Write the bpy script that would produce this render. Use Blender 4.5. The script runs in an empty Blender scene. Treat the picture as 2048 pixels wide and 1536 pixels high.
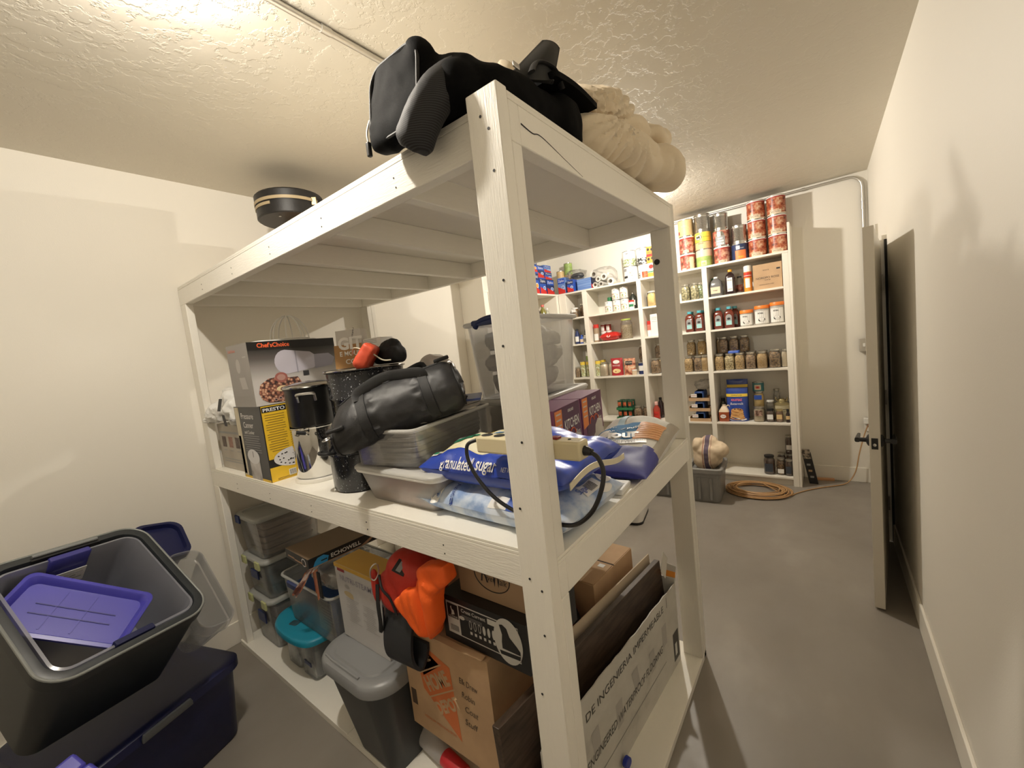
import bpy, bmesh, math, random
from math import sin, cos, pi, radians, sqrt
from mathutils import Vector, Matrix, Euler, noise
rnd = random.Random(7)
SC = bpy.context.scene
COL = SC.collection
# ------------------------------------------------------------------ materials
def _nt(name):
    m = bpy.data.materials.new(name); m.use_nodes = True
    nt = m.node_tree; nt.nodes.clear()
    return m, nt, nt.nodes.new('ShaderNodeOutputMaterial')
def _noise(nt, scale, detail=3, co='Object', stretch=None, rough=.55):
    tc = nt.nodes.new('ShaderNodeTexCoord'); n = nt.nodes.new('ShaderNodeTexNoise')
    n.inputs['Scale'].default_value = scale; n.inputs['Detail'].default_value = detail; n.inputs['Roughness'].default_value = rough
    if stretch:
        mp = nt.nodes.new('ShaderNodeMapping'); mp.inputs['Scale'].default_value = stretch
        nt.links.new(tc.outputs[co], mp.inputs[0]); nt.links.new(mp.outputs[0], n.inputs['Vector'])
    else:
        nt.links.new(tc.outputs[co], n.inputs['Vector'])
    return n
def _ramp(nt, fac, stops):
    r = nt.nodes.new('ShaderNodeValToRGB'); e = r.color_ramp.elements
    while len(e) < len(stops): e.new(.5)
    for el, (p, c) in zip(e, stops):
        el.position = p; el.color = (*c, 1)
    nt.links.new(fac, r.inputs[0]); return r
def mat(name, col, rough=.5, metal=0, spec=.5, var=0, vscale=20, stretch=None, bump=0, bscale=60, coat=0, stops=None, sheen=0):
    m, nt, out = _nt(name)
    b = nt.nodes.new('ShaderNodeBsdfPrincipled')
    b.inputs['Base Color'].default_value = (*col, 1); b.inputs['Roughness'].default_value = rough
    b.inputs['Metallic'].default_value = metal; b.inputs['Specular IOR Level'].default_value = spec
    b.inputs['Coat Weight'].default_value = coat; b.inputs['Sheen Weight'].default_value = sheen
    if stops:
        n = _noise(nt, vscale, 4, stretch=stretch); r = _ramp(nt, n.outputs[0], stops)
        nt.links.new(r.outputs[0], b.inputs['Base Color'])
    elif var:
        n = _noise(nt, vscale, 3, stretch=stretch)
        lo = tuple(c * (1 - var) for c in col); hi = tuple(min(1, c * (1 + var)) for c in col)
        r = _ramp(nt, n.outputs[0], [(.3, lo), (.7, hi)]); nt.links.new(r.outputs[0], b.inputs['Base Color'])
    if bump:
        n2 = _noise(nt, bscale, 3, stretch=stretch); bp = nt.nodes.new('ShaderNodeBump')
        bp.inputs['Strength'].default_value = bump; bp.inputs['Distance'].default_value = .004
        nt.links.new(n2.outputs[0], bp.inputs['Height']); nt.links.new(bp.outputs[0], b.inputs['Normal'])
    nt.links.new(b.outputs[0], out.inputs[0]); return m
def clear(name, col=(.9, .92, .93), alpha=.3, rough=.25, gloss=.12):
    """milky or clear thin plastic and glass: see-through, a little body colour, fresnel gloss"""
    m, nt, out = _nt(name)
    t = nt.nodes.new('ShaderNodeBsdfTransparent'); t.inputs[0].default_value = (*[min(1, .1 * c + .9) for c in col], 1)
    d = nt.nodes.new('ShaderNodeBsdfDiffuse'); d.inputs[0].default_value = (*col, 1)
    tl = nt.nodes.new('ShaderNodeBsdfTranslucent'); tl.inputs[0].default_value = (*col, 1)
    a = nt.nodes.new('ShaderNodeMixShader'); a.inputs[0].default_value = .4
    nt.links.new(d.outputs[0], a.inputs[1]); nt.links.new(tl.outputs[0], a.inputs[2])
    mx = nt.nodes.new('ShaderNodeMixShader'); mx.inputs[0].default_value = alpha
    nt.links.new(t.outputs[0], mx.inputs[1]); nt.links.new(a.outputs[0], mx.inputs[2])
    g = nt.nodes.new('ShaderNodeBsdfGlossy'); g.inputs['Roughness'].default_value = rough
    lw = nt.nodes.new('ShaderNodeLayerWeight'); lw.inputs[0].default_value = .25
    mul = nt.nodes.new('ShaderNodeMath'); mul.operation = 'MULTIPLY_ADD'
    mul.inputs[1].default_value = .5; mul.inputs[2].default_value = gloss * .5
    nt.links.new(lw.outputs['Fresnel'], mul.inputs[0])
    m2 = nt.nodes.new('ShaderNodeMixShader'); nt.links.new(mul.outputs[0], m2.inputs[0])
    nt.links.new(mx.outputs[0], m2.inputs[1]); nt.links.new(g.outputs[0], m2.inputs[2])
    nt.links.new(m2.outputs[0], out.inputs[0]); return m
def speckle(name, base, dot, thr=.68, scale=160, rough=.25):
    m, nt, out = _nt(name)
    b = nt.nodes.new('ShaderNodeBsdfPrincipled'); b.inputs['Roughness'].default_value = rough
    n = _noise(nt, scale, 1); r = _ramp(nt, n.outputs[0], [(thr, base), (thr + .05, dot)])
    nt.links.new(r.outputs[0], b.inputs['Base Color']); nt.links.new(b.outputs[0], out.inputs[0]); return m
def painted(name, col=(.86, .83, .76), axis=(1, 1, 1), wear=.5):
    """brush painted softwood: faint grain relief and worn grey-brown streaks"""
    m, nt, out = _nt(name)
    b = nt.nodes.new('ShaderNodeBsdfPrincipled'); b.inputs['Roughness'].default_value = .42
    n = _noise(nt, 16, 5, stretch=axis, rough=.7); n3 = _noise(nt, 2.2, 2)
    ad = nt.nodes.new('ShaderNodeMath'); ad.operation = 'MULTIPLY_ADD'; ad.inputs[1].default_value = .55
    nt.links.new(n3.outputs[0], ad.inputs[0]); nt.links.new(n.outputs[0], ad.inputs[2])
    r = _ramp(nt, ad.outputs[0], [(0, (.3, .25, .19)), (.34 + .14 * wear, (.5, .45, .37)), (.40 + .14 * wear, col), (1, tuple(c * 1.03 for c in col))])
    nt.links.new(r.outputs[0], b.inputs['Base Color'])
    n2 = _noise(nt, 40, 4, stretch=axis); bp = nt.nodes.new('ShaderNodeBump'); bp.inputs['Strength'].default_value = .35; bp.inputs['Distance'].default_value = .003
    nt.links.new(n2.outputs[0], bp.inputs['Height']); nt.links.new(bp.outputs[0], b.inputs['Normal'])
    nt.links.new(b.outputs[0], out.inputs[0]); return m
# ------------------------------------------------------------------ mesh builder
class MB:
    def __init__(s): s.v = []; s.f = []; s.m = []
    def add(s, vs, fs, m=0):
        b = len(s.v); s.v += [tuple(v) for v in vs]
        for f in fs: s.f.append(tuple(b + i for i in f)); s.m.append(m)
        return s
    def box(s, x0, x1, y0, y1, z0, z1, m=0, M=None):
        """m: one index or six (-x,+x,-y,+y,-z,+z)"""
        vs = [Vector((x, y, z)) for z in (z0, z1) for y in (y0, y1) for x in (x0, x1)]
        if M is not None: vs = [M @ v for v in vs]
        fs = [(0, 4, 6, 2), (1, 3, 7, 5), (0, 1, 5, 4), (2, 6, 7, 3), (0, 2, 3, 1), (4, 5, 7, 6)]
        b = len(s.v); s.v += [tuple(v) for v in vs]
        for i, f in enumerate(fs):
            s.f.append(tuple(b + k for k in f)); s.m.append(m if isinstance(m, int) else m[i])
        return s
    def loft(s, rings, m=0, cap0=True, cap1=True, closed=True, mf=None):
        n = len(rings[0]); b = len(s.v)
        for r in rings: s.v += [tuple(p) for p in r]
        for i in range(len(rings) - 1):
            for j in range(n if closed else n - 1):
                k = (j + 1) % n
                s.f.append((b + i * n + j, b + i * n + k, b + (i + 1) * n + k, b + (i + 1) * n + j))
                s.m.append(mf(i, j) if mf else m)
        if cap0: s.f.append(tuple(b + j for j in reversed(range(n)))); s.m.append(mf(0, 0) if mf else m)
        if cap1: s.f.append(tuple(b + (len(rings) - 1) * n + j for j in range(n))); s.m.append(mf(len(rings) - 2, 0) if mf else m)
        return s
    def lathe(s, prof, seg=24, m=0, c=(0, 0), mf=None, cap0=True, cap1=True):
        rings = [[(c[0] + r * cos(2 * pi * j / seg), c[1] + r * sin(2 * pi * j / seg), z) for j in range(seg)] for r, z in prof]
        return s.loft(rings, m, cap0, cap1, True, mf)
    def rrings(s, secs, m=0, cap0=True, cap1=True, n=5, mf=None, M=None):
        """secs: (half width x, half depth y, corner radius, z[, cx, cy]) rounded rectangle sections"""
        rings = []
        for q in secs:
            r = rrect(*q[:3], n=n); cx, cy = (q[4], q[5]) if len(q) > 4 else (0, 0)
            ring = [Vector((x + cx, y + cy, q[3])) for x, y in r]
            rings.append([M @ p for p in ring] if M is not None else ring)
        return s.loft(rings, m, cap0, cap1, True, mf)
    def tube(s, path, r=.005, seg=8, m=0, closed=False, flat=None):
        P = [Vector(p) for p in path]; n = len(P); rings = []
        up = Vector((0, 0, 1)); prev = None
        for i, p in enumerate(P):
            a = P[(i - 1) % n] if closed or i > 0 else P[0]; c = P[(i + 1) % n] if closed or i < n - 1 else P[-1]
            t = (c - a).normalized()
            if prev is None:
                x = t.cross(up)
                if x.length < 1e-3: x = t.cross(Vector((1, 0, 0)))
            else: x = prev - t * prev.dot(t)
            x.normalize(); prev = x; y = t.cross(x)
            ri = r[i] if isinstance(r, (list, tuple)) else r
            fy = flat if flat else 1
            rings.append([p + x * cos(2 * pi * j / seg) * ri + y * sin(2 * pi * j / seg) * ri * fy for j in range(seg)])
        if closed: rings.append(rings[0])
        return s.loft(rings, m, not closed, not closed)
    def disc(s, c, nrm, r, m=0, seg=12, h=.001):
        c = Vector(c); q = Vector(nrm).normalized().to_track_quat('Z', 'Y')
        rings = [[c + q @ Vector((r * cos(2 * pi * j / seg), r * sin(2 * pi * j / seg), z)) for j in range(seg)] for z in (0, h)]
        return s.loft(rings, m)
    def grid(s, fn, nu, nv, m=0, mf=None):
        b = len(s.v)
        for i in range(nu + 1):
            for j in range(nv + 1): s.v.append(tuple(fn(i / nu, j / nv)))
        for i in range(nu):
            for j in range(nv):
                a = b + i * (nv + 1) + j
                s.f.append((a, a + nv + 1, a + nv + 2, a + 1)); s.m.append(mf((i + .5) / nu, (j + .5) / nv) if mf else m)
        return s
    def build(s, name, mats, parent=None, smooth=True, bevel=0, weld=False, ang=40, solid=0, sub=0, **kw):
        me = bpy.data.meshes.new(name); me.from_pydata(s.v, [], s.f)
        mats = mats if isinstance(mats, (list, tuple)) else [mats]
        for q in mats: me.materials.append(q)
        me.polygons.foreach_set('material_index', [min(i, len(mats) - 1) for i in s.m])
        bm = bmesh.new(); bm.from_mesh(me)
        if weld: bmesh.ops.remove_doubles(bm, verts=bm.verts, dist=1e-5)
        bmesh.ops.recalc_face_normals(bm, faces=bm.faces); bm.to_mesh(me); bm.free()
        if smooth: me.shade_auto(ang) if hasattr(me, 'shade_auto') else auto_smooth(me, ang)
        o = bpy.data.objects.new(name, me); COL.objects.link(o)
        if parent is not None: o.parent = parent
        if solid:
            k = o.modifiers.new('solid', 'SOLIDIFY'); k.thickness = solid; k.offset = 0
        if bevel:
            k = o.modifiers.new('bevel', 'BEVEL'); k.width = bevel; k.segments = 2; k.limit_method = 'ANGLE'; k.angle_limit = radians(50)
        if sub:
            k = o.modifiers.new('sub', 'SUBSURF'); k.levels = k.render_levels = sub
        if kw: tag(o, **kw)
        return o
def auto_smooth(me, ang):
    bm = bmesh.new(); bm.from_mesh(me); lim = radians(ang)
    for f in bm.faces: f.smooth = True
    for e in bm.edges: e.smooth = not (len(e.link_faces) != 2 or e.calc_face_angle(0) > lim)
    bm.to_mesh(me); bm.free()
def rrect(hx, hy, r, n=5):
    r = min(r, hx * .999, hy * .999); pts = []
    for cx, cy, a0 in ((hx - r, hy - r, 0), (-hx + r, hy - r, 90), (-hx + r, -hy + r, 180), (hx - r, -hy + r, 270)):
        for k in range(n + 1):
            a = radians(a0 + 90 * k / n); pts.append((cx + r * cos(a), cy + r * sin(a)))
    return pts
def tag(o, label=None, cat=None, group=None, kind=None):
    if label: o['label'] = label
    if cat: o['category'] = cat
    if group: o['group'] = group
    if kind: o['kind'] = kind
    return o
SZ_ALL = (.087, .625, 1.165, 1.595, 1.93, 2.25)
def thing(name, label, cat, loc=(0, 0, 0), rz=0, group=None, rot=None):
    o = bpy.data.objects.new(name, None); COL.objects.link(o); o.location = (loc[0], loc[1], loc[2] + (.0007 if loc[2] in SZ_ALL else 0))
    o.rotation_euler = rot if rot else (0, 0, rz); o.empty_display_size = .05
    return tag(o, label, cat, group)
def copy_tree(o, label=None, loc=None, rz=None, parent=None):
    c = o.copy(); COL.objects.link(c)
    if parent is not None: c.parent = parent
    if label: c['label'] = label
    if loc is not None: c.location = loc
    if rz is not None: c.rotation_euler = (0, 0, rz)
    for ch in list(o.children): copy_tree(ch, parent=c)
    return c
def struct(o): o['kind'] = 'structure'; return o
_fonts = {}
def text_mesh(s, width=None, height=.05, bold=0, shear=0, align='CENTER'):
    """flat lettering as vertices and faces centred on the origin in the xy plane"""
    cu = bpy.data.curves.new('lettering', 'FONT'); cu.body = s; cu.size = height * 1.38; cu.align_x = 'CENTER'; cu.align_y = 'CENTER'
    cu.offset = bold * height; cu.shear = shear; cu.resolution_u = 3
    o = bpy.data.objects.new('lettering', cu); COL.objects.link(o)
    dg = bpy.context.evaluated_depsgraph_get(); dg.update()
    me = bpy.data.meshes.new_from_object(o.evaluated_get(dg))
    vs = [Vector(v.co) for v in me.vertices]; fs = [tuple(p.vertices) for p in me.polygons]
    bpy.data.objects.remove(o); bpy.data.curves.remove(cu); bpy.data.meshes.remove(me)
    if not vs: return [], []
    x0 = min(v.x for v in vs); x1 = max(v.x for v in vs); y0 = min(v.y for v in vs); y1 = max(v.y for v in vs)
    sx = width / max(1e-6, x1 - x0) if width else 1
    for v in vs: v.x = (v.x - (x0 + x1) / 2) * sx; v.y = v.y - (y0 + y1) / 2
    return vs, fs
def put_text(mb, s, o, xd, yd, width=None, height=.05, m=0, lift=.0008, **kw):
    """lettering laid on a plane: o centre, xd reading direction, yd up direction"""
    vs, fs = text_mesh(s, width, height, **kw)
    o, xd, yd = Vector(o), Vector(xd).normalized(), Vector(yd).normalized(); n = xd.cross(yd)
    return mb.add([o + xd * v.x + yd * v.y + n * lift for v in vs], fs, m)
def map_text(mb, s, fn, width=None, height=.05, m=0, **kw):
    """lettering carried onto a curved surface: fn(x, y) gives the point"""
    vs, fs = text_mesh(s, width, height, **kw)
    return mb.add([fn(v.x, v.y) for v in vs], fs, m)
def quad(mb, o, xd, yd, w, h, m=0, lift=.0006):
    o, xd, yd = Vector(o), Vector(xd).normalized(), Vector(yd).normalized(); n = xd.cross(yd)
    o = o + n * lift
    return mb.add([o - xd * w / 2 - yd * h / 2, o + xd * w / 2 - yd * h / 2, o + xd * w / 2 + yd * h / 2, o - xd * w / 2 + yd * h / 2], [(0, 1, 2, 3)], m)
def ell(mb, o, xd, yd, w, h, m=0, lift=.0008, n=24):
    o, xd, yd = Vector(o), Vector(xd).normalized(), Vector(yd).normalized(); nn = xd.cross(yd)
    return mb.add([o + nn * lift + xd * (w / 2 * cos(2 * pi * k / n)) + yd * (h / 2 * sin(2 * pi * k / n)) for k in range(n)], [tuple(range(n))], m)
def poly(mb, o, xd, yd, pts, m=0, lift=.0008):
    o, xd, yd = Vector(o), Vector(xd).normalized(), Vector(yd).normalized(); nn = xd.cross(yd)
    return mb.add([o + nn * lift + xd * x + yd * y for x, y in pts], [tuple(range(len(pts)))], m)
def nz(p, s, seed=0): return noise.noise(Vector(p) * s + Vector((seed, seed * 1.7, -seed)))
def smooth_path(pts, n=8, closed=False):
    P = [Vector(p) for p in pts]; out = []; k = len(P)
    rng = range(k if closed else k - 1)
    for i in rng:
        p0, p1, p2, p3 = (P[(i + d) % k] if closed else P[min(max(i + d, 0), k - 1)] for d in (-1, 0, 1, 2))
        for j in range(n):
            t = j / n
            out.append(.5 * ((2 * p1) + (p2 - p0) * t + (2 * p0 - 5 * p1 + 4 * p2 - p3) * t * t + (3 * p1 - p0 - 3 * p2 + p3) * t ** 3))
    if not closed: out.append(P[-1])
    return out
X, Y, Z = Vector((1, 0, 0)), Vector((0, 1, 0)), Vector((0, 0, 1))
# ------------------------------------------------------------------ shared materials
WHITE = mat('white_plastic', (.82, .81, .78), .4); BLACK = mat('black', (.012, .012, .013), .45)
INK = mat('dark_ink', (.02, .02, .022), .6); PAPER = mat('white_print', (.8, .8, .78), .6)
CHROME = mat('polished_steel', (.75, .74, .72), .08, 1); STEEL = mat('brushed_steel', (.6, .59, .57), .3, 1)
RED = mat('red_print', (.55, .03, .02), .5); ORANGE = mat('orange_print', (.85, .22, .04), .5); YELLOW = mat('yellow_print', (.85, .6, .05), .5)
BLUE = mat('blue_print', (.03, .09, .42), .4); NAVY = mat('navy_print', (.015, .03, .12), .45); GREEN = mat('green_print', (.03, .2, .08), .5)
CARD = mat('corrugated_card', (.50, .33, .19), .75, var=.08, vscale=9); CARDIN = mat('card_inside', (.44, .29, .17), .8)
TAPE = mat('packing_tape', (.6, .42, .25), .25); GREY = mat('grey_print', (.3, .3, .3), .5)
# ------------------------------------------------------------------ room
LY, RY, BX, FX, H = 2.476, -.876, 4.2176, -2.3, 2.8434
wallm = mat('wall_paint', (.80, .765, .69), .62, bump=.08, bscale=220)
def ceilm():
    m, nt, out = _nt('ceiling_texture')
    b = nt.nodes.new('ShaderNodeBsdfPrincipled'); b.inputs['Base Color'].default_value = (.72, .675, .585, 1); b.inputs['Roughness'].default_value = .6
    n1 = _noise(nt, 16, 5, stretch=(1, 1, 1), rough=.6); n2 = _noise(nt, 4, 2)
    r = _ramp(nt, n1.outputs[0], [(.47, (0, 0, 0)), (.53, (1, 1, 1))]); r.color_ramp.interpolation = 'EASE'
    bp = nt.nodes.new('ShaderNodeBump'); bp.inputs['Strength'].default_value = .4; bp.inputs['Distance'].default_value = .005
    mul = nt.nodes.new('ShaderNodeMath'); mul.operation = 'MULTIPLY'; nt.links.new(r.outputs[0], mul.inputs[0]); nt.links.new(n2.outputs[0], mul.inputs[1])
    nt.links.new(mul.outputs[0], bp.inputs['Height']); nt.links.new(bp.outputs[0], b.inputs['Normal'])
    nt.links.new(b.outputs[0], out.inputs[0]); return m
def floorm():
    m, nt, out = _nt('painted_concrete')
    b = nt.nodes.new('ShaderNodeBsdfPrincipled'); b.inputs['Roughness'].default_value = .42
    n = _noise(nt, 1.1, 5, stretch=(1, 1.7, 1)); r = _ramp(nt, n.outputs[0], [(.25, (.205, .182, .155)), (.6, (.255, .23, .2)), (.75, (.31, .285, .25))])
    nt.links.new(r.outputs[0], b.inputs['Base Color'])
    n2 = _noise(nt, 5, 3); r2 = _ramp(nt, n2.outputs[0], [(.3, (.3, .3, .3)), (.7, (.5, .5, .5))]); nt.links.new(r2.outputs[0], b.inputs['Roughness'])
    nt.links.new(b.outputs[0], out.inputs[0]); return m
trimm = mat('trim_paint', (.82, .785, .705), .4)
struct(MB().box(FX, BX, RY, LY, -.08, 0).build('floor', floorm()))
struct(MB().box(FX, BX, RY, LY, H, H + .08).build('ceiling', ceilm()))
struct(MB().box(FX - .1, BX + .1, LY, LY + .1, -.08, H + .08).build('wall_left', wallm))
struct(MB().box(FX - .1, BX + .1, RY - .1, RY, -.08, H + .08).build('wall_right', wallm))
struct(MB().box(BX, BX + .1, RY, LY, -.08, H + .08).build('wall_back', wallm))
struct(MB().box(FX - .1, FX, RY, LY, -.08, H + .08).build('wall_front', wallm))
BBT = .0125
struct(MB().box(FX, 2.42, LY - BBT, LY, 0, .14).build('baseboard_left', trimm, bevel=.003))
struct(MB().box(FX, 2.94, RY, RY + BBT, 0, .14).build('baseboard_right', trimm, bevel=.003))
struct(MB().box(BX - BBT, BX, RY + BBT, -.32, 0, .14).build('baseboard_back', trimm, bevel=.003))
struct(MB().box(FX, FX + BBT, RY + BBT, LY - BBT, 0, .14).build('baseboard_front', trimm, bevel=.003))
# ------------------------------------------------------------------ door standing open against the right wall
doorm = mat('door_paint', (.66, .62, .54), .35); hingem = mat('worn_hinge_steel', (.35, .33, .3), .35, .9); gapm = mat('gap_shade_dark', (.02, .018, .015), .7)  # gapm is near-black paint for the shade in the hinge gap
hx, hy = 2.965, -.822
t = struct(thing('door_1', 'white slab door standing open with black lever handle', 'door', (hx, hy, 0), 0))
ang = math.atan2(-.7215 - hy, 2.055 - hx); L_ = math.hypot(2.055 - hx, -.7215 - hy)
t.rotation_euler = (0, 0, ang)
MB().box(.004, L_, -.0225, .0225, .012, 2.056).build('door_leaf', doorm, t, bevel=.002)
for s_ in (-1, 1):
    b = MB(); cx = L_ - .066
    y0 = s_ * .0225
    b.lathe([(0, 0), (.032, 0), (.032, .006), (.026, .011), (.012, .016), (.0115, .05), (.0, .05)], 24)
    b.v = [(cx + x, y0 + s_ * z, .938 + y) for x, y, z in b.v]
    b.rrings([(.010, .007, .005, -.115), (.0125, .009, .006, -.05), (.0125, .0115, .008, .012)], M=Matrix(((0, 0, 1, cx), (0, 1, 0, y0 + s_ * .052), (1, 0, 0, .938), (0, 0, 0, 1))))
    b.build('lever_handle', BLACK, t)
b = MB(); b.box(L_ - .0005, L_ + .0015, -.0135, .0135, .905, .965)
b.build('latch_plate', BLACK, t, bevel=.0005)
b = MB(); b.lathe([(.0, 0), (.008, 0), (.0078, .008), (0, .009)], 12); b.v = [(L_ + .001 + z, x, .93 + y) for x, y, z in b.v]; b.build('latch_bolt', STEEL, t)
fr = struct(thing('trim_1', 'white painted jamb strips of the open door', 'trim', (0, 0, 0)))
MB().box(2.975, 3.0, RY, -.815, 0, 2.08).box(3.9, 3.93, RY, -.85, 0, 2.08).box(2.975, 3.93, RY, -.85, 2.08, 2.11).build('door_jamb', trimm, fr, bevel=.002)
MB().box(2.962, 2.974, RY + .001, -.862, 0, 2.08).build('hinge_gap_shade', gapm, fr)  # dark strip standing in for shade between leaf and jamb
MB().box(3.0, 3.9, RY, RY + .03, 0, 2.08).build('jamb_panel', doorm, fr)
MB().box(2.982, 2.994, -.835, -.822, 2.08, 2.19).build('head_stop', trimm, fr)
for zc in (1.805, 1.03, .283):
    b = MB().box(2.958, 2.9745, -.852, -.8145, zc - .05, zc + .05); b.lathe([(0, zc - .052), (.007, zc - .052), (.007, zc + .052), (0, zc + .052)], 12, c=(2.972, -.815)); b.build('hinge', hingem, fr)
# ------------------------------------------------------------------ conduit, outlet and switch
galv = mat('galvanised_steel', (.62, .6, .56), .33, .85)
t = thing('ceiling_conduit', 'galvanised steel conduit clipped across the textured ceiling above the shelving', 'conduit', (0, .82, H))
b = MB().tube([(x / 10, 0, -.0125) for x in range(-20, 42, 2)], .0115, 10); b.build('conduit_pipe', galv, t)
for x in (-1.1, .165, 1.4, 2.6):
    MB().tube([(x - .018, 0, -.0125), (x + .018, 0, -.0125)], .0145, 10).box(x - .008, x + .008, .0, .032, -.004, 0).build('conduit_strap', galv, t)
t = thing('wall_conduit', 'galvanised conduit running along the back wall top and bending down behind the door', 'conduit', (BX, 0, 0))
pts = [(-.016, y, H - .03) for y in (2.3, 1.5, .8, .2, -.3, -.6, -.74)] + [(-.016, -.74 - .1 * sin(a), H - .13 + .1 * cos(a)) for a in (pi / 8, pi / 4, 3 * pi / 8, pi / 2)] + [(-.016, -.84, z) for z in (2.6, 2.2, 1.8, 1.2, .72)]
MB().tube(pts, .0115, 10).build('conduit_pipe', galv, t)
for p, ax in (((-.016, -.42, H - .03), 1), ((-.016, -.84, 2.6), 2), ((-.016, -.84, 2.53), 2)):
    q0, q1 = list(p), list(p); q0[ax] -= .014; q1[ax] += .014
    MB().tube([q0, q1], .015, 10).build('conduit_coupling', galv, t)
t = thing('wall_outlet', 'white outlet box at the end of the conduit with a plugged cord', 'outlet', (BX, -.835, .57))
MB().box(-.04, 0, -.036, .036, -.06, .06).build('outlet_box', galv, t, bevel=.003)
MB().box(-.046, -.04, -.038, .038, -.062, .062).build('cover_plate', WHITE, t, bevel=.002)
MB().box(-.075, -.046, .012, .044, .01, .065).build('night_light', WHITE, t, bevel=.004)
t = thing('light_switch', 'small metal switch box on the back wall beside the door edge', 'switch', (BX, -.815, 1.31))
MB().box(-.03, 0, -.032, .032, -.06, .06).build('switch_box', galv, t, bevel=.002); MB().box(-.042, -.03, -.008, .008, -.015, .015).build('toggle', WHITE, t, bevel=.002)
# ------------------------------------------------------------------ the two ceiling lamps (outside or behind what the photo shows)
def lamp(x, y, e, r=.06):
    l = bpy.data.lights.new('ceiling_lamp', 'POINT'); l.energy = e; l.color = (1, .93, .82); l.shadow_soft_size = r
    o = bpy.data.objects.new('ceiling_lamp', l); COL.objects.link(o); o.location = (x, y, H - .036); return o
lamp(2.95, .82, 58, .03); lamp(-.36, .82, 36, .03)
w = bpy.data.worlds.new('dim_world'); SC.world = w; w.use_nodes = True
w.node_tree.nodes['Background'].inputs[0].default_value = (1, .93, .82, 1); w.node_tree.nodes['Background'].inputs[1].default_value = .05
# ------------------------------------------------------------------ camera
cam = bpy.data.cameras.new('camera'); co = bpy.data.objects.new('camera', cam); COL.objects.link(co); SC.camera = co
r_, u_, f_ = Vector((.59937753, -.79249223, -.11270604)), Vector((.14048577, -.03446928, .9894825)), Vector((.78804208, .60890717, -.09067376))
Mx = Matrix((r_, u_, -f_)).transposed().to_4x4(); Mx.translation = (-.74959645, -.5315077, 1.65901157); co.matrix_world = Mx
cam.sensor_fit = 'HORIZONTAL'; cam.sensor_width = 36; cam.lens = 819.3256 / 2048 * 36; cam.clip_start = .02
# ------------------------------------------------------------------ big painted shelving unit
W, T = .0889, .0381; UL, UD = 2.442, 1.2902; ZT, ZM, ZB, TP = 2.216, 1.138, .0295, .0175
pv = painted('painted_stud', axis=(6, 6, .6), wear=.12); pvw = painted('worn_painted_stud', col=(.74, .71, .64), axis=(9, 9, .5), wear=.55)
ph = painted('painted_rail', axis=(6, .6, 6), wear=.1); px = painted('painted_cross', axis=(.6, 6, 6), wear=.55); pd = painted('painted_deck', col=(.87, .84, .76), axis=(1, 1, 1), wear=.02)
pdu = painted('painted_deck_plain', col=(.84, .81, .74), axis=(1, 1, 1), wear=.05)
t = thing('shelving_unit', 'big white painted lumber shelving unit with three decks loaded with storage', 'shelving', (0, 0, 0))
def seg(x0, y0, z0, z1, m=pv, nm='post'): return MB().box(x0, x0 + T, y0, y0 + W, z0, z1).build(nm, m, t, bevel=.003)
zmb, ztb = ZM - TP - W, ZT - TP - W
p0 = seg(0, 0, 0, ZT + .006)
for x0, y0, inn in ((T, 0, 1), (UD - 2 * T, 0, 1), (T, UL - W, 1), (UD - 2 * T, UL - W, 1)):
    mm = pvw if x0 > .5 else pv
    for z0, z1 in ((ZB, zmb), (ZM, ztb)): seg(x0, y0, z0, z1, mm)
p1 = seg(UD - T, 0, 0, ZT + .002, pvw); seg(UD - T, UL - W, 0, ZT + .002, pvw)
JY = [.41, .815, 1.226, 1.63, 2.04]
for z1 in (ZM - TP, ZT - TP):
    z0 = z1 - W
    for x0 in (T, UD - 2 * T): MB().box(x0, x0 + T, 0, UL, z0, z1).build('beam', ph, t, bevel=.003)
    for y in [T / 2] + JY + [UL - T / 2]:
        MB().box(2 * T, UD - 2 * T, y - T / 2, y + T / 2, z0, z1).build('joist', px if .1 < y < 2.4 else pv, t, bevel=.003)
for zt_, mm in ((ZT, pdu), (ZM, pd), (ZB, pd)):
    b = MB(); y1 = 1.22
    if zt_ == ZB: b.box(0.03, UD, 0, y1 - .001, 0, zt_).box(.03, UD, y1 + .001, UL + .0, 0, zt_)
    else:
        b.box(T, UD - T, 0, UL, zt_ - TP, zt_ - TP * .52).box(T + .001, UD - T - .001, 0.001, UL - .001, zt_ - TP * .48, zt_)
    b.build('deck_board', mm, t, bevel=.001)
for y, z in [(.051, 2.166), (.032, 2.134), (.03, 2.045), (.038, 1.809), (.061, 1.662), (.038, 1.434), (.066, 1.269), (.061, 1.091), (.028, 1.068), (.035, .951), (.063, .784)]: MB().disc((-.0002, y, z), (-1, 0, 0), .0032, h=.0008).build('nail', INK, p0)
for y in JY:
    for z1 in (ZM - TP, ZT - TP):
        for dz in (.035, .062): MB().disc((T - .0002, y + rnd.uniform(-.004, .004), z1 - dz), (-1, 0, 0), .0026, h=.0008).build('nail', INK, t)
MB().disc((UD - 2 * T - .0002, .055, 1.968), (-1, 0, 0), .0001).disc((UD - 2 * T - .0005, .068, 1.968), (-1, 0, 0), .013, h=.002).build('bolt_hole', BLACK, t)
MB().tube([(-.0006 + 0, .1, 2.165 - .02), (-.0006, .16, 2.165 - .03), (-.0006, .24, 2.11)], .0016, 5).build('crack', INK, None) if 0 else None
b = MB(); P = smooth_path([(2 * T + .004, -.0003, 2.158), (2 * T + .05, -.0003, 2.152), (2 * T + .09, -.0003, 2.157), (2 * T + .2, -.0003, 2.135), (2 * T + .3, -.0003, 2.115)], 6)
b.tube(P, [.0017 * (1 - i / len(P)) + .0003 for i in range(len(P))], 5); b.build('wood_crack', INK, t)
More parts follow.
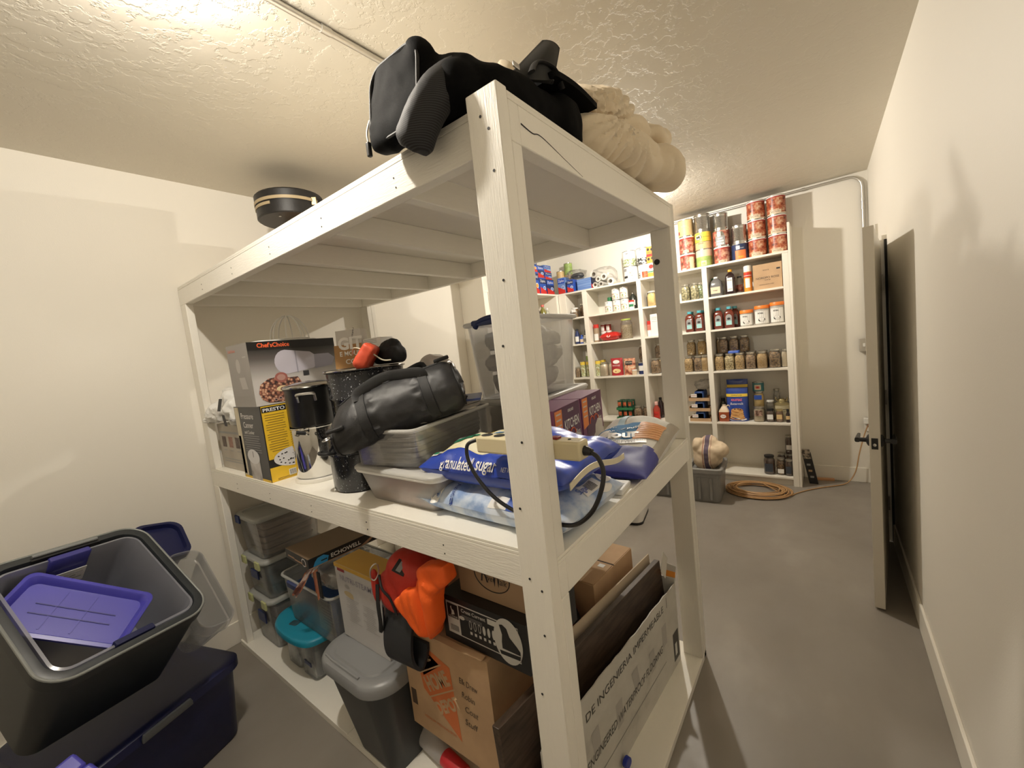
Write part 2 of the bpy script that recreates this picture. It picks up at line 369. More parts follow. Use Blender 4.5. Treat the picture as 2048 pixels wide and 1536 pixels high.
# ------------------------------------------------------------------ pantry bookcases on the back and left walls
bcm = mat('bookcase_paint', (.84, .80, .715), .38, bump=.05, bscale=150)
AX = 3.895; SZ = [.087, .625, 1.165, 1.595, 1.93, 2.25]; ST = .02; BXE = BX - .001
t = thing('pantry_bookcase', 'white built-in pantry bookcase along the back wall full of jars and cans', 'bookcase')
MB().box(AX, BXE, -.312, -.292, 0, 2.497).build('end_board', bcm, t, bevel=.002)
for y0, y1 in ((-.2915, -.243), (.401, .449), (1.088, 1.136), (1.762, 1.822), (2.05, 2.154)):
    MB().box(AX, BXE, y0, y1, .0 if y0 < 2 else 0, 2.2295).build('upright', bcm, t, bevel=.002)
bays = [(-.243, .401), (.449, 1.088), (1.136, 1.762), (1.822, 2.05)]
for i, z in enumerate(SZ):
    if i == 5: MB().box(AX, BXE, -.2915, 2.154, z - ST, z).build('shelf_board', bcm, t, bevel=.002)
    else:
        for y0, y1 in bays: MB().box(AX + .001, BXE, y0 + .0005, y1 - .0005, z - ST, z).build('shelf_board', bcm, t, bevel=.002)
for y0, y1 in bays: MB().box(AX + .03, AX + .045, y0 + .0005, y1 - .0005, 0, SZ[0] - ST).build('toe_board', bcm, t)
t = thing('side_bookcase', 'white built-in bookcase on the side wall meeting the pantry bookcase in the corner', 'bookcase')
BY = 2.155
MB().box(2.43, 2.45, BY, LY - .001, 0, 2.5).build('end_board', bcm, t, bevel=.002)
for x0, x1 in ((2.4505, 2.498), (3.15, 3.198), (3.84, AX - .001)): MB().box(x0, x1, BY, LY - .001, 0, 2.2295).build('upright', bcm, t, bevel=.002)
for i, z in enumerate(SZ):
    if i == 5: MB().box(2.4505, BXE, BY, LY - .001, z - ST, z).build('shelf_board', bcm, t, bevel=.002)
    else:
        for x0, x1 in ((2.498, 3.15), (3.198, 3.84)): MB().box(x0 + .0005, x1 - .0005, BY + .001, LY - .001, z - ST, z).build('shelf_board', bcm, t, bevel=.002)
for x0, x1 in ((2.498, 3.15), (3.198, 3.84)): MB().box(x0, x1, BY + .03, BY + .045, 0, SZ[0] - ST).build('toe_board', bcm, t)
# ------------------------------------------------------------------ pantry goods (local front faces -x)
def cpatch(mb, r, a0, a1, z0, z1, m=0, n=8):
    """patch of a cylinder, angles in degrees about the front (-x) direction"""
    for k in range(n):
        A, B = (radians(180 + a0 + (a1 - a0) * q / n) for q in (k, k + 1))
        mb.add([(r * cos(A), r * sin(A), z0), (r * cos(B), r * sin(B), z0), (r * cos(B), r * sin(B), z1), (r * cos(A), r * sin(A), z1)], [(0, 1, 2, 3)], m)
    return mb
def ctext(mb, s, r, a, z, w, h, m=0, **kw):
    return map_text(mb, s, lambda x, y: (r * cos(radians(180 + a) + x / r), r * sin(radians(180 + a) + x / r), z + y), w, h, m, **kw)
def chunk(name, c1, c2, c3, sc=90, rough=.6, wave=False):
    m, nt, out = _nt(name); b = nt.nodes.new('ShaderNodeBsdfPrincipled'); b.inputs['Roughness'].default_value = rough
    tc = nt.nodes.new('ShaderNodeTexCoord'); v = nt.nodes.new('ShaderNodeTexVoronoi'); v.inputs['Scale'].default_value = sc
    nt.links.new(tc.outputs['Object'], v.inputs['Vector'])
    r = _ramp(nt, v.outputs['Distance'], [(.1, c1), (.45, c2), (.8, c3)])
    nt.links.new(r.outputs[0], b.inputs['Base Color']); nt.links.new(b.outputs[0], out.inputs[0]); return m
jarglass = clear('jar_glass', (.85, .88, .86), .05, .06, .16); bagplas = clear('thin_film', (.9, .9, .9), .08, .12, .04)
lidm = mat('zinc_lid', (.6, .57, .5), .28, .9); golddl = mat('gold_lid', (.62, .5, .26), .3, .8)
oats = chunk('rolled_oats', (.85, .6, .27), (.64, .42, .16), (.2, .11, .05), 110); beans = chunk('white_beans', (.85, .76, .48), (.7, .56, .28), (.2, .12, .04), 80)
wheat = chunk('wheat_grain', (.76, .52, .22), (.58, .37, .14), (.25, .14, .05), 260); pasta = chunk('dark_pasta', (.42, .26, .1), (.26, .15, .06), (.07, .04, .02), 70)
nuts = chunk('mixed_nuts', (.5, .34, .18), (.36, .22, .11), (.12, .07, .04), 75); flakes = chunk('big_dried_flakes', (.74, .66, .4), (.42, .37, .18), (.1, .09, .04), 45)
herb = chunk('dried_greens', (.45, .5, .22), (.25, .3, .12), (.06, .07, .03), 80); corn = mat('yellow_powder', (.86, .62, .24), .7, var=.06); creamp = mat('cream_powder', (.66, .55, .38), .7, var=.05, vscale=80)
brownl = mat('brown_syrup', (.10, .03, .012), .15, coat=.5); purple = mat('dark_juice', (.02, .008, .01), .1, coat=.6)
whlab = mat('white_label', (.83, .82, .79), .45); silver = mat('tin_can_metal', (.5, .49, .46), .24, .95)
def jar(label, loc, r, h, cont, grp=None, lid=None, fill=.86, square=True, extra=None, cat='jar'):
    t = thing('mason_jar', label, cat, loc, 0, grp); k = .62 if square else .999
    hs = h - .022
    sec = [(r * .93, r * .93, r * k, .0), (r, r, r * k, .006), (r, r, r * k, hs * .8), (r * .96, r * .96, r * .8, hs * .88), (r * .8, r * .8, r * .8, hs * .97), (r * .8, r * .8, r * .8, h - .006)]
    MB().rrings(sec, cap1=False, n=4).build('jar_glass', jarglass, t)
    q = r - .003
    cs = [(q * .93, q * .93, q * k, .004), (q, q, q * k, .009), (q, q, q * k, min(hs * .8, h * fill)), ] + ([(q * .8, q * .8, q * .8, h * fill)] if fill * h > hs * .83 else [])
    MB().rrings(cs, n=4).build('jar_contents', cont, t)
    MB().lathe([(0, h - .016), (r * .87, h - .016), (r * .88, h - .001), (r * .84, h), (0, h)], 20).build('jar_lid', lid or lidm, t)
    if extra: extra(t, r, h)
    return t
def jlabel(m, w=50, z0=.25, z1=.6):
    def f(t, r, h):
        b = MB(); x = -r - .0008; a = r * .68
        b.add([(x, a, h * z0), (x, -a, h * z0), (x, -a, h * z1), (x, a, h * z1)], [(0, 1, 2, 3)]); b.build('paper_label', m, t)
    return f
def can(label, loc, r, h, bands=None, patches=(), grp=None, texts=(), cat='can', rib=True, nm='food_can', lid=None):
    t = thing(nm, label, cat, loc, 0, grp); pr = [(0, .003), (r * .95, .003), (r * .955, 0), (r, 0), (r, .005)]
    if rib and not bands:
        n = 14; z0, z1 = h * .15, h * .85
        pr.append((r - .0015, .007)); pr.append((r - .0015, z0))
        for k in range(n): pr += [(r - .0015, z0 + (z1 - z0) * k / n), (r - .0032, z0 + (z1 - z0) * (k + .5) / n)]
        pr += [(r - .0015, z1)]
    else: pr.append((r - .0015, .007))
    pr += [(r - .0015, h - .007), (r, h - .005), (r, h), (r * .955, h), (r * .95, h - .004), (0, h - .004)]
    MB().lathe(pr, 28).build('can_body', silver if not lid else lid, t, ang=30)
    if bands:
        mats = []; b = MB(); rings = []; idx = []
        for z0, z1, m in bands:
            if m not in mats: mats.append(m)
            b.lathe([(r - .0006, z0 * h), (r - .0006, z1 * h)], 28, mats.index(m), cap0=False, cap1=False)
        for a0, a1, z0, z1, m in patches:
            if m not in mats: mats.append(m)
            cpatch(b, r - .0001, a0, a1, z0 * h, z1 * h, mats.index(m))
        for s_, a, z, w_, hh, m in texts:
            if m not in mats: mats.append(m)
            ctext(b, s_, r + .0004, a, z * h, w_, hh, mats.index(m))
        b.build('paper_label', mats, t)
    return t
redlab = mat('red_brown_print', (.4, .07, .03), .35, stops=[(.33, (.05, .015, .01)), (.44, (.28, .05, .02)), (.54, (.42, .12, .05)), (.64, (.62, .4, .26))], vscale=24)
fruitlab = mat('fruit_print', (.4, .1, .06), .45, stops=[(.35, (.08, .06, .03)), (.48, (.36, .07, .05)), (.62, (.55, .3, .2)), (.75, (.6, .5, .4))], vscale=26)
maroon = mat('maroon_band', (.33, .04, .03), .45); creaml = mat('cream_label', (.72, .58, .42), .5); tanl = mat('tan_label', (.66, .47, .23), .5, var=.08, vscale=60)
lime = mat('leaf_green_label', (.3, .42, .12), .5, var=.25, vscale=25); yel = mat('yellow_label', (.85, .62, .08), .45); navyl = mat('navy_label', (.02, .035, .1), .4); orl = mat('orange_label', (.75, .2, .06), .45)
FX0 = AX + .075
R10, H10 = .0775, .1775
zt5 = SZ[5]
for k in range(3):
    for nm, y in (('the end of the back bookcase', -.208), ('the second stack from the end', -.04)):
        where = ('bottom can of', 'middle can of', 'top can of')[k]
        lab = f'red labelled can, {where} the tall stack at the end board' if y < -.1 else f'red labelled can, {where} the tall stack next to the end one'
        can(lab, (FX0 + .085, y, zt5 + k * (H10 + .0006)), R10, H10, [(.03, .08, creaml), (.08, .86, redlab), (.86, .93, maroon), (.93, .97, whlab)],
            [(-38, 34, .08, .22, creaml), (-38, 20, .245, .275, creaml)], 'red labelled cans on the bookcase top', [('APPLE SLICES', -4, .15, .07, .013, INK)])
def stack(y, cans, dx=.0):
    z = zt5
    for lab, r, h, kw in cans:
        can(lab, (FX0 + .085 + dx, y, z), r, h, **kw); z += h + .0006
stack(.112, [('can with navy and orange label under a bare silver can', .075, .165, dict(bands=[(.04, .62, navyl), (.62, .64, navyl), (.64, .96, navyl)], patches=[(-28, 48, .06, .6, orl), (-20, 6, .66, .86, whlab)], texts=[('POTATO FLAKES', 10, .72, .06, .012, whlab), ('PEARLS', 14, .2, .05, .02, YELLOW)])),
    ('bare silver can on the navy and orange can', .071, .178, dict())])
stack(.273, [('fruit labelled can at the bottom of the three can stack with the arch label', R10, H10, dict(bands=[(.03, .8, fruitlab), (.8, .9, maroon), (.9, .97, whlab)], patches=[(-20, 40, .06, .2, creaml)], texts=[('APPLE CHIPS', 10, .13, .06, .012, INK)])),
    ('dark can with a silver arch shaped label', R10, .158, dict(bands=[(.03, .97, fruitlab)], patches=[(-34, 34, .05, .62, GREY), (-28, 28, .62, .8, silver), (-20, 20, .8, .9, silver), (-26, 26, .08, .2, whlab), (-24, 24, .26, .36, whlab), (-18, 18, .44, .5, whlab)])),
    ('bare silver can topping the arch label stack', .069, .165, dict())])
stack(.446, [('green labelled can at the bottom of the yellow can stack', R10, .183, dict(bands=[(.03, .6, lime), (.6, .97, creaml)], patches=[(-12, 26, .1, .36, creaml), (-6, 18, .14, .28, lime)])),
    ('yellow can with a black M in an oval', R10, .18, dict(bands=[(.03, .42, tanl), (.42, .44, INK), (.44, .97, yel)], patches=[(-45, 60, .68, .695, INK)], texts=[('BANANA', -6, .35, .05, .014, INK)])),
    ('bare silver can topping the yellow can stack', .077, .178, dict())])
b = MB()
for rr, mm_ in ((1, 0), (.86, 1)):
    R_ = .0783 + (1 - rr) * .004
    b.add([(R_ * cos(pi - .42 + rr * .036 * cos(a) / .078), R_ * sin(pi - .42 + rr * .036 * cos(a) / .078), .127 + rr * .027 * sin(a)) for a in [2 * pi * k / 20 for k in range(20)]], [tuple(range(20))], mm_)
ctext(b, 'M', .0793, -24, .127, .036, .03, 0, bold=.02)
_m = [o for o in bpy.data.objects if o.get('label') == 'yellow can with a black M in an oval'][0]
b.build('oval_emblem', [INK, whlab], _m)
stack(.608, [('fruit labelled can at the bottom of the stack beside the shelving post', R10, H10, dict(bands=[(.03, .8, fruitlab), (.8, .9, maroon), (.9, .97, whlab)], patches=[(-40, -8, .05, .16, creaml), (24, 60, .05, .75, creaml)])),
    ('fruit labelled can in the middle of the stack beside the shelving post', R10, H10, dict(bands=[(.03, .8, fruitlab), (.8, .9, maroon), (.9, .97, whlab)], patches=[(-20, 24, .05, .2, creaml)], texts=[('FRUIT', 0, .12, .05, .012, INK)])),
    ('tan can at the top of the stack beside the shelving post', .076, .172, dict(bands=[(.02, .98, tanl)], patches=[(-60, -40, .15, .34, maroon)], texts=[('OATMEAL', 0, .6, .06, .02, creaml)]))])
# white round cans, boxes, rolls on the top board
leafp = mat('green_leaf_print', (.5, .55, .35), .5, stops=[(.42, (.8, .79, .74)), (.52, (.42, .48, .25)), (.66, (.16, .22, .06))], vscale=55)
blackb = mat('black_bean_print', (.4, .4, .4), .5, stops=[(.42, (.8, .79, .74)), (.5, (.05, .05, .05)), (.7, (.03, .03, .03))], vscale=50)
tomp = mat('tomato_print', (.5, .08, .03), .5, stops=[(.4, (.3, .05, .02)), (.6, (.7, .16, .06))], vscale=30)
dotp = mat('spotted_print', (.7, .7, .66), .5, stops=[(.5, (.8, .79, .75)), (.62, (.3, .3, .26))], vscale=70)
g_ = 'white round cans on the bookcase top'
can('white can with black and white bowl picture under the green leaf can', (FX0 + .09, 1.245, zt5), .081, .172, [(.02, .98, whlab)], [(-50, -8, .25, .4, INK), (-46, -14, .7, .88, GREY), (2, 44, .12, .75, dotp)], g_)
can('white can with red tomato picture under the black bean can', (FX0 + .09, 1.075, zt5), .078, .165, [(.02, .98, whlab)], [(-60, -30, .1, .45, blackb), (-12, 42, .08, .5, tomp)], g_)
can('white can with green leaf print stacked over the bowl picture can', (FX0 + .092, 1.252, zt5 + .1728), .078, .178, [(.02, .48, leafp), (.48, .98, whlab)], [(-8, 12, .78, .86, GREY)], g_)
can('white can with black bean print stacked over the tomato can', (FX0 + .092, 1.085, zt5 + .1658), .078, .183, [(.02, .42, blackb), (.42, .98, whlab)], [(-16, 8, .86, .93, GREY)], g_)
def carton(nm, label, cat, loc, sx, sy, sz, mats, grp=None, rz=0, deco=None, bev=.0015, body='carton'):
    """box: x from -sx/2..sx/2 ..., mats six-face index list via deco"""
    t = thing(nm, label, cat, loc, rz, grp); b = MB(); b.box(-sx / 2, sx / 2, -sy / 2, sy / 2, 0, sz, mats[1] if isinstance(mats, tuple) else 0)
    ms = mats[0] if isinstance(mats, tuple) else mats
    if deco: deco(b)
    b.build(body, ms, t, bevel=bev); return t
nx = Vector((-1, 0, 0)); fy = Vector((0, -1, 0))   # front face of pantry goods: reading direction -y
okm = mat('orange_box', (.85, .33, .05), .5)
def oreo(b):
    for z in (.05, .1): ell(b, (-.052, .0, z), fy, Z, .028, .024, 1); 
carton('snack_box', 'orange patterned box standing on the white and orange box beside the shelving post', 'box', (FX0 + .07, .985, zt5 + .1605), .1, .085, .18, [okm, INK, whlab, RED],
       deco=lambda b: [quad(b, (-.05, 0, .085), fy, Z, .085, .03, 3)] + [ell(b, (-.05, yy, zz), fy, Z, .026, .03, 1, .001) for yy, zz in ((.02, .15), (-.02, .145), (.02, .045), (-.02, .05))] + [put_text(b, 'CRISPS', (-.05, 0, .115), fy, Z, .07, .016, 1)])
carton('snack_box', 'white and orange patterned box under the orange box beside the shelving post', 'box', (FX0 + .07, .985, zt5), .1, .085, .16, [whlab, okm, RED, GREEN],
       deco=lambda b: [quad(b, (-.05, 0, .03), fy, Z, .085, .05, 1), quad(b, (-.05, 0, .065), fy, Z, .085, .012, 3), ell(b, (-.05, .0, .12), fy, Z, .05, .045, 2)])
rollm = mat('paper_roll', (.78, .76, .71), .8); rollin = mat('paper_core', (.45, .38, .28), .8)
for i, (y, z, rr, ds) in enumerate([(1.655, .034, .033, 'lowest'), (1.583, .034, .032, 'middle of the lowest row'), (1.455, .044, .043, 'wide one at the end of the lowest row'), (1.615, .098, .033, 'middle row'), (1.535, .112, .04, 'right above the gap'), (1.665, .165, .044, 'uppermost')]):
    lab = ['white paper roll at the bottom beside the blue box', 'white paper roll at the bottom in the middle of the pile', 'widest white paper roll at the bottom beside the white cans', 'white paper roll in the middle of the pile', 'white paper roll in the upper layer beside the white cans', 'topmost white paper roll of the pile'][i]
    tt = thing('paper_roll', lab, 'paper roll', (FX0 - .03 + .01 * (i % 2), y, zt5 + z), 0, 'white paper rolls on the bookcase top'); tt.rotation_euler = (0, pi / 2, 0)
    MB().lathe([(rr * .55, 0), (rr, 0), (rr, .2), (rr * .55, .2), (rr * .55, 0)], 24, cap0=False, cap1=False).build('paper_winding', rollm, tt)
    MB().lathe([(rr * .5, .001), (rr * .55, .001), (rr * .55, .199), (rr * .5, .199), (rr * .5, .001)], 24, cap0=False, cap1=False).build('core_tube', rollin, tt)
def film(label, loc, sx, sy, sz, seed, m=None, grp=None, nm='plastic_bag', amp=.2, cat='bag', n=14):
    b = MB()
    def fn(u, v):
        th = 2 * pi * u; ph = pi * (v - .5); p = Vector((cos(th) * cos(ph) ** .6 if cos(ph) > 0 else 0, sin(th) * max(cos(ph), 0) ** .6, sin(ph)))
        k = 1 + amp * nz(p, 1.6, seed) + amp * .6 * nz(p, 4, seed)
        return Vector((p.x * sx * k, p.y * sy * k, max(-sz, p.z * sz * k) + sz))
    b.grid(fn, n * 2, n); o = b.build(nm, m or bagplas, None, weld=True); o.location = loc
    tag(o, label, cat, grp); return o
film('clear plastic wrap bunched around the white paper rolls', (FX0 + .04, 1.56, zt5 + .001), .125, .165, .115, 3, amp=.12)
strp = mat('blue_striped_box', (.12, .22, .5), .4, stops=[(.45, (.10, .2, .5)), (.55, (.2, .32, .6))], vscale=12, stretch=(.1, .1, 5))
carton('wrap_box', 'blue striped box with a red corner lying beside the paper rolls', 'box', (FX0 + .05, 1.79, zt5), .2, .19, .135, [strp, NAVY, RED, whlab], deco=lambda b: [quad(b, (.0, -.095, .07), X, Z, .2, .13, 1), poly(b, (-.1, -.095, 0), X, Z, [(0, 0), (.13, 0), (.0, .06)], 2, .002)])
film('clear bag holding something black on top of the blue boxes', (FX0 + .06, 1.94, zt5 + .15), .12, .12, .065, 9, amp=.3)
ub = film('black bottle lying inside the clear bag on the bookcase top', (FX0 + .06, 1.925, zt5 + .166), .055, .09, .035, 5, BLACK, nm='black_bottle', amp=.1, cat='bottle')
def zipd(b, sx, sy, sz):
    quad(b, (-sx / 2, 0, sz * .78), fy, Z, sy * .96, sz * .3, 3); put_text(b, 'Ziploc', (-sx / 2, 0, sz * .78), fy, Z, sy * .8, sz * .16, 2)
    poly(b, (-sx / 2, 0, 0), fy, Z, [(-sy * .48, .002), (sy * .48, .002), (sy * .48, sz * .2), (-sy * .48, sz * .45)], 1, .001)
    ell(b, (-sx / 2, -sy * .2, sz * .38), fy, Z, sy * .4, sz * .24, 2); ell(b, (-sx / 2, -sy * .2, sz * .38), fy, Z, sy * .32, sz * .18, 4, .0015)
zb = [BLUE, RED, whlab, NAVY, strp, okm]
for i, (x, y, sx, sy, sz, z, lab) in enumerate([
    (3.96, 1.965, .14, .09, .15, 0, 'blue freezer bag box under the clear bag'), (3.97, 2.10, .12, .105, .2, 0, 'tall blue freezer bag box standing at the bookcase corner'),
    (3.80, 2.27, .17, .15, .19, 0, 'blue freezer bag box with white lettering on the side bookcase corner'), (3.62, 2.27, .14, .16, .2, 0, 'blue and red freezer bag box next along the side bookcase'),
    (3.80, 2.28, .16, .14, .09, .191, 'pale blue box lying on the lettered freezer bag box'), (3.80, 2.28, .16, .13, .09, .2815, 'dark blue box topping the stack near the cans'),
    (3.62, 2.28, .15, .15, .15, .2005, 'red and blue box on the second freezer bag box'), (3.45, 2.27, .15, .17, .26, 0, 'tall red topped blue box behind the front post'), (3.45, 2.27, .15, .16, .13, .2605, 'orange topped box, uppermost on the side bookcase')]):
    rz_ = 0 if x > 3.9 else pi / 2
    tt = carton('bag_box', lab, 'box', (x, y, zt5 + z), sy if rz_ else sx, sx if rz_ else sy, sz, [[BLUE, strp, NAVY, BLUE][i % 4], RED, whlab, [NAVY, BLUE, BLUE, NAVY][i % 4], okm if i > 6 else strp], 'blue boxed goods in the bookcase corner', rz_, deco=lambda b, sx=sx, sy=sy, sz=sz, r=rz_: zipd(b, sy if r else sx, sx if r else sy, sz))
can('white can standing behind the freezer bag boxes', (4.08, 2.195, zt5), .05, .31, [(.02, .7, whlab), (.7, .98, tanl)], [(-30, 30, .5, .62, INK), (-24, 24, .2, .4, GREY)], None, cat='can')
can('tall clear jar of yellow green preserves behind the freezer bag boxes', (4.13, 2.10, zt5 + .0), .054, .40, [(.02, .3, lime), (.3, .62, tanl), (.62, .98, lime)], (), None, cat='jar')
# ---- fourth shelf up (bottles, jar of flakes, carton)
z = SZ[4]
def bottle(nm, label, loc, prof, m, cap=None, capm=WHITE, grp=None, lab=None, labm=whlab, seg=22, square=None, cat='bottle'):
    t = thing(nm, label, cat, loc, 0, grp)
    if square: MB().rrings([(r, r * square, min(r, r * square) * .45 if r > .02 else r * .99, zz) for r, zz in prof], n=4).build('bottle_body', m, t)
    else: MB().lathe(prof, seg).build('bottle_body', m, t)
    if cap: r, z0, z1 = cap; MB().lathe([(0, z0), (r, z0), (r, z1 - .002), (r * .92, z1), (0, z1)], 18).build('bottle_cap', capm, t)
    if lab:
        a, z0, z1 = lab[:3]; b = MB()
        if square: r = max(p[0] for p in prof); w_ = r * square * a / 60; b.box(-r - .0008, -r - .0002, -w_, w_, z0, z1)
        else: cpatch(b, max(p[0] for p in prof) + .0005, -a, a, z0, z1)
        if len(lab) > 3: [ (ctext(b, s_, max(p[0] for p in prof) + .001, 0, zz, w_, hh, 1) if not square else put_text(b, s_, (-max(p[0] for p in prof) - .001, 0, zz), fy, Z, w_, hh, 1)) for s_, zz, w_, hh in lab[3]]
        b.build('paper_label', [labm, INK], t)
    return t
tt = carton('cardboard_carton', 'plain brown carton with dark lettering on the upper shelf beside the end board', 'carton', (AX + .06 + .1, -.116, z), .2, .235, .24, [CARD, INK],
    deco=lambda b: [put_text(b, 'NORDPO ROSE', (-.1, 0, .108), fy, Z, .19, .02, 1), put_text(b, 'WINE', (-.1, 0, .086), fy, Z, .05, .01, 1), quad(b, (-.1, -.09, .18), fy, Z, .03, .015, 1), put_text(b, 'SINCE', (-.1, .01, .18), fy, Z, .05, .01, 1), put_text(b, 'HANDLE WITH CARE', (-.1, .01, .045), fy, Z, .12, .009, 1)])
orgm = mat('orange_can', (.75, .28, .03), .4)
t = thing('spray_can', 'orange and white spray can with white cap beside the brown carton', 'spray can', (AX + .1, .052, z))
MB().lathe([(0, 0), (.035, 0), (.035, .19), (.033, .195), (0, .195)], 22).build('can_body', orgm, t)
MB().lathe([(0, .195), (.034, .195), (.034, .25), (.03, .255), (0, .255)], 22).build('spray_cap', WHITE, t)
b = MB(); cpatch(b, .0354, -80, 80, .14, .19, 1); cpatch(b, .0357, -70, 70, .155, .16, 0); cpatch(b, .0357, -34, 34, .04, .13, 0); b.build('paper_label', [whlab, RED], t)
bottle('milk_bottle', 'pale bottle with dark red pattern behind the spray can', (AX + .2, .14, z), [(0, 0), (.034, 0), (.036, .02), (.036, .13), (.02, .155), (.02, .165)], clear('hazy_plastic', (.7, .66, .6), .5), (.021, .16, .176), INK, lab=(60, .02, .09), labm=fruitlab)
bottle('juice_bottle', 'dark juice bottle with orange cap and long white label', (AX + .1, .207, z), [(0, 0), (.042, 0), (.045, .01), (.045, .165), (.038, .195), (.017, .218), (.017, .228)], purple, (.019, .226, .248), mat('orange_cap', (.85, .4, .03), .4), lab=(34, .03, .165, [('PRUNE', .14, .04, .012), ('JUICE', .05, .035, .012)]), square=.95)
greyj = clear('smoky_jug', (.3, .29, .29), .72, .2)
bottle('vinegar_jug', 'grey jug with white cap and cream label beside the upright', (AX + .1, .338, z), [(0, 0), (.058, 0), (.06, .01), (.06, .11), (.05, .15), (.022, .18), (.02, .186)], greyj, (.022, .184, .2), WHITE, lab=(44, .03, .095, [('vinegar', .06, .045, .012)]), labm=creaml, square=1)
bottle('green_bottle', 'green bottle half hidden behind the grey jug', (AX + .21, .38, z), [(0, 0), (.045, 0), (.045, .14), (.02, .18), (.02, .19)], mat('green_glass', (.02, .09, .03), .12, coat=.5), (.021, .18, .2), GREEN)
jar('jar of big pale dried flakes beside the shelving post, upper shelf', (AX + .1, .637, z), .046, .175, flakes); jar('jar of pale dried flakes in the middle of the upper shelf bay', (AX + .1, .545, z), .044, .175, flakes)
jar('jar of dried greens behind the upright on the upper shelf', (AX + .12, .468 + .028, z), .042, .17, herb)
jar('jar of bright yellow powder on the shelf below the orange box', (AX + .1, 1.005, z), .047, .17, corn, lid=mat('white_metal_lid', (.8, .78, .74), .3, .3)); bottle('sauce_bottle', 'dark bottle beside the jar of yellow powder', (AX + .15, 1.058 , z), [(0, 0), (.024, 0), (.024, .11), (.012, .14), (.012, .15)], purple, (.013, .145, .16), INK)
prn = mat('wreath_print', (.5, .3, .15), .5, stops=[(.4, (.8, .77, .7)), (.55, (.6, .42, .24)), (.68, (.25, .1, .05))], vscale=60)
for y, k, lab in ((1.526, 0, 'white can with brown wreath print at the open end of the bottom row'), (1.424, 0, 'white can with wreath print in the middle of the bottom row'), (1.325, 0, 'white can with wreath print at the bottom beside the red topped shaker'), (1.43, 1, 'white can with wreath print stacked on the middle one'), (1.328, 1, 'white can with wreath print stacked beside the dark bottles')):
    can(lab, (AX + .1 + k * .004, y, z + k * .1375), .0475, .137, [(.02, .98, whlab)], [(-48, 48, .1, .56, prn), (-34, 34, .16, .48, whlab), (-12, 10, .2, .4, herb), (-8, 16, .82, .88, GREY)], 'white wreath print cans')
bottle('spice_shaker', 'small white shaker with red top on the shelf with the wreath print cans', (AX + .1, 1.245, z), [(0, 0), (.03, 0), (.03, .085)], whlab, (.031, .085, .105), RED, lab=(60, .03, .06), labm=GREEN)
bottle('green_lid_jar', 'dark jar with green lid behind the wreath print cans', (AX + .2, 1.545, z), [(0, 0), (.035, 0), (.035, .15)], GREEN, (.034, .15, .19), GREEN)
bottle('dark_bottle', 'dark bottle with white label behind the red topped shaker', (AX + .2, 1.26, z), [(0, 0), (.045, 0), (.045, .14), (.015, .18), (.015, .19)], mat('dark_glass', (.03, .035, .03), .1, coat=.5), (.017, .185, .205), STEEL, lab=(50, .05, .11))
jar('dark jar with white label in the narrow corner bay', (AX + .1, 1.985, z), .046, .125, pasta, extra=jlabel(whlab, z0=.55, z1=.85), lid=WHITE); jar('brown jar behind the white labelled one in the corner bay', (AX + .21, 1.925, z), .043, .17, nuts)
# ---- third shelf up (syrup, tubs, mixed goods)
z = SZ[3]
aqua = mat('aqua_cap', (.1, .42, .5), .4); aqual = mat('aqua_label', (.35, .62, .62), .45); sprofile = [(0, 0), (.04, 0), (.044, .01), (.044, .14), (.036, .17), (.02, .188), (.02, .195)]
syr_m = mat('red_brown_syrup', (.13, .022, .012), .12, coat=.5)
def syrup(label, x, y):
    t = bottle('syrup_bottle', label, (x, y, z), sprofile, syr_m, (.023, .193, .218), aqua, 'syrup bottles with aqua caps', square=1.0)
    b = MB(); px_ = -.0448
    b.add([(px_, q[0], q[1]) for q in [(.028, .03), (-.028, .03), (-.028, .11)] + [(-.028 * cos(a), .11 + .03 * sin(a)) for a in [pi * k / 8 for k in range(1, 8)]] + [(.028, .11)]], [tuple(range(11))], 0)
    b.add([(px_ - .0005, q[0], q[1]) for q in [(.024, .034), (-.024, .034), (-.024, .075), (.024, .075)]], [(0, 1, 2, 3)], 1); ell(b, (px_, 0, .095), fy, Z, .03, .022, 2, .0008)
    b.build('paper_label', [GREY, aqual, INK], t); return t
for x, y, lab in ((3.995, .618, 'red brown syrup bottle with aqua cap beside the shelving post'), (3.995, .52, 'red brown syrup bottle with aqua cap just before the upright'), (3.995, .335, 'red brown syrup bottle with aqua cap just past the upright'), (3.995, .236, 'red brown syrup bottle with aqua cap beside the coconut tubs'),
                  (4.1, .625, 'syrup bottle behind the one at the shelving post'), (4.1, .505, 'syrup bottle at the back beside the upright'), (4.1, .365, 'syrup bottle at the back just past the upright'), (4.1, .2, 'dark syrup bottle at the back beside the coconut tubs')): syrup(lab, x, y)
milk = clear('milky_tub', (.82, .8, .74), .78, .25); orlid = mat('orange_lid', (.8, .22, .03), .4)
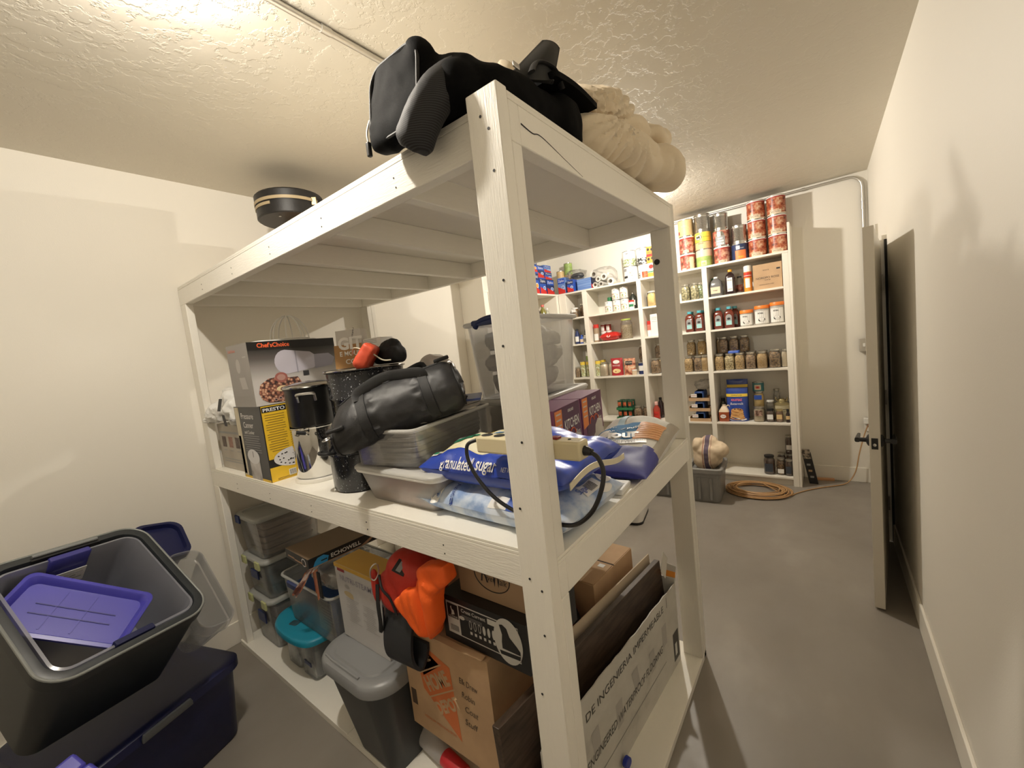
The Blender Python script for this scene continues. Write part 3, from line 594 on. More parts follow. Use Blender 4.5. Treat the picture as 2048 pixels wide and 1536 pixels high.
for y, h, r, lab in ((.082, .16, .06, 'smaller white coconut tub with darker orange lid'), (-.052, .185, .066, 'white coconut tub with bright orange lid in the middle'), (-.178, .2, .06, 'white coconut tub with orange lid touching the end upright')):
    t = thing('coconut_tub', lab, 'tub', (AX + .1, y, z), 0, 'coconut tubs with orange lids')
    MB().lathe([(0, 0), (r * .9, 0), (r * .97, .008), (r * .97, h - .04), (r * .9, h - .03), (0, h - .03)], 26).build('tub_body', milk, t)
    MB().lathe([(0, h - .032), (r, h - .032), (r, h - .004), (r * .95, h), (0, h)], 26).build('screw_lid', orlid, t)
    b = MB(); cpatch(b, r * .975, -70, 55, .012, h * .72, 0); ctext(b, 'NATURAL', r * .985, -8, h * .6, r * .75, .014, 1, bold=.03)
    for m_, (w_, h_), lf in ((1, (.06, .04), 0), (0, (.045, .022), .001)):
        R_ = r * .985 + lf; b.add([(R_ * cos(pi + (cos(a) * w_ / 2) / r), R_ * sin(pi + (cos(a) * w_ / 2) / r), h * .26 + h_ / 2 * sin(a) + lf * 8) for a in [2 * pi * k / 16 for k in range(16)]], [tuple(range(16))], m_)
    b.build('paper_label', [whlab, INK], t)
def lines(b, ax_, y0, y1, zs, m=1, th=.003):
    for zz in zs: quad(b, (ax_, (y0 + y1) / 2, zz), fy, Z, abs(y1 - y0), th, m)
carton('white_carton', 'white printed carton standing behind the shelving post', 'box', (AX + .1, .985, z), .1, .085, .245, [whlab, GREY], deco=lambda b: lines(b, -.05, -.03, .03, [.21, .2, .185, .16]))
carton('white_carton', 'narrower white carton peeking out beside the printed one', 'box', (AX + .15, 1.04, z), .07, .022, .235, [whlab, GREY])
bottle('spice_bottle', 'small spice bottle with red top beside the white carton', (AX + .09, 1.057, z), [(0, 0), (.025, 0), (.025, .125), (.02, .135)], whlab, (.022, .13, .175), RED, lab=(60, .07, .13), labm=mat('pink_print', (.6, .2, .15), .5))
bottle('spice_bottle', 'large spice jar with red cap beside the upright', (AX + .09, 1.715, z), [(0, 0), (.032, 0), (.032, .165), (.03, .17)], clear('spice_plastic', (.6, .45, .3), .8), (.033, .17, .215), RED, lab=(60, .02, .1), labm=whlab)
for y, lab in ((1.665, 'white and red can behind the red capped spice jar'), (1.595, 'white and red can at the back above the red bag')): can(lab, (AX + .19, y, z), .033, .205, [(.02, .6, whlab), (.6, .98, maroon)], [(-40, 40, .62, .9, whlab)], 'white and red cans at the back', cat='can')
def sack(nm, label, loc, sx, sy, sz, m, seed, cat='bag', deco=None, grp=None):
    t = thing(nm, label, cat, loc, 0, grp); b = MB()
    def fn(u, v):
        a, c = u * 2 - 1, v * 2 - 1; e = (1 - abs(a) ** 3) * (1 - abs(c) ** 3); return a, c, e
    for sgn in (1, -1):
        b.grid(lambda u, v: (lambda q: Vector((q[0] * sx * (1 + .05 * nz((u, v, 0), 4, seed)), q[1] * sy, sz * (.5 + sgn * .5 * max(q[2], 0) ** .5) + (.12 * sz * nz((u, v, sgn), 5, seed) * q[2] if sgn > 0 else 0))))(fn(u, v)), 14, 14)
    b.build('bag_body', m, t, weld=True)
    if deco: deco(t)
    return t
redbag = mat('red_foil_bag', (.5, .02, .015), .3, coat=.3)
def rbd(t):
    b = MB(); ell(b, (-.082, .0, .055), fy, (.55, 0, .83), .045, .035, 0, .004); ell(b, (-.082, 0, .055), fy, (.55, 0, .83), .03, .022, 1, .005); b.build('round_emblem', [whlab, RED], t)
sack('candy_bag', 'crumpled red bag slumped between the spice jar and the grain jar', (AX + .1, 1.53, z), .085, .125, .1, redbag, 4, deco=rbd)
jar('big jar of pale grains with green lid on the shelf with the red bag', (AX + .1, 1.33, z), .068, .235, chunk('mixed_grains', (.7, .62, .45), (.5, .4, .25), (.3, .2, .1), 150), lid=mat('lime_lid', (.45, .55, .12), .4), square=False, fill=.7)
for i, (x, y, h, m_, lab) in enumerate(((AX + .12, 2.0, .19, NAVY, 'dark blue bottle in the corner bay'), (AX + .1, 1.925, .11, BLUE, 'short blue topped jar in the corner bay'), (AX + .2, 1.9, .25, mat('wine_glass', (.015, .02, .03), .1, coat=.5), 'tall dark bottle at the back of the corner bay'), (AX + .08, 1.865, .12, whlab, 'small white topped jar beside the upright in the corner bay'))):
    bottle('pantry_bottle', lab, (x, y, z), [(0, 0), (.028, 0), (.03, .01), (.03, h * .62), (.016, h * .8), (.016, h * .9)], m_, (.018, h * .88, h), INK if i != 1 else BLUE, lab=(60, h * .15, h * .5), labm=[whlab, creaml, whlab, GREY][i])
# ---- second shelf up: two layers of mason jars
z = SZ[2]
for y, c, lab in ((.353, oats, 'rolled oats, first from the upright in the front row'), (.257, beans, 'white beans in the front row'), (.163, oats, 'oats beside the white beans in the front row'), (.066, nuts, 'nuts in the middle of the front row'), (-.032, wheat, 'wheat in the front row')):
    jar('quart jar of ' + lab, (AX + .085, y, z), .0455, .17, c, 'mason jars of dry goods')
jar('larger jar of dark pasta at the end of the front row', (AX + .1, -.137, z), .05, .182, pasta, 'mason jars of dry goods'); jar('jar of pale powder touching the end upright', (AX + .1, -.215, z), .0255, .175, creamp, 'mason jars of dry goods')
for i, (y, c) in enumerate(((.365, nuts), (.27, oats), (.165, nuts), (.068, oats), (-.03, nuts), (-.13, wheat))):
    if i < 6: jar(('supporting jar at the back of the shelf, ' + ['first', 'second', 'third', 'fourth', 'fifth', 'sixth'][i] + ' from the upright'), (AX + .205, y, z), .0455, .17, c, 'mason jars of dry goods')
for y, c, lab in ((.385, wheat, 'half hidden by the upright'), (.325, nuts, 'second from the upright'), (.225, nuts, 'above the blue lid'), (.128, pasta, 'at the end of the upper layer')): jar('jar in the upper layer at the back, ' + lab, (AX + .205, y if y != .385 else .42 - .062 + .0, z + .1705) if y != .385 else (AX + .235, .378 - .0, z + .1705), .0455 if y != .385 else .022, .17, c, 'mason jars of dry goods')
t = thing('blue_lid', 'blue plastic lid lying on the front jars', 'lid', (AX + .1, .215, z + .1705)); MB().rrings([(.03, .052, .012, 0), (.03, .052, .012, .02), (.027, .048, .012, .024)]).build('lid_shell', BLUE, t)
for y, c, lab in ((.655, oats, 'beside the shelving post'), (.557, pasta, 'in the middle of the bay'), (.4975 - .002, wheat, 'touching the upright')): jar('quart jar in the front row of the second bay, ' + lab, (AX + .085, y, z), .0455 if y > .5 else .04, .17, c, 'mason jars of dry goods')
for y, c, lab in ((.645, oats, 'beside the shelving post'), (.535, corn, 'holding yellow flakes')):
    jar('supporting jar at the back of the second bay, ' + lab, (AX + .19, y, z), .0455, .17, nuts, 'mason jars of dry goods'); jar('upper jar of the second bay, ' + lab, (AX + .19, y, z + .1705), .0455, .17, oats if c is oats else chunk('corn_flakes', (.8, .55, .15), (.62, .38, .1), (.3, .16, .05), 110), 'mason jars of dry goods')
jar('jar of nuts at the front beside the other side of the shelving post', (AX + .09, 1.02, z), .05, .175, nuts, 'mason jars of dry goods'); jar('supporting jar behind the nuts jar', (AX + .2, 1.0, z), .046, .17, oats, 'mason jars of dry goods'); jar('upper jar stacked behind the nuts jar', (AX + .2, 1.0, z + .1705), .046, .165, nuts, 'mason jars of dry goods')
jar('jar of white powder at the front of the third bay', (AX + .09, 1.655, z), .05, .172, creamp, 'mason jars of dry goods'); jar('jar of white powder next to the red pouch', (AX + .12, 1.59 - .01, z), .03, .165, creamp)
yc = [(.02, .78, mat('bean_can_print', (.6, .58, .4), .45, stops=[(.4, (.78, .76, .66)), (.52, (.35, .42, .15)), (.66, (.45, .3, .2))], vscale=45)), (.78, .98, yel)]
for x, y, k, lab in ((AX + .2, 1.715, 0, 'yellow topped can behind the jar of white powder'), (AX + .08, 1.728, 0, 'yellow topped can beside the upright of the third bay'), (AX + .1, 1.95, 0, 'yellow topped can standing in the corner bay'), (AX + .1, 1.87, 0, 'yellow topped can beside the upright in the corner bay')):
    can(lab, (x, y, z), .038 if k else .034, .2, yc, (), 'yellow topped cans', cat='can')
can('small green and yellow can stacked over the corner bay', (AX + .1, 1.87, z + .2006), .026, .12, [(.02, .55, lime), (.55, .98, whlab)], (), None, cat='can')
jar('small brown jar in the corner bay', (AX + .08, 2.018, z), .03, .135, nuts)
pm = mat('red_pouch_print', (.38, .02, .03), .35, coat=.3); pbm = mat('photo_pouch_print', (.5, .2, .1), .4, stops=[(.4, (.2, .05, .03)), (.5, (.6, .24, .14)), (.62, (.66, .45, .28)), (.75, (.8, .75, .65))], vscale=22)
def pouch(label, loc, w_, h, m, deco, d=.045, nm='food_pouch', grp=None, lean=0):
    t = thing(nm, label, 'pouch', loc, 0, grp, rot=(0, lean, 0)); b = MB()
    def half(s_):
        def fn(u, v):
            yy = (u - .5) * w_ * (1 - .03 * sin(pi * v)); th = d * (1 - v) ** .55 * (1 - abs(2 * u - 1) ** 2.5) ** .5 + .001
            return Vector((s_ * th + .002 * nz((u, v, s_), 6, h * 40), yy, v * h))
        return fn
    b.grid(half(-1), 14, 16); b.grid(half(1), 14, 16); b.build('pouch_body', m, t, weld=True); deco(t, lambda y_, z_, lf=.0015: Vector((-d * (1 - z_ / h) ** .55 * (1 - min(1, abs(2 * y_ / w_)) ** 2.5) ** .5 - .003 - lf, y_, z_))); return t
def ring_on(S, cy_, cz, w_, h, lf=.001, n=20): return [S(cy_ + w_ / 2 * cos(2 * pi * k / n), cz + h / 2 * sin(2 * pi * k / n), lf) for k in range(n)], [tuple(range(n))]
def rect_on(mb, S, y0, y1, z0, z1, m, lf=.001, n=10):
    return mb.grid(lambda u, v: S(y0 + (y1 - y0) * u, z0 + (z1 - z0) * v, lf), n, 4, m)
def d_red(t, S):
    b = MB(); b.add(*ring_on(S, 0, .165, .085, .045, .001), 0); map_text(b, 'POTATOES', lambda x, y_: S(-x, .12 + y_, .002), .09, .018, 0); b.add(*ring_on(S, -.005, .055, .1, .055, .001), 1); b.build('pouch_print', [whlab, mat('mash_print', (.8, .62, .3), .6, var=.15, vscale=60)], t)
pouch('red potato pouch with oval emblem and yellow mash picture', (AX + .1, 1.49, z), .15, .21, pm, d_red)
def d_photo(t, S):
    b = MB(); rect_on(b, S, -.04, .045, .12, .165, 0); map_text(b, 'BACON', lambda x, y_: S(-x, .145 + y_, .002), .07, .018, 1); b.build('pouch_print', [INK, creaml], t)
pouch('photo printed meat pouch beside the red potato pouch', (AX + .11, 1.335, z), .145, .195, pbm, d_photo)
bottle('small_tub', 'small cream tub in front of the meat pouch', (AX + .05, 1.26, z), [(0, 0), (.026, 0), (.03, .05)], creaml, (.031, .05, .06), whlab); bottle('small_tub', 'dark blue tub at the upright under the upper brown jar', (AX + .11, 1.19, z), [(0, 0), (.036, 0), (.038, .13)], NAVY, (.039, .13, .145), STEEL, lab=(50, .04, .1))
jar('supporting jar at the upright behind the blue tub', (AX + .21, 1.2, z), .046, .17, nuts, 'mason jars of dry goods'); jar('brown jar in the upper layer above the blue tub', (AX + .21, 1.2, z + .1705), .042, .165, nuts, 'mason jars of dry goods')
# ---- first shelf up: pouches, trays, canisters
z = SZ[1]
bluep = mat('blue_foil_pouch', (.02, .06, .33), .25, coat=.4); pank = mat('pancake_print', (.6, .28, .08), .5, stops=[(.35, (.35, .12, .03)), (.5, (.62, .3, .1)), (.7, (.78, .5, .22))], vscale=18, stretch=(1, 1, 5))
pinkp = mat('pink_lettering', (.85, .2, .3), .5)
def d_pan(t, S):
    b = MB(); rect_on(b, S, -.098, .098, .255, .285, 0); map_text(b, 'COMPLETE MIX', lambda x, y_: S(-x, .27 + y_, .002), .1, .012, 4); map_text(b, 'KRUSTEAZ', lambda x, y_: S(-x, .222 + y_, .002), .1, .022, 1, bold=.04); map_text(b, 'Buttermilk', lambda x, y_: S(-x, .183 + y_, .002), .12, .024, 2, shear=.2)
    for k, (w_, zc) in enumerate(((.14, .04), (.125, .06), (.12, .08), (.115, .1), (.11, .115))): b.add(*ring_on(S, 0, zc, w_, .045, .0016 + k * .0006), 3 if k % 2 == 0 else 5)
    for yy, zz in ((-.01, .13), (.02, .128), (-.03, .124)): b.add(*ring_on(S, yy, zz, .014, .01, .006), 4)
    b.add(*ring_on(S, 0, .022, .17, .03, .0013), 2)
    b.build('pouch_print', [yel, pinkp, whlab, pank, INK, mat('pancake_edge', (.72, .42, .16), .5)], t)
pouch('big blue pancake mix pouch with pancake stack picture in front', (AX + .11, .215, z), .2, .345, bluep, d_pan, .055, grp='blue pancake mix pouches')
def d_pan2(t, S): b = MB(); rect_on(b, S, -.098, .098, .335, .365, 0); b.build('pouch_print', [yel], t)
pouch('blue pancake mix pouch standing behind the front one', (AX + .23, .225, z), .2, .42, bluep, d_pan2, .05, grp='blue pancake mix pouches')
t = thing('syrup_jug', 'small plastic jug of red brown syrup with white shoulders and oval label', 'jug', (AX + .085, .338, z))
MB().rrings([(.046, .046, .016, 0), (.05, .05, .018, .008), (.05, .05, .018, .1)], n=4).build('jug_body', mat('amber_syrup', (.34, .07, .02), .15, coat=.4), t)
MB().rrings([(.05, .05, .018, .1), (.046, .046, .02, .115), (.025, .025, .02, .15), (.017, .017, .016, .16), (.017, .017, .016, .172)], n=4).build('jug_shoulder', creaml, t)
MB().tube(smooth_path([(0, -.02, .155), (0, -.045, .165), (0, -.054, .14), (0, -.05, .1)], 5), .006, 8).build('jug_handle', creaml, t)
b = MB(); ell(b, (-.05, .005, .055), fy, Z, .055, .04, 0); put_text(b, 'Maple', (-.0512, .005, .056), fy, Z, .035, .013, 1, shear=.3); b.build('oval_label', [whlab, RED], t)
bottle('sauce_bottle', 'dark sauce bottle with black cap behind the syrup jug', (AX + .2, .365, z), [(0, 0), (.032, 0), (.032, .16), (.018, .19), (.018, .2)], mat('olive_glass', (.05, .05, .03), .12, coat=.5), (.02, .195, .225), BLACK)
jar('jar with a lower tan layer and printed label beside the pancake pouch', (AX + .09, .022, z), .05, .15, creamp, extra=jlabel(mat('chocolate_print', (.3, .16, .1), .5, stops=[(.42, (.1, .05, .03)), (.6, (.45, .3, .24))], vscale=40), z0=.42, z1=.8), square=False)
jar('supporting jar behind the printed label jar', (AX + .2, .03, z), .05, .131, creamp, square=False)
jar('jar of tan powder with blue band at the back', (AX + .2, .032, z + .1315), .05, .16, corn, extra=jlabel(BLUE, z0=.5, z1=.78), square=False)
can('teal tin on top of the back jar', (AX + .2, .03, z + .292), .052, .095, [(.02, .98, mat('teal_print', (.05, .2, .22), .45))], [(-34, 34, .2, .75, creaml), (-20, 20, .35, .6, RED)], cat='tin')
dkj = mat('dark_jam', (.09, .04, .02), .15, coat=.4)
jar('dark brown sauce jar with white label and black lid', (AX + .08, -.075, z), .037, .13, dkj, extra=jlabel(whlab, z0=.22, z1=.6), lid=BLACK, square=False); jar('amber sauce jar with brown label', (AX + .08, -.152, z), .034, .125, mat('amber_jam', (.22, .09, .02), .15, coat=.4), extra=jlabel(tanl, z0=.25, z1=.62), lid=golddl, square=False)
jar('jar with white contents and pale lid behind the dark sauce jar', (AX + .175, -.07, z), .036, .2, creamp, lid=WHITE, square=False, fill=.55)
brassm = mat('old_brass', (.5, .42, .22), .35, .7); t = thing('brass_canister', 'cream canister with brass lid and rim handles beside the end upright', 'canister', (AX + .21, -.165, z))
MB().lathe([(0, 0), (.064, 0), (.066, .004), (.066, .15), (0, .15)], 28).build('canister_body', mat('cream_enamel', (.62, .55, .36), .4), t)
MB().lathe([(0, .15), (.069, .15), (.069, .16), (.05, .172), (.034, .178), (.034, .2), (.026, .21), (0, .214)], 28).build('canister_lid', brassm, t)
for s_ in (-1, 1): MB().tube(smooth_path([(0, s_ * .034, .185), (0, s_ * .046, .2), (0, s_ * .05, .225)], 4), [.008 - .005 * k / 8 for k in range(9)], 8).build('lid_horn', brassm, t)
b = MB(); cpatch(b, .0665, -50, 40, .105, .11, 0); cpatch(b, .0665, -40, 30, .085, .088, 0); b.build('canister_lines', INK, t)
jar('clear storage jar at the back beside the brass canister', (AX + .28, -.12, z), .03, .3, creamp, square=False, fill=.2)
bottle('extract_bottle', 'tiny dark bottle against the end upright', (AX + .06, -.222, z), [(0, 0), (.017, 0), (.017, .08), (.009, .1), (.009, .11)], purple, (.011, .105, .13), BLACK, lab=(60, .03, .065), labm=tanl)
snk = mat('snack_tray_print', (.05, .12, .35), .4, stops=[(.42, (.02, .07, .3)), (.55, (.1, .2, .5)), (.66, (.75, .6, .4))], vscale=16)
for k in range(3):
    lab = ('bottom wrapped snack tray in the stack of three', 'middle wrapped snack tray in the stack of three', 'open topped snack tray on top of the stack')[k]
    t = thing('snack_tray', lab, 'tray', (AX + .115, .565, z + k * .112), 0, 'wrapped snack trays')
    b = MB(); b.box(-.1, .1, -.105, .105, 0, .004).box(-.1, -.097, -.105, .105, .004, .035).box(.097, .1, -.105, .105, .004, .035).box(-.097, .097, -.105, -.102, .004, .05).box(-.097, .097, .102, .105, .004, .05); b.build('card_tray', CARD, t)
    for q, yq in enumerate((-.052, .052)): MB().rrings([(.092, .046, .01, .0045), (.094, .048, .012, .03), (.094, .047, .012, .085), (.085, .04, .012, .105)], n=3).build('snack_pack', snk, t)
    b = MB(); quad(b, (-.0955, .05, .06), fy, Z, .06, .035, 0); put_text(b, 'Hostess', (-.0962, .05, .062), fy, Z, .05, .012, 1); b.build('pack_label', [whlab, RED], t)
film('torn clear wrap bulging over the snack tray stack', (AX + .14, .535, z + .338), .09, .085, .05, 21, amp=.35)
sal = mat('red_salsa', (.42, .05, .03), .25, coat=.3)
bottle('salsa_jar', 'red sauce bottle with white shoulders beside the shelving post', (AX + .08, 1.047 - .0, z), [(0, 0), (.036, 0), (.038, .01), (.038, .125), (.018, .165), (.018, .175)], sal, (.02, .172, .21), mat('pink_cap', (.7, .4, .36), .4), lab=(60, .03, .1, [('Sauce', .07, .04, .014)]), labm=RED)
bottle('sauce_bottle', 'dark bottle at the back behind the red sauce', (AX + .2, 1.035, z), [(0, 0), (.034, 0), (.034, .17), (.015, .21), (.015, .22)], purple, (.017, .215, .24), BLACK)
grt = mat('dark_green_can', (.02, .07, .04), .4)
for k in range(2):
    t = thing('can_tray', ('lower tray of green cans in plastic wrap', 'upper tray of green cans with red tops')[k], 'tray', (AX + .12, 1.42, z + k * .118), 0, 'trays of green cans')
    MB().box(-.085, .085, -.1, .1, 0, .003).box(-.085, -.083, -.1, .1, .003, .03).box(.083, .085, -.1, .1, .003, .03).box(-.083, .083, -.1, -.098, .003, .03).box(-.083, .083, .098, .1, .003, .03).build('tray_card', GREEN, t)
    for i in range(3):
        for j in range(2):
            cx, cy_ = -.045 + j * .078, -.064 + i * .064
            cb = MB().lathe([(0, .004), (.03, .004), (.0305, .008), (.0305, .108), (.03, .112), (0, .112)], 18, c=(cx, cy_)).build('green_can', grt, t)
            b = MB(); cpatch(b, .031, -40, 40, .05, .095, 0, 5); b.v = [(x_ + cx, y_ + cy_, z_) for x_, y_, z_ in b.v]; b.build('can_label', [tomp], cb)
jar('jar of nuts beside the trays of green cans', (AX + .075, 1.262, z), .046, .165, nuts, 'nut jars'); jar('narrow jar of nuts touching the upright', (AX + .12, 1.185, z), .034, .16, nuts)
# ---- bottom board
z = SZ[0]
for x, y, r, h, k, lab in ((AX + .09, -.042, .05, .188, 0, 'large dark jam jar with black lid alone at the front'), (AX + .09, -.14, .038, .165, 1, 'dark jar with white label in the middle of the bottom board'), (AX + .075, -.206, .033, .16, 0, 'dark jar at the front touching the end upright'), (AX + .2, -.14, .038, .19, 0, 'jar at the back behind the white labelled one'), (AX + .2, -.209, .033, .185, 0, 'supporting dark jar at the back corner')):
    jar(lab, (x, y, z), r, h, dkj if k == 0 else pasta, 'dark jam jars', lid=BLACK if r > .045 else lidm, square=False, extra=jlabel(whlab, z0=.12, z1=.38) if k else jlabel(mat('dark_label', (.05, .06, .08), .5), z0=.15, z1=.6))
jar('dark jar stacked highest in the back corner of the bottom board', (AX + .2, -.209, z + .1855), .033, .19, dkj, 'dark jam jars', square=False, extra=jlabel(whlab, z0=.25, z1=.5))
# ---- what shows in the side bookcase
z = SZ[4]
for x, h, r, m_, cm, lab in ((3.42, .2, .05, mat('honey', (.55, .3, .06), .15, coat=.4), WHITE, 'round honey coloured bottle with blue label on the side bookcase'), (3.545, .17, .03, purple, BLACK, 'dark vinegar bottle next to the honey coloured bottle'), (3.655, .2, .04, mat('olive_oil', (.22, .2, .05), .1, coat=.4), mat('pink_lid', (.65, .15, .12), .4), 'pale olive jar with pink lid on the side bookcase'), (3.755, .16, .028, mat('light_glass', (.4, .4, .3), .2), WHITE, 'white labelled bottle beside the corner upright')):
    t = bottle('pantry_bottle', lab, (x, BY + .1, z), [(0, 0), (r, 0), (r, h * .6), (r * .4, h * .8), (r * .4, h * .88)], m_, (r * .5, h * .86, h), cm, lab=(60, h * .12, h * .42), labm=BLUE if x < 3.5 else whlab); t.rotation_euler = (0, 0, pi / 2)
# ------------------------------------------------------------------ soft shapes: several rough solids fused, smoothed and creased
def ellipsoid(mb, c, r, M=None, n=16, e=1.0):
    def sp(v): return math.copysign(abs(v) ** e, v)
    rings = []
    for i in range(1, n):
        ph = pi * (i / n - .5)
        rings.append([(Vector((r[0] * sp(cos(ph)) * sp(cos(2 * pi * j / (2 * n))), r[1] * sp(cos(ph)) * sp(sin(2 * pi * j / (2 * n))), r[2] * sp(sin(ph))))) for j in range(2 * n)])
    R = M if M is not None else Matrix()
    c = Vector(c); return mb.loft([[c + R @ p for p in q] for q in rings])
def fuse(mb, voxel=.012, smooth=6, fn=None, sf=.6):
    me = bpy.data.meshes.new('tmp'); me.from_pydata(mb.v, [], mb.f); o = bpy.data.objects.new('tmp', me); COL.objects.link(o)
    bm = bmesh.new(); bm.from_mesh(me); bmesh.ops.recalc_face_normals(bm, faces=bm.faces); bm.to_mesh(me); bm.free()
    k = o.modifiers.new('r', 'REMESH'); k.mode = 'VOXEL'; k.voxel_size = voxel
    if smooth: k = o.modifiers.new('s', 'SMOOTH'); k.iterations = smooth; k.factor = sf
    dg = bpy.context.evaluated_depsgraph_get(); dg.update(); m2 = bpy.data.meshes.new_from_object(o.evaluated_get(dg))
    r = MB(); nn = [v.normal.copy() for v in m2.vertices]
    r.v = [tuple(fn(v.co.copy(), n)) if fn else tuple(v.co) for v, n in zip(m2.vertices, nn)]; r.f = [tuple(p.vertices) for p in m2.polygons]; r.m = [0] * len(r.f)
    bpy.data.objects.remove(o); bpy.data.meshes.remove(me); bpy.data.meshes.remove(m2); return r
def crease(amp, sc, seed=0, st=(1, 1, 1)):
    def f(p, n):
        q = Vector((p.x * st[0], p.y * st[1], p.z * st[2]))
        a = nz(q, sc, seed); b = abs(nz(q, sc * 1.9, seed + 3)); return p + n * amp * (a + .7 * (.35 - b))
    return f
def frame_rot(x, z):
    """rotation matrix whose columns are x, z cross x, z (x and z roughly perpendicular)"""
    x = Vector(x).normalized(); z = Vector(z); z = (z - x * z.dot(x)).normalized(); y = z.cross(x)
    return Matrix((x, y, z)).transposed()
def oriented_box(mb, c, R, hx, hy, hz, m=0):
    c = Vector(c); MM = R.to_4x4(); MM.translation = c; return mb.box(-hx, hx, -hy, hy, -hz, hz, m, MM)
# ------------------------------------------------------------------ on the top deck
fab = mat('black_nylon', (.002, .002, .0023), .8, spec=.1, bump=.2, bscale=500); strapm = mat('black_webbing', (.010, .010, .011), .6, bump=.3, bscale=700)
meshm, _nt_, _o = _nt('black_ribbed_mesh')
_b = _nt_.nodes.new('ShaderNodeBsdfPrincipled'); _b.inputs['Roughness'].default_value = .7
_tc = _nt_.nodes.new('ShaderNodeTexCoord'); _w = _nt_.nodes.new('ShaderNodeTexWave'); _w.inputs['Scale'].default_value = 75; _w.inputs['Distortion'].default_value = .15
_w.bands_direction = 'Z'
_nt_.links.new(_tc.outputs['Object'], _w.inputs['Vector']); _r = _ramp(_nt_, _w.outputs['Fac'], [(.35, (.004, .004, .005)), (.75, (.026, .026, .03))])
_nt_.links.new(_r.outputs[0], _b.inputs['Base Color']); _nt_.links.new(_b.outputs[0], _o.inputs[0])
t = thing('black_bag', 'big limp black bag slumped over the front corner of the top deck', 'bag', (0, 0, 0))
PR = frame_rot((.03, 1, .04), (-1, .02, .12)); PC = Vector((-.004, .292, 2.302))
b = MB(); ellipsoid(b, (.26, .195, 2.293), (.22, .16, .073), e=.6); ellipsoid(b, (.41, .115, 2.295), (.075, .1, .078), e=.55); ellipsoid(b, (.10, .24, 2.30), (.11, .15, .075), e=.7); ellipsoid(b, (.03, .16, 2.275), (.05, .07, .05), e=.8)
ellipsoid(b, PC, (.112, .112, .03), PR, e=.38); ellipsoid(b, PC + Vector((.035, 0, 0)), (.09, .09, .03), PR, e=.5)
q = fuse(b, .010, 8, crease(.010, 10, 2))
q.v = [(x, y, max(z, 2.2185) if x > .03 else z) for x, y, z in q.v]
q.build('bag_body', fab, t)
b = MB(); P = smooth_path([(.055, .135, 2.325), (.02, .15, 2.295), (-.012, .175, 2.25), (-.028, .215, 2.2), (-.026, .25, 2.16)], 5)
b.tube(P, [.032 + .016 * sin(min(1, i / 12) * pi / 2) if i < len(P) - 2 else .036 for i in range(len(P))], 14)
fuse(b, .008, 4, crease(.004, 14, 5)).build('side_pocket', meshm, t)
ring = [PC + PR @ Vector((hx_, hy_, .025)) for hx_, hy_ in rrect(.096, .096, .05, 6)]
MB().tube(ring, .005, 8, closed=True).build('edge_piping', strapm, t)
b = MB(); b.tube(smooth_path([(-.026, .40, 2.29), (-.034, .407, 2.26), (-.036, .405, 2.235)], 5), .0028, 6); b.build('zipper_cord', WHITE, t)
b = MB().box(-.042, -.030, .399, .411, 2.197, 2.234); b.build('zipper_pull', BLACK, t, bevel=.003)
FL = MB()
def flap(u, v):
    p = Vector((.20, .10, 2.35)) * (1 - u) + Vector((.31, .035, 2.36)) * u
    tip = Vector((.36, .075, 2.505)); e = Vector((.385, .045, 2.485)); top = tip * (1 - u) + e * u
    k = p * (1 - v) + top * v; return k + Vector((-.01, -.02, 0)) * sin(pi * u) * sin(pi * v * .9)
FL.grid(flap, 10, 10); FL.build('open_flap', mat('black_lining', (.014, .014, .014), .6), t, solid=.012)
MB().tube([flap(0, k / 8) for k in range(9)] + [flap(k / 6, 1) for k in range(1, 7)] + [flap(1, 1 - k / 8) for k in range(1, 9)], .007, 8).build('flap_binding', strapm, t)
MB().tube(smooth_path([(.235, .05, 2.36), (.27, .05, 2.40), (.32, .03, 2.395), (.36, .03, 2.36)], 6), .012, 8, flat=.4).build('carry_loop', strapm, t)
b = MB(); b.grid(lambda u, v: Vector((.30 + .235 * u, .015 + .12 * v - .01 * u, 2.372 + .012 * sin(3 * u) - .004 * u)), 10, 6); b.build('top_flap', fab, t, solid=.016)
MB().box(.125, .15, .03, .035, 2.318, 2.331).build('zipper_slider', STEEL, t, bevel=.002)
# cream comforter
quilt = mat('cream_quilt', (.74, .63, .47), .85, bump=.25, bscale=35, sheen=.2)
t = thing('comforter', 'cream comforter folded in a soft heap on the far corner of the top deck', 'comforter', (0, 0, 0))
b = MB(); ellipsoid(b, (.80, .13, 2.298), (.35, .2, .08), e=.75); ellipsoid(b, (1.03, -.015, 2.292), (.11, .105, .072), e=.85); ellipsoid(b, (.80, .14, 2.425), (.31, .17, .065), e=.75); ellipsoid(b, (1.07, .03, 2.44), (.10, .10, .055), e=.85); ellipsoid(b, (.70, .2, 2.475), (.2, .13, .045), e=.8)
def cq(p, n):
    a = math.atan2(p.z - 2.36, p.x - .62); w = abs(sin(a * 11 + 2.6 * nz(p, 7, 1))); return p + n * (.016 * (w - .5) + .016 * nz(p, 8, 4))
q = fuse(b, .012, 3, cq); q.v = [(x, y, max(z, 2.2185)) for x, y, z in q.v]; q.build('quilt_body', quilt, t)
b = MB(); ellipsoid(b, (.55, .42, 2.42), (.12, .1, .2), e=.8); ellipsoid(b, (.52, .33, 2.6), (.045, .04, .06)); ellipsoid(b, (.57, .36, 2.57), (.07, .05, .06))
q = fuse(b, .012, 3, crease(.015, 12, 8)); q.v = [(x, y, max(z, 2.2185)) for x, y, z in q.v]; o = q.build('cream_pillow', quilt, None); tag(o, 'cream cloth bundle peeking up behind the black bag', 'cloth')
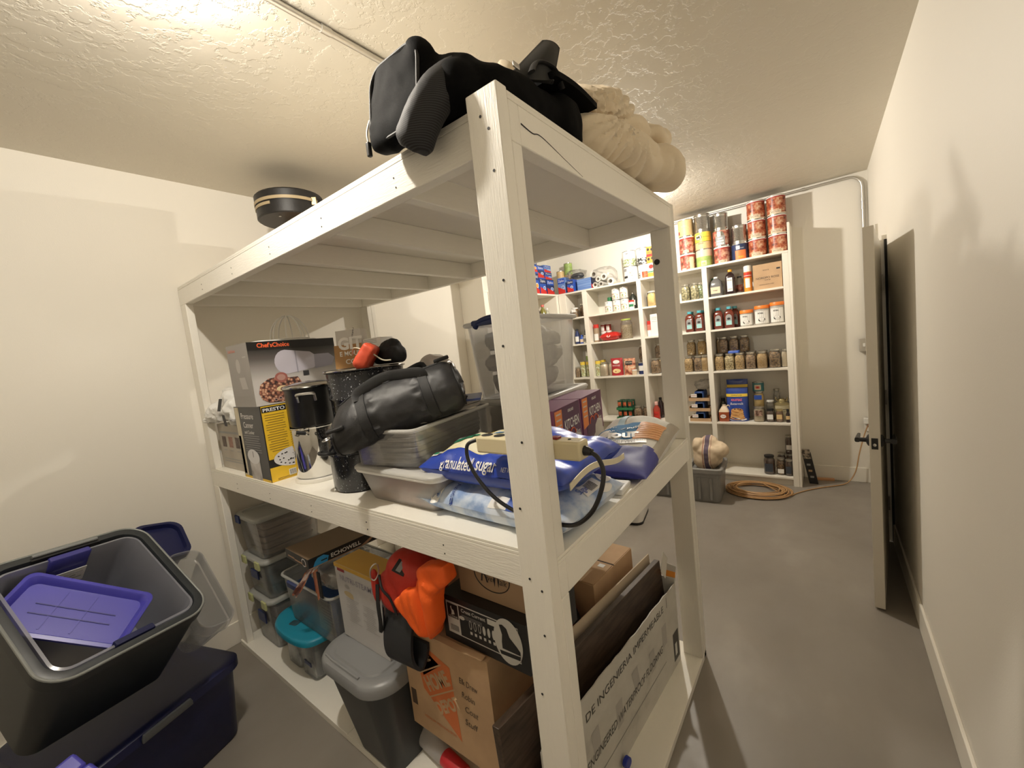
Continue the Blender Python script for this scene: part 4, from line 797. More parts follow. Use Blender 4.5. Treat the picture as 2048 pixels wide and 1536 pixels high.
# ------------------------------------------------------------------ carton helper (also used by pantry goods)
CASEZ = 2.555
t = thing('support_carton', 'plain carton on the top deck carrying the round black case', 'carton', (.74, 1.98, ZT + .0008))
MB().box(-.17, .17, -.16, .16, 0, CASEZ - ZT - .002).build('carton_body', CARD, t, bevel=.003)
lea = mat('black_case_leather', (.014, .013, .013), .42, bump=.2, bscale=300); tan = mat('tan_binding', (.42, .33, .2), .5)
t = thing('instrument_case', 'round ended black instrument case with tan binding near the ceiling', 'instrument case', (0, 0, CASEZ))
pts = [(.55 + .185 * cos(a), 2.0 + .185 * sin(a)) for a in [radians(30 + k * 12) for k in range(26)]]
ax_ = Vector((.79, -.61)).normalized(); out = pts + [(1.15, 1.60), (1.16, 1.72)]
ring = lambda z, s=1: [Vector((.62 + (x - .62) * s, 1.95 + (y - 1.95) * s, z)) for x, y in out]
MB().loft([ring(0, .97), ring(.006, 1), ring(.07, 1), ring(.0705, 1.012), ring(.128, 1.012), ring(.136, .98)]).build('case_shell', lea, t, ang=25)
for z0, z1, i0, i1 in ((.075, .092, 9, 22), (.05, .066, 10, 15)):
    b = MB(); b.grid(lambda u, v: Vector((.55 + (.1885 if z0 > .07 else .1865) * cos(radians(30 + (i0 + (i1 - i0) * u) * 12)), 2.0 + (.1885 if z0 > .07 else .1865) * sin(radians(30 + (i0 + (i1 - i0) * u) * 12)), z0 + (z1 - z0) * v)), 20, 1); b.build('case_binding', tan, t, solid=.003)
b = MB().box(-.014, .014, -.008, .004, .055, .1); M_ = Matrix.Rotation(radians(-40), 4, 'Z'); M_.translation = (.55 + .19 * cos(radians(285)), 2.0 + .19 * sin(radians(285)), 0); b.v = [tuple(M_ @ Vector(v)) for v in b.v]; b.build('case_latch', golddl, t, bevel=.002)
for x, y in ((.445, 1.93), (.53, 1.86)): MB().disc((x, y, .0005), (0, 0, -1), .007, h=.005).build('case_foot', STEEL, t)
# ------------------------------------------------------------------ middle deck, far end
z = ZM
def pbox(nm, label, cat, loc, sx, sy, sz, mats, rz=0, deco=None, grp=None, faces=0, bev=.0015, body='carton_body', scl=None):
    """box with its near -x -y corner at loc"""
    t = thing(nm, label, cat, (loc[0], loc[1], loc[2] + .0008), rz, grp); b = MB(); b.box(0, sx, 0, sy, 0, sz, faces)
    if deco:
        k = len(b.v); deco(b)
        if scl: b.v[k:] = [(x, y * scl[0], zz_ * scl[1]) for x, y, zz_ in b.v[k:]]
    b.build(body, mats, t, bevel=bev); return t
lf = -Y                                           # reading direction of faces seen on the -x side
whbox = mat('worn_white_carton', (.42, .38, .32), .6, var=.1, vscale=5); gph = mat('grey_photo', (.12, .085, .07), .6, var=.4, vscale=60)
pbox('appliance_box', 'small greyish carton with three little photos standing against the side post', 'box', (.085, 1.935, z), .3, .42, .262, [whbox, GREY, gph, mat('pink_photo', (.3, .16, .12), .6, var=.3, vscale=50)],
     deco=lambda b: [quad(b, (0, yy, .16), lf, Z, .062, .062, 2 + (i == 1)) for i, yy in enumerate((.34, .24, .14))] + [quad(b, (0, .25, .215), lf, Z, .3, .012, 1)] + [quad(b, (0, yy, .11), lf, Z, .05, .004, 1) for yy in (.34, .24, .14)] + [quad(b, (0, .23, zz), lf, Z, .3, .005, 1) for zz in (.06, .045)])
bagw = mat('white_plastic_film', (.74, .73, .7), .35); 
b = MB(); ellipsoid(b, (.17, 2.16, 1.475), (.09, .17, .07), e=.8); ellipsoid(b, (.10, 2.05, 1.475), (.055, .08, .075)); ellipsoid(b, (.14, 2.18, 1.54), (.07, .1, .06)); ellipsoid(b, (.085, 2.29, 1.47), (.05, .09, .05))
q = fuse(b, .009, 0, crease(.026, 15, 3)); q.v = [(x, min(y, 2.4), max(z_, 1.4022)) for x, y, z_ in q.v]
t = thing('grocery_bag', 'white plastic grocery bag with dark print lying on the small greyish carton', 'bag'); q.build('bag_film', bagw, t, ang=25)
b = MB(); b.grid(lambda u, v: Vector((.024 + .02 * v, 2.10 - .05 * u + .01 * v, 1.49 + .065 * v)), 4, 4); b.grid(lambda u, v: Vector((.026, 2.03 - .04 * u + .02 * v, 1.41 + .06 * v)), 4, 4); b.build('bag_print', INK, t)
MB().tube(smooth_path([(.07, 2.3, 1.45), (.04, 2.34, 1.44), (.03, 2.36, 1.43), (.05, 2.33, 1.425)], 4), .012, 8).build('bag_handle', bagw, t)
krm = mat('tan_paper', (.5, .4, .26), .7, var=.15, vscale=30)
b = MB(); ellipsoid(b, (.28, 2.13, 1.47), (.1, .1, .07), e=.7); ellipsoid(b, (.24, 2.2, 1.60), (.06, .085, .08), e=.8); ellipsoid(b, (.21, 2.26, 1.71), (.03, .04, .045)); ellipsoid(b, (.2, 2.21, 1.66), (.04, .06, .03))
q = fuse(b, .01, 1, crease(.016, 17, 6)); q.v = [(x, y, max(z_, 1.4022)) for x, y, z_ in q.v]; o = q.build('paper_bag', krm, None); tag(o, 'crumpled tan paper bag behind the white grocery bag', 'bag')
# pressure canner carton
dgrey = mat('charcoal_carton', (.035, .035, .037), .35); blk = mat('black_carton', (.014, .014, .015), .35); yelc = mat('yellow_carton', (.78, .5, .03), .45); cream2 = mat('cream_strip', (.6, .53, .38), .5)
pot_ph = mat('steel_photo', (.42, .38, .36), .5, stops=[(.35, (.12, .08, .06)), (.5, (.42, .39, .37)), (.7, (.62, .6, .58))], vscale=9); whph = mat('white_photo', (.7, .69, .7), .5)
def presto(b):
    quad(b, (0, .29, .185), lf, Z, .055, .366, 5); quad(b, (0, .3, .12), lf, Z, .03, .2, 6)
    for i, s_ in enumerate(('Pressure', 'Canner')): put_text(b, s_, (0, .165, .325 - i * .045), lf, Z, .15 - .03 * i, .03, 2, .0012)
    put_text(b, 'and Cooker', (0, .165, .243), lf, Z, .12, .018, 2, .0012)
    for i in range(8): quad(b, (0, .15, .225 - i * .0115), lf, Z, .19 - .03 * (i % 3 == 2), .003, 7, .0012)
    quad(b, (0, .16, .06), lf, Z, .125, .12, 6, .001); ell(b, (0, .165, .118), lf, Z, .145, .075, 3, .0014); quad(b, (0, .165, .13), lf, Z, .006, .03, 1, .0018)
    quad(b, (0, .155, .006), lf, Z, .31, .012, 4, .0008)
    quad(b, (.062, 0, .24), X, Z, .115, .26, 4); quad(b, (.16, 0, .035), X, Z, .316, .07, 4, .0007); quad(b, (.062, 0, .352), X, Z, .112, .026, 1, .0009); put_text(b, 'PRESTO', (.062, 0, .351), X, Z, .1, .016, 2, .0013, bold=.03)
    for i in range(16): quad(b, (.06, 0, .325 - i * .0118), X, Z, .09 - .02 * (i % 4 == 3), .0032, 8, .0011)
    put_text(b, 'Pressure', (.24, 0, .32), X, Z, .19, .045, 2, .0011, bold=.02)
    ell(b, (.13, 0, .105), X, Z, .21, .095, 3, .0014, n=40); rr = random.Random(3)
    for k in range(26): a, c = rr.uniform(0, 6.28), rr.uniform(.1, .9) ** .5; ell(b, (.13 + .095 * c * cos(a), 0, .105 + .04 * c * sin(a)), X, Z, .009, .006, 1, .002, n=8)
    quad(b, (.11, 0, .028), X, Z, .05, .03, 2, .0012)
    for k in range(9): quad(b, (.09 + k * .005, 0, .028), X, Z, .0022, .024, 1, .0016)
    for k in range(2): quad(b, (.16, 0, .012 - k * .006), X, Z, .26, .0025, 8, .0012)
pbox('canner_box', 'black and yellow pressure canner carton standing on the middle deck', 'box', (.045, 1.60, z), .33, .322, .372, [dgrey, blk, WHITE, whph, yelc, cream2, pot_ph, GREY, mat('brown_ink', (.25, .15, .02), .5)], faces=(0, 1, 1, 1, 1, 1), deco=presto)
# slicer carton
fade, nt, out = _nt('slicer_carton_print'); bb = nt.nodes.new('ShaderNodeBsdfPrincipled'); bb.inputs['Roughness'].default_value = .35
tc = nt.nodes.new('ShaderNodeTexCoord'); sp = nt.nodes.new('ShaderNodeSeparateXYZ'); nt.links.new(tc.outputs['Object'], sp.inputs[0])
rp = _ramp(nt, sp.outputs[2], [(0, (.55, .52, .5)), (.12, (.5, .48, .46)), (.22, (.1, .09, .085)), (.262, (.03, .028, .027)), (.2655, (.008, .008, .008))])
nt.links.new(rp.outputs[0], bb.inputs['Base Color']); nt.links.new(bb.outputs[0], out.inputs[0])
meats = chunk('sliced_meat_photo', (.72, .52, .34), (.34, .13, .08), (.03, .012, .01), 85); lilac = mat('lilac_photo', (.5, .48, .55), .4); lilac2 = mat('lilac_shadow', (.3, .29, .34), .4); cgrey = mat('grey_carton_side', (.16, .145, .13), .4, stops=[(.3, (.12, .11, .1)), (.7, (.24, .22, .2))], vscale=5)
redt = mat('red_orange_lettering', (.8, .13, .04), .45)
def slicer(b):
    put_text(b, "Chef's Choice".replace(' ', ''), (.118, 0, .287), X, Z, .15, .021, 1, .0012, bold=.035); put_text(b, "Chef'sChoice", (0, .19, .277), lf, Z, .09, .014, 1, .0012)
    poly(b, (0, 0, 0), X, Z, [(.165 + .055 * cos(a), .198 + .06 * sin(a)) for a in [pi / 2 + pi * k / 10 for k in range(11)]] + [(.3, .155), (.315, .175), (.31, .225), (.29, .24)], 2, .001)
    poly(b, (0, 0, 0), X, Z, [(.305, .15), (.40, .16), (.42, .2), (.39, .225), (.31, .225)], 3, .0011); quad(b, (.215, 0, .195), (.98, 0, -.12), Z, .006, .11, 3, .0016); poly(b, (0, 0, 0), X, Z, [(.24, .145), (.27, .145), (.27, .12), (.24, .12)], 6, .0014)
    poly(b, (0, 0, 0), X, Z, [(.0 + .02, .06), (.03, .1), (.07, .125), (.12, .13), (.17, .12), (.21, .12), (.23, .08), (.25, .03), (.2, .012), (.12, .006), (.06, .01), (.03, .03)], 4, .0012); ell(b, (.13, 0, .125), X, Z, .06, .05, 7, .0016); ell(b, (.13, 0, .125), X, Z, .04, .03, 8, .002)
    for k in range(7): ell(b, (.09 + k * .022, 0, .02 + .006 * (k % 2)), X, Z, .02, .017, 8, .002); ell(b, (.09 + k * .022, 0, .02 + .006 * (k % 2)), X, Z, .01, .008, 6, .0026)
    ell(b, (.13, 0, .07), X, Z, .06, .028, 9, .002)
    ell(b, (0, .12, .17), lf, Z, .1, .13, 10, .001); ell(b, (0, .135, .2), lf, Z, .05, .07, 5, .0014); quad(b, (0, .1, .115), lf, (0, .3, 1), .07, .06, 5, .0013)
    for k in range(3): quad(b, (0, .14, .05 - k * .012), lf, Z, .17, .004, 10, .001)
    quad(b, (0, .05, .24), lf, Z, .04, .006, 5, .001); quad(b, (0, .05, .22), lf, Z, .03, .012, 10, .001)
pbox('slicer_box', 'large food slicer carton with orange lettering on the canner carton', 'box', (.035, 1.60, z + .3735), .43, .255, .305, [fade, redt, lilac, lilac2, meats, mat('pale_grey_print', (.42, .4, .38), .5), INK, mat('salami', (.3, .1, .08), .5), mat('salami_inside', (.42, .24, .2), .5), mat('cheese_photo', (.75, .62, .35), .5), mat('grey_print_mid', (.3, .28, .26), .5)], faces=0, deco=lambda b: (quad(b, (0, .1275, .1525), lf, Z, .255, .305, 11, .0004), slicer(b))[0])
_o = [o for o in bpy.data.objects if o.get('label', '').startswith('large food slicer')][0].children[0]; _o.data.materials.append(cgrey)
# white wire stand
t = thing('wire_stand', 'white wire dome stand resting on the slicer carton', 'wire stand', (.30, 1.735, z + .6805)); wm = mat('white_coated_wire', (.85, .84, .8), .35)
b = MB(); R_ = .092
for k in range(4):
    a = pi * k / 4 + .2; b.tube([(R_ * cos(a) * cos(q), R_ * sin(a) * cos(q), .012 + .125 * sin(q)) for q in [pi * j / 20 for j in range(21)]], .0036, 8)
b.build('wire_dome', wm, t)
MB().tube([(R_ * cos(2 * pi * j / 32), R_ * sin(2 * pi * j / 32), .012) for j in range(32)], .003, 8, closed=True).build('dome_ring', wm, t)
b = MB(); b.tube([(x - .045, y, .004) for x, y in rrect(.155, .085, .05, 6)], .0035, 8, closed=True)
for yy in (-.05, 0, .05): b.tube([(-.19, yy, .005), (.1, yy, .005)], .0025, 6)
b.build('wire_base', wm, t)
# pots
rim_m = mat('polished_rim', (.7, .69, .66), .15, 1); enam = speckle('speckled_enamel', (.012, .013, .017), (.36, .38, .4), .66, 130, .18); blackpot = mat('black_pot_enamel', (.012, .012, .013), .3, coat=.2)
t = thing('steel_stockpot', 'tall polished steel stockpot standing on a round base plate', 'pot', (.203, 1.432, z + .0008))
MB().lathe([(0, 0), (.113, 0), (.113, .012), (.108, .018), (0, .018)], 48).build('base_plate', mat('plate_white', (.78, .75, .68), .35), t)
MB().lathe([(0, .0185), (.098, .0185), (.102, .024), (.102, .25), (.106, .254), (.106, .258), (.1, .258), (.1, .03), (0, .03)], 48).build('pot_body', mat('mirror_steel', (.72, .71, .69), .06, 1), t)
for s_ in (1, -1):
    a0 = radians(215) + (0 if s_ > 0 else pi * .82); d = Vector((cos(a0), sin(a0), 0)); n_ = Vector((-d.y, d.x, 0))
    MB().tube(smooth_path([d * .1 + Vector((0, 0, .225)) + n_ * .025, d * .128 + Vector((0, 0, .238)) + n_ * .02, d * .128 + Vector((0, 0, .238)) - n_ * .02, d * .1 + Vector((0, 0, .225)) - n_ * .025], 5), .004, 8).build('handle_wire', rim_m, t)
    MB().tube([d * .128 + Vector((0, 0, .238)) + n_ * .03, d * .15 + Vector((0, 0, .248))], .009, 10).build('handle_grip', BLACK, t)
t = thing('black_stockpot', 'black stockpot with steel lid rim stacked on the polished pot', 'pot', (.207, 1.425, z + .2605))
MB().lathe([(0, 0), (.1, 0), (.106, .008), (.108, .17), (.113, .176), (.113, .18), (0, .18)], 48).build('pot_body', blackpot, t)
MB().lathe([(0, .1815), (.117, .1815), (.119, .187), (.112, .195), (.06, .206), (0, .209)], 48).build('pot_lid', rim_m, t)
for a0 in (radians(235), radians(318)):
    d = Vector((cos(a0), sin(a0), 0)); n_ = Vector((-d.y, d.x, 0))
    MB().tube(smooth_path([d * .105 + Vector((0, 0, .12)) + n_ * .035, d * .12 + Vector((0, 0, .145)) + n_ * .035, d * .138 + Vector((0, 0, .155)) + n_ * .03, d * .138 + Vector((0, 0, .155)) - n_ * .03, d * .12 + Vector((0, 0, .145)) - n_ * .035, d * .105 + Vector((0, 0, .12)) - n_ * .035], 5), .006, 8).build('loop_handle', STEEL, t)
t = thing('speckled_pot', 'small speckled black enamel pot on the middle deck under the duffel', 'pot', (.215, 1.085, z + .0008))
MB().lathe([(0, 0), (.112, 0), (.12, .012), (.122, .15), (.126, .155), (.126, .16), (.122, .163), (.12, .22), (.124, .226), (0, .226)], 48).build('pot_body', enam, t)
for a0 in (radians(172), radians(240)):
    d = Vector((cos(a0), sin(a0), 0)); n_ = Vector((-d.y, d.x, 0))
    MB().tube(smooth_path([d * .12 + Vector((0, 0, .17)) + n_ * .03, d * .15 + Vector((0, 0, .175)) + n_ * .032, d * .165 + Vector((0, 0, .176)), d * .15 + Vector((0, 0, .175)) - n_ * .032, d * .12 + Vector((0, 0, .17)) - n_ * .03], 6), .007, 8).build('loop_handle', BLACK, t)
t = thing('speckled_canner', 'large speckled black enamel canner stacked on the small speckled pot', 'pot', (.318, 1.115, z + .2285))
MB().lathe([(0, 0), (.145, 0), (.158, .012), (.16, .144), (.165, .15), (.165, .157), (.161, .163), (.166, .262), (.175, .267), (.175, .273), (.16, .277), (0, .277)], 56).build('pot_body', enam, t)
MB().tube([(.1725 * cos(2 * pi * k / 56), .1725 * sin(2 * pi * k / 56), .272) for k in range(56)], .004, 8, closed=True).build('rolled_rim', rim_m, t)
zc = z + .2285 + .278
# things lying on the canner
gitm = mat('brown_lower_print', (.4, .22, .08), .6); pb_ = mat('pale_grey_card', (.62, .6, .56), .6)
def git(b):
    quad(b, (0, .075, .055), lf, Z, .15, .11, 1); put_text(b, 'GIT', (0, .06, .115), lf, Z, .13, .055, 2, .0012, bold=.06); put_text(b, 'E MOUN', (0, .06, .068), lf, Z, .12, .022, 2, .0014, bold=.03); put_text(b, 'COM', (0, .05, .03), lf, Z, .085, .022, 2, .0014, bold=.03); put_text(b, 'refill', (0, .04, .165), (0, .3, -1), (0, -1, -.3), .04, .008, 3, .0012)
t = pbox('mount_box', 'white and brown printed carton standing on the canner beside the slicer carton', 'box', (.352, 1.172, zc), .05, .135, .178, [pb_, gitm, WHITE, INK], deco=git)
t.rotation_euler = (0, radians(4), radians(24))
pbox('small_device_box', 'white box with a black panel lying tilted on the canner', 'box', (.385, 1.07, zc + .0), .08, .12, .125, [WHITE, INK, GREY], rz=radians(8), deco=lambda b: [quad(b, (0, .085, .07), lf, Z, .055, .028, 1), quad(b, (0, .06, .025), lf, Z, .115, .045, 2)] + [quad(b, (0, .06, .118 - k * .007), lf, Z, .08, .002, 2, .001) for k in range(3)])
rp_ = mat('orange_red_nylon', (.6, .075, .03), .5)
t = thing('red_pouch', 'orange red pouch with a pale drawstring lying on the canner', 'pouch', (.262, 1.0, zc - .004)); R0 = Matrix.Rotation(radians(-42), 4, 'Z') @ Matrix.Rotation(radians(32), 4, 'Y')
b = MB(); ellipsoid(b, (0, 0, .045), (.028, .1, .055), R0.to_3x3(), e=.28); q = fuse(b, .008, 2, crease(.006, 15, 2)); q.v = [(x, y, max(z_, 0)) for x, y, z_ in q.v]; q.build('pouch_body', rp_, t)
MB().tube(smooth_path([(-.03, .06, .06), (-.06, -.01, .085), (-.035, -.075, .06), (0, -.1, .025), (.02, -.13, .02)], 6), .0028, 6).build('drawstring', mat('pale_cord', (.6, .55, .42), .7), t)
b = MB(); ellipsoid(b, (.37, 1.0, zc + .04), (.05, .09, .04), e=.7); ellipsoid(b, (.385, .99, zc + .08), (.035, .06, .03)); q = fuse(b, .009, 2, crease(.012, 16, 9)); q.v = [(x, y, max(z_, zc + .001)) for x, y, z_ in q.v]
o = q.build('cloth_hat', mat('black_cloth', (.015, .015, .016), .8), None); tag(o, 'crumpled black cloth hat heaped at the back of the canner', 'hat')
# ------------------------------------------------------------------ clear bins on the middle deck
milky = clear('milky_plastic', (.78, .77, .75), .38, .3, .1); clearp = clear('clear_plastic', (.82, .83, .85), .14, .15, .14); milk2 = clear('frosted_plastic', (.78, .75, .71), .34, .35, .08); whlid = clear('milky_white_lid', (.84, .83, .8), .85, .3, .1)
def bin_(nm, label, loc, hx, hy, h, taper=.9, m=None, rz=0, lid=None, rimm=None, rim=.012, rr=.04, cat='storage bin', grp=None, ribs=False, lidh=.02, rot=None, wall=.0022):
    """open tapered bin, local origin at base centre"""
    t = thing(nm, label, cat, (loc[0], loc[1], loc[2] + .0008), rz, grp, rot=rot); m = m or milky
    b = MB(); b.rrings([(hx * taper, hy * taper, rr, 0), (hx * taper + .002, hy * taper + .002, rr, .004), (hx, hy, rr, h - .012), (hx, hy, rr, h), (hx - wall, hy - wall, rr, h), (hx * taper - wall, hy * taper - wall, rr, .004)], cap1=True, n=5)
    b.build('bin_body', m, t, ang=50)
    MB().tube([(x, y, h - .004) for x, y in rrect(hx + rim * .4, hy + rim * .4, rr, 5)], rim * .55, 8, closed=True).build('bin_rim', rimm or m, t)
    if lid:
        MB().rrings([(hx + rim, hy + rim, rr, h + .001), (hx + rim, hy + rim, rr, h + lidh * .6), (hx + rim - .006, hy + rim - .006, rr, h + lidh), (hx * .9, hy * .9, rr, h + lidh), (hx * .88, hy * .88, rr, h + lidh * .5)], n=5).build('bin_lid', lid, t, ang=50)
    return t
def sheets(label, loc, hx, hy, h, n, m, seed, rz=0, cat='papers', nm='folded_sheet', grp=None):
    """a soft stack of folded film or cloth as one slumped body"""
    b = MB()
    for k in range(n): b.rrings([(hx * rnd.uniform(.9, 1), hy * rnd.uniform(.9, 1), .03, h * (k + .05) / n), (hx * rnd.uniform(.92, 1), hy * rnd.uniform(.92, 1), .03, h * (k + .9) / n)], n=4)
    b.v = [(x + .006 * nz((x, y, zz), 9, seed), y + .006 * nz((x, y, zz), 9, seed + 4), max(0, zz + .008 * nz((x, y, zz), 6, seed + 8) * (zz / h))) for x, y, zz in b.v]
    o = b.build(nm, m, None); o.location = (loc[0], loc[1], loc[2] + .0012); o.rotation_euler = (0, 0, rz); tag(o, label, cat, grp); return o
g1 = mat('grey_folded_film', (.25, .24, .225), .5, stops=[(.3, (.25, .24, .225)), (.7, (.5, .48, .45))], vscale=14, stretch=(1, 1, 9)); pinkc = mat('salmon_cloth', (.65, .2, .14), .7, stops=[(.4, (.55, .06, .04)), (.6, (.66, .36, .26))], vscale=7)
bin_('clear_bin', 'shallow frosted bin with white rim holding red things on the middle deck', (.28, .70, z), .185, .225, .122, .86, milk2, rimm=WHITE, rim=.016, lid=whlid, lidh=.014)
sheets('red and salmon cloth folded inside the shallow frosted bin', (.28, .70, z + .005), .15, .185, .085, 3, pinkc, 3, cat='cloth', nm='folded_cloth')
A2 = radians(11); c2 = Vector((.125, .60)) + Vector((cos(A2), sin(A2))) * .27 + Vector((-sin(A2), cos(A2))) * .145
zu = z + .1395
bin_('clear_bin', 'long clear bin of grey sheets stacked askew on the shallow frosted bin', (c2.x, c2.y, zu), .265, .145, .135, .97, clearp, rz=A2, rim=.014, rimm=whlid, rr=.025)
sheets('folded grey film sheets filling the long clear bin', (c2.x, c2.y, zu + .004), .245, .125, .118, 6, g1, 5, A2, nm='film_sheet')
ud = Vector((cos(A2), sin(A2), 0)); vd = Vector((-sin(A2), cos(A2), 0))
o = sheets('grey film packet heaped above the rim of the long clear bin', (c2.x + .03, c2.y, zu + .1375), .235, .125, .05, 3, g1, 8, A2, nm='film_packet')
t = thing('navy_folder', 'navy folder edge poking out under the duffel bag', 'folder', (.44, .60, zu + .1955), radians(40)); MB().box(-.1, .1, -.04, .04, 0, .008).build('folder_board', NAVY, t)
for i, (s_, zz) in enumerate((('label', .05), ('label', .03))):
    pass
# plastic film bag behind the duffel
b = MB(); ellipsoid(b, (.57, .93, 1.40), (.08, .13, .262), e=.7); q = fuse(b, .012, 1, crease(.02, 10, 4)); q.v = [(x, y, max(z_, z + .001)) for x, y, z_ in q.v]
o = q.build('film_bag', clear('crinkled_film', (.6, .52, .47), .6, .15, .3), None); tag(o, 'crinkled clear bag of pinkish things behind the duffel bag', 'bag')
# duffel bag
nyl = mat('charcoal_nylon', (.017, .017, .019), .5, bump=.15, bscale=400); end_m = mat('charcoal_panel', (.013, .013, .014), .5)
DA, DB = Vector((.04, .915, 1.42)), Vector((.375, .595, 1.535)); dd = (DB - DA).normalized(); dl = (DB - DA).length; DR = frame_rot(dd, (-.1, -.05, 1)); DQ = DR.to_4x4(); DQ.translation = DA
t = thing('duffel_bag', 'charcoal black duffel bag lying across the clear bins', 'duffel bag'); 
def duf(u, a, dr=0.0):
    """u along 0..1, a angle"""
    e = 1 - .2 * max(0, (.12 - u) / .12) ** 2 - .22 * max(0, (u - .9) / .1) ** 2
    r = .115 * e + dr; x = u * dl
    ra = r * (1 + .03 * nz((u * 3, cos(a), sin(a)), 2.2, 3) + .025 * nz((u * 6, cos(a) * 2, sin(a) * 2), 3, 8))
    for sx in (.27, .76): ra -= .006 * math.exp(-((u - sx) / .03) ** 2)
    ra += .005 * sin(a * 16 + 3 * nz((u, a, 0), 2)) * (math.exp(-((u - .34) / .025) ** 2) + math.exp(-((u - .69) / .025) ** 2))
    fl = max(0, (.22 - u) / .22); p = Vector((x, ra * cos(a) * (1.08 + .1 * fl), ra * sin(a) * (.95 if sin(a) > 0 else .82) * (1 - .22 * fl) - .03 * fl ** 2))
    return DQ @ p
b = MB(); n = 72; rings = [[duf(u / 60, 2 * pi * j / n) for j in range(n)] for u in range(61)]
b.loft(rings, cap0=False, cap1=False); b.build('bag_body', nyl, t)
def endcap(u, s_, name):
    b = MB(); c = duf(u, 0) * .25 + duf(u, pi / 2) * .25 + duf(u, pi) * .25 + duf(u, 3 * pi / 2) * .25
    rr_ = []
    for k, f in enumerate((1, .92, .7, .4, .1)):
        rr_.append([c + (duf(u, 2 * pi * j / n) - c) * f + dd * s_ * (.012 * (1 - f) + (.022 * nz((f * cos(2 * pi * j / n), f * sin(2 * pi * j / n), 1), 3, 2) if 0 < k else 0)) for j in range(n)])
    b.loft(rr_, cap0=False, cap1=True); b.build(name, end_m, t)
    MB().tube([duf(u, 2 * pi * j / n, .001) for j in range(n)], .004, 6, closed=True).build('end_piping', strapm, t)
endcap(0, -1, 'end_panel'); endcap(1, 1, 'end_panel')
for sx in (.27, .76):
    b = MB(); rr_ = [[duf(sx + w_, a, .0025) for w_ in (-.035, -.033, .033, .035)] for a in [radians(-40 + 10 * k) for k in range(27)]]
    b.loft([[p for p in r] for r in rr_], closed=False, cap0=False, cap1=False); b.build('strap_band', strapm, t, solid=.003)
top0, top1 = duf(.27, radians(120), .003), duf(.76, radians(120), .003)
upv = DR @ Vector((0, 0, 1)); sd = DR @ Vector((0, 1, 0))
for k, (h_, s_) in enumerate(((.032, .05), (.012, -.03))):
    a0 = radians(125 if k == 0 else 60); p0_, p1_ = duf(.27, a0, .003), duf(.76, a0, .003)
    pth = smooth_path([p0_, p0_ + upv * h_ * .7 + sd * s_ * .4 + dd * .0, (p0_ * .7 + p1_ * .3) + upv * h_ * 1.25 + sd * s_, (p0_ + p1_) / 2 + upv * h_ * 1.3 + sd * s_ * 1.1, (p0_ * .3 + p1_ * .7) + upv * h_ * 1.1 + sd * s_ * .6, p1_ + upv * .02, p1_], 6)
    MB().tube(pth, .02, 10, flat=.16).build('carry_strap', strapm, t)
MB().tube([duf(u / 30, radians(96), .001) for u in range(3, 28)], .0045, 6).build('zip_line', strapm, t)
for u, a in ((.06, 150), (.94, 80)):
    c = duf(u, radians(a), .01); R3 = frame_rot(dd, upv); MB().box(-.03, .03, -.018, .018, -.006, .006, 0, Matrix.Translation(c) @ R3.to_4x4()).build('end_tab', strapm, t, bevel=.004)
dring = duf(.0, radians(150)) - dd * .02; MB().tube([dring + DR @ Vector((.0 + .014 * cos(2 * pi * k / 14), .016 * sin(2 * pi * k / 14), .0)) for k in range(14)], .0025, 6, closed=True).build('d_ring', STEEL, t)
# tall clear bin on a lower lidded bin
clg = mat('grey_cloth', (.3, .3, .29), .7, stops=[(.35, (.32, .32, .32)), (.6, (.56, .55, .53))], vscale=6); clw = mat('white_crumpled_paper', (.66, .64, .59), .7, stops=[(.4, (.6, .59, .56)), (.6, (.84, .82, .76))], vscale=7)
KZ = radians(4)
bin_('clear_bin', 'low lidded frosted bin under the tall clear bin', (.985, .685, z), .255, .195, .262, .93, milk2, KZ, rim=.016, rimm=whlid, lid=whlid, lidh=.016)
sheets('grey papers inside the low lidded bin', (.985, .685, z + .005), .22, .155, .22, 4, clg, 15, KZ)
tb = bin_('clear_bin', 'tall clear bin with a dark blue handle stuffed with grey and white film', (.955, .675, z + .28), .245, .18, .365, .88, clearp, KZ, rim=.02, rimm=whlid)
MB().rrings([(.005, .11, .004, 0), (.016, .115, .012, .006), (.016, .115, .012, .022), (.005, .11, .004, .028)], M=Matrix.Translation((-.262, .0, .35))).build('bin_handle', NAVY, tb)
MB().tube(smooth_path([(-.262, -.10, .345), (-.268, -.07, .368), (-.27, .0, .38), (-.268, .07, .368), (-.262, .10, .345)], 6), .013, 10).build('bin_handle', NAVY, tb)
rr2 = random.Random(11)
for i, (lab, dx, dy, dz, sx, sy, sz, m_) in enumerate((('grey crumpled film near the top of the tall clear bin', -.14, -.0, .275, .10, .13, .05, clg), ('white folded paper in the upper half of the tall clear bin', .14, -.0, .275, .10, .13, .055, clw), ('grey film in the middle of the tall clear bin', -.13, .0, .17, .11, .13, .045, clg), ('white film with bright creases on the far side of the tall clear bin', .14, -.0, .165, .10, .13, .055, clw), ('grey sheets at the bottom of the tall clear bin', .0, .0, .058, .195, .125, .05, clg))):
    b = MB(); ellipsoid(b, (0, 0, 0), (sx, sy, sz), e=.6); q = fuse(b, .03, 0, crease(.05, 9, i + 20)); q.v = [(min(max(x, -sx), sx), min(max(y, -sy), sy), min(max(zz, -sz), sz)) for x, y, zz in q.v]
    o = q.build('crumpled_film', m_, None, smooth=False); o.location = (.955 + dx * .7, .675 + dy * .8, z + .2865 + dz); o.rotation_euler = (0, 0, KZ); tag(o, lab, 'film')
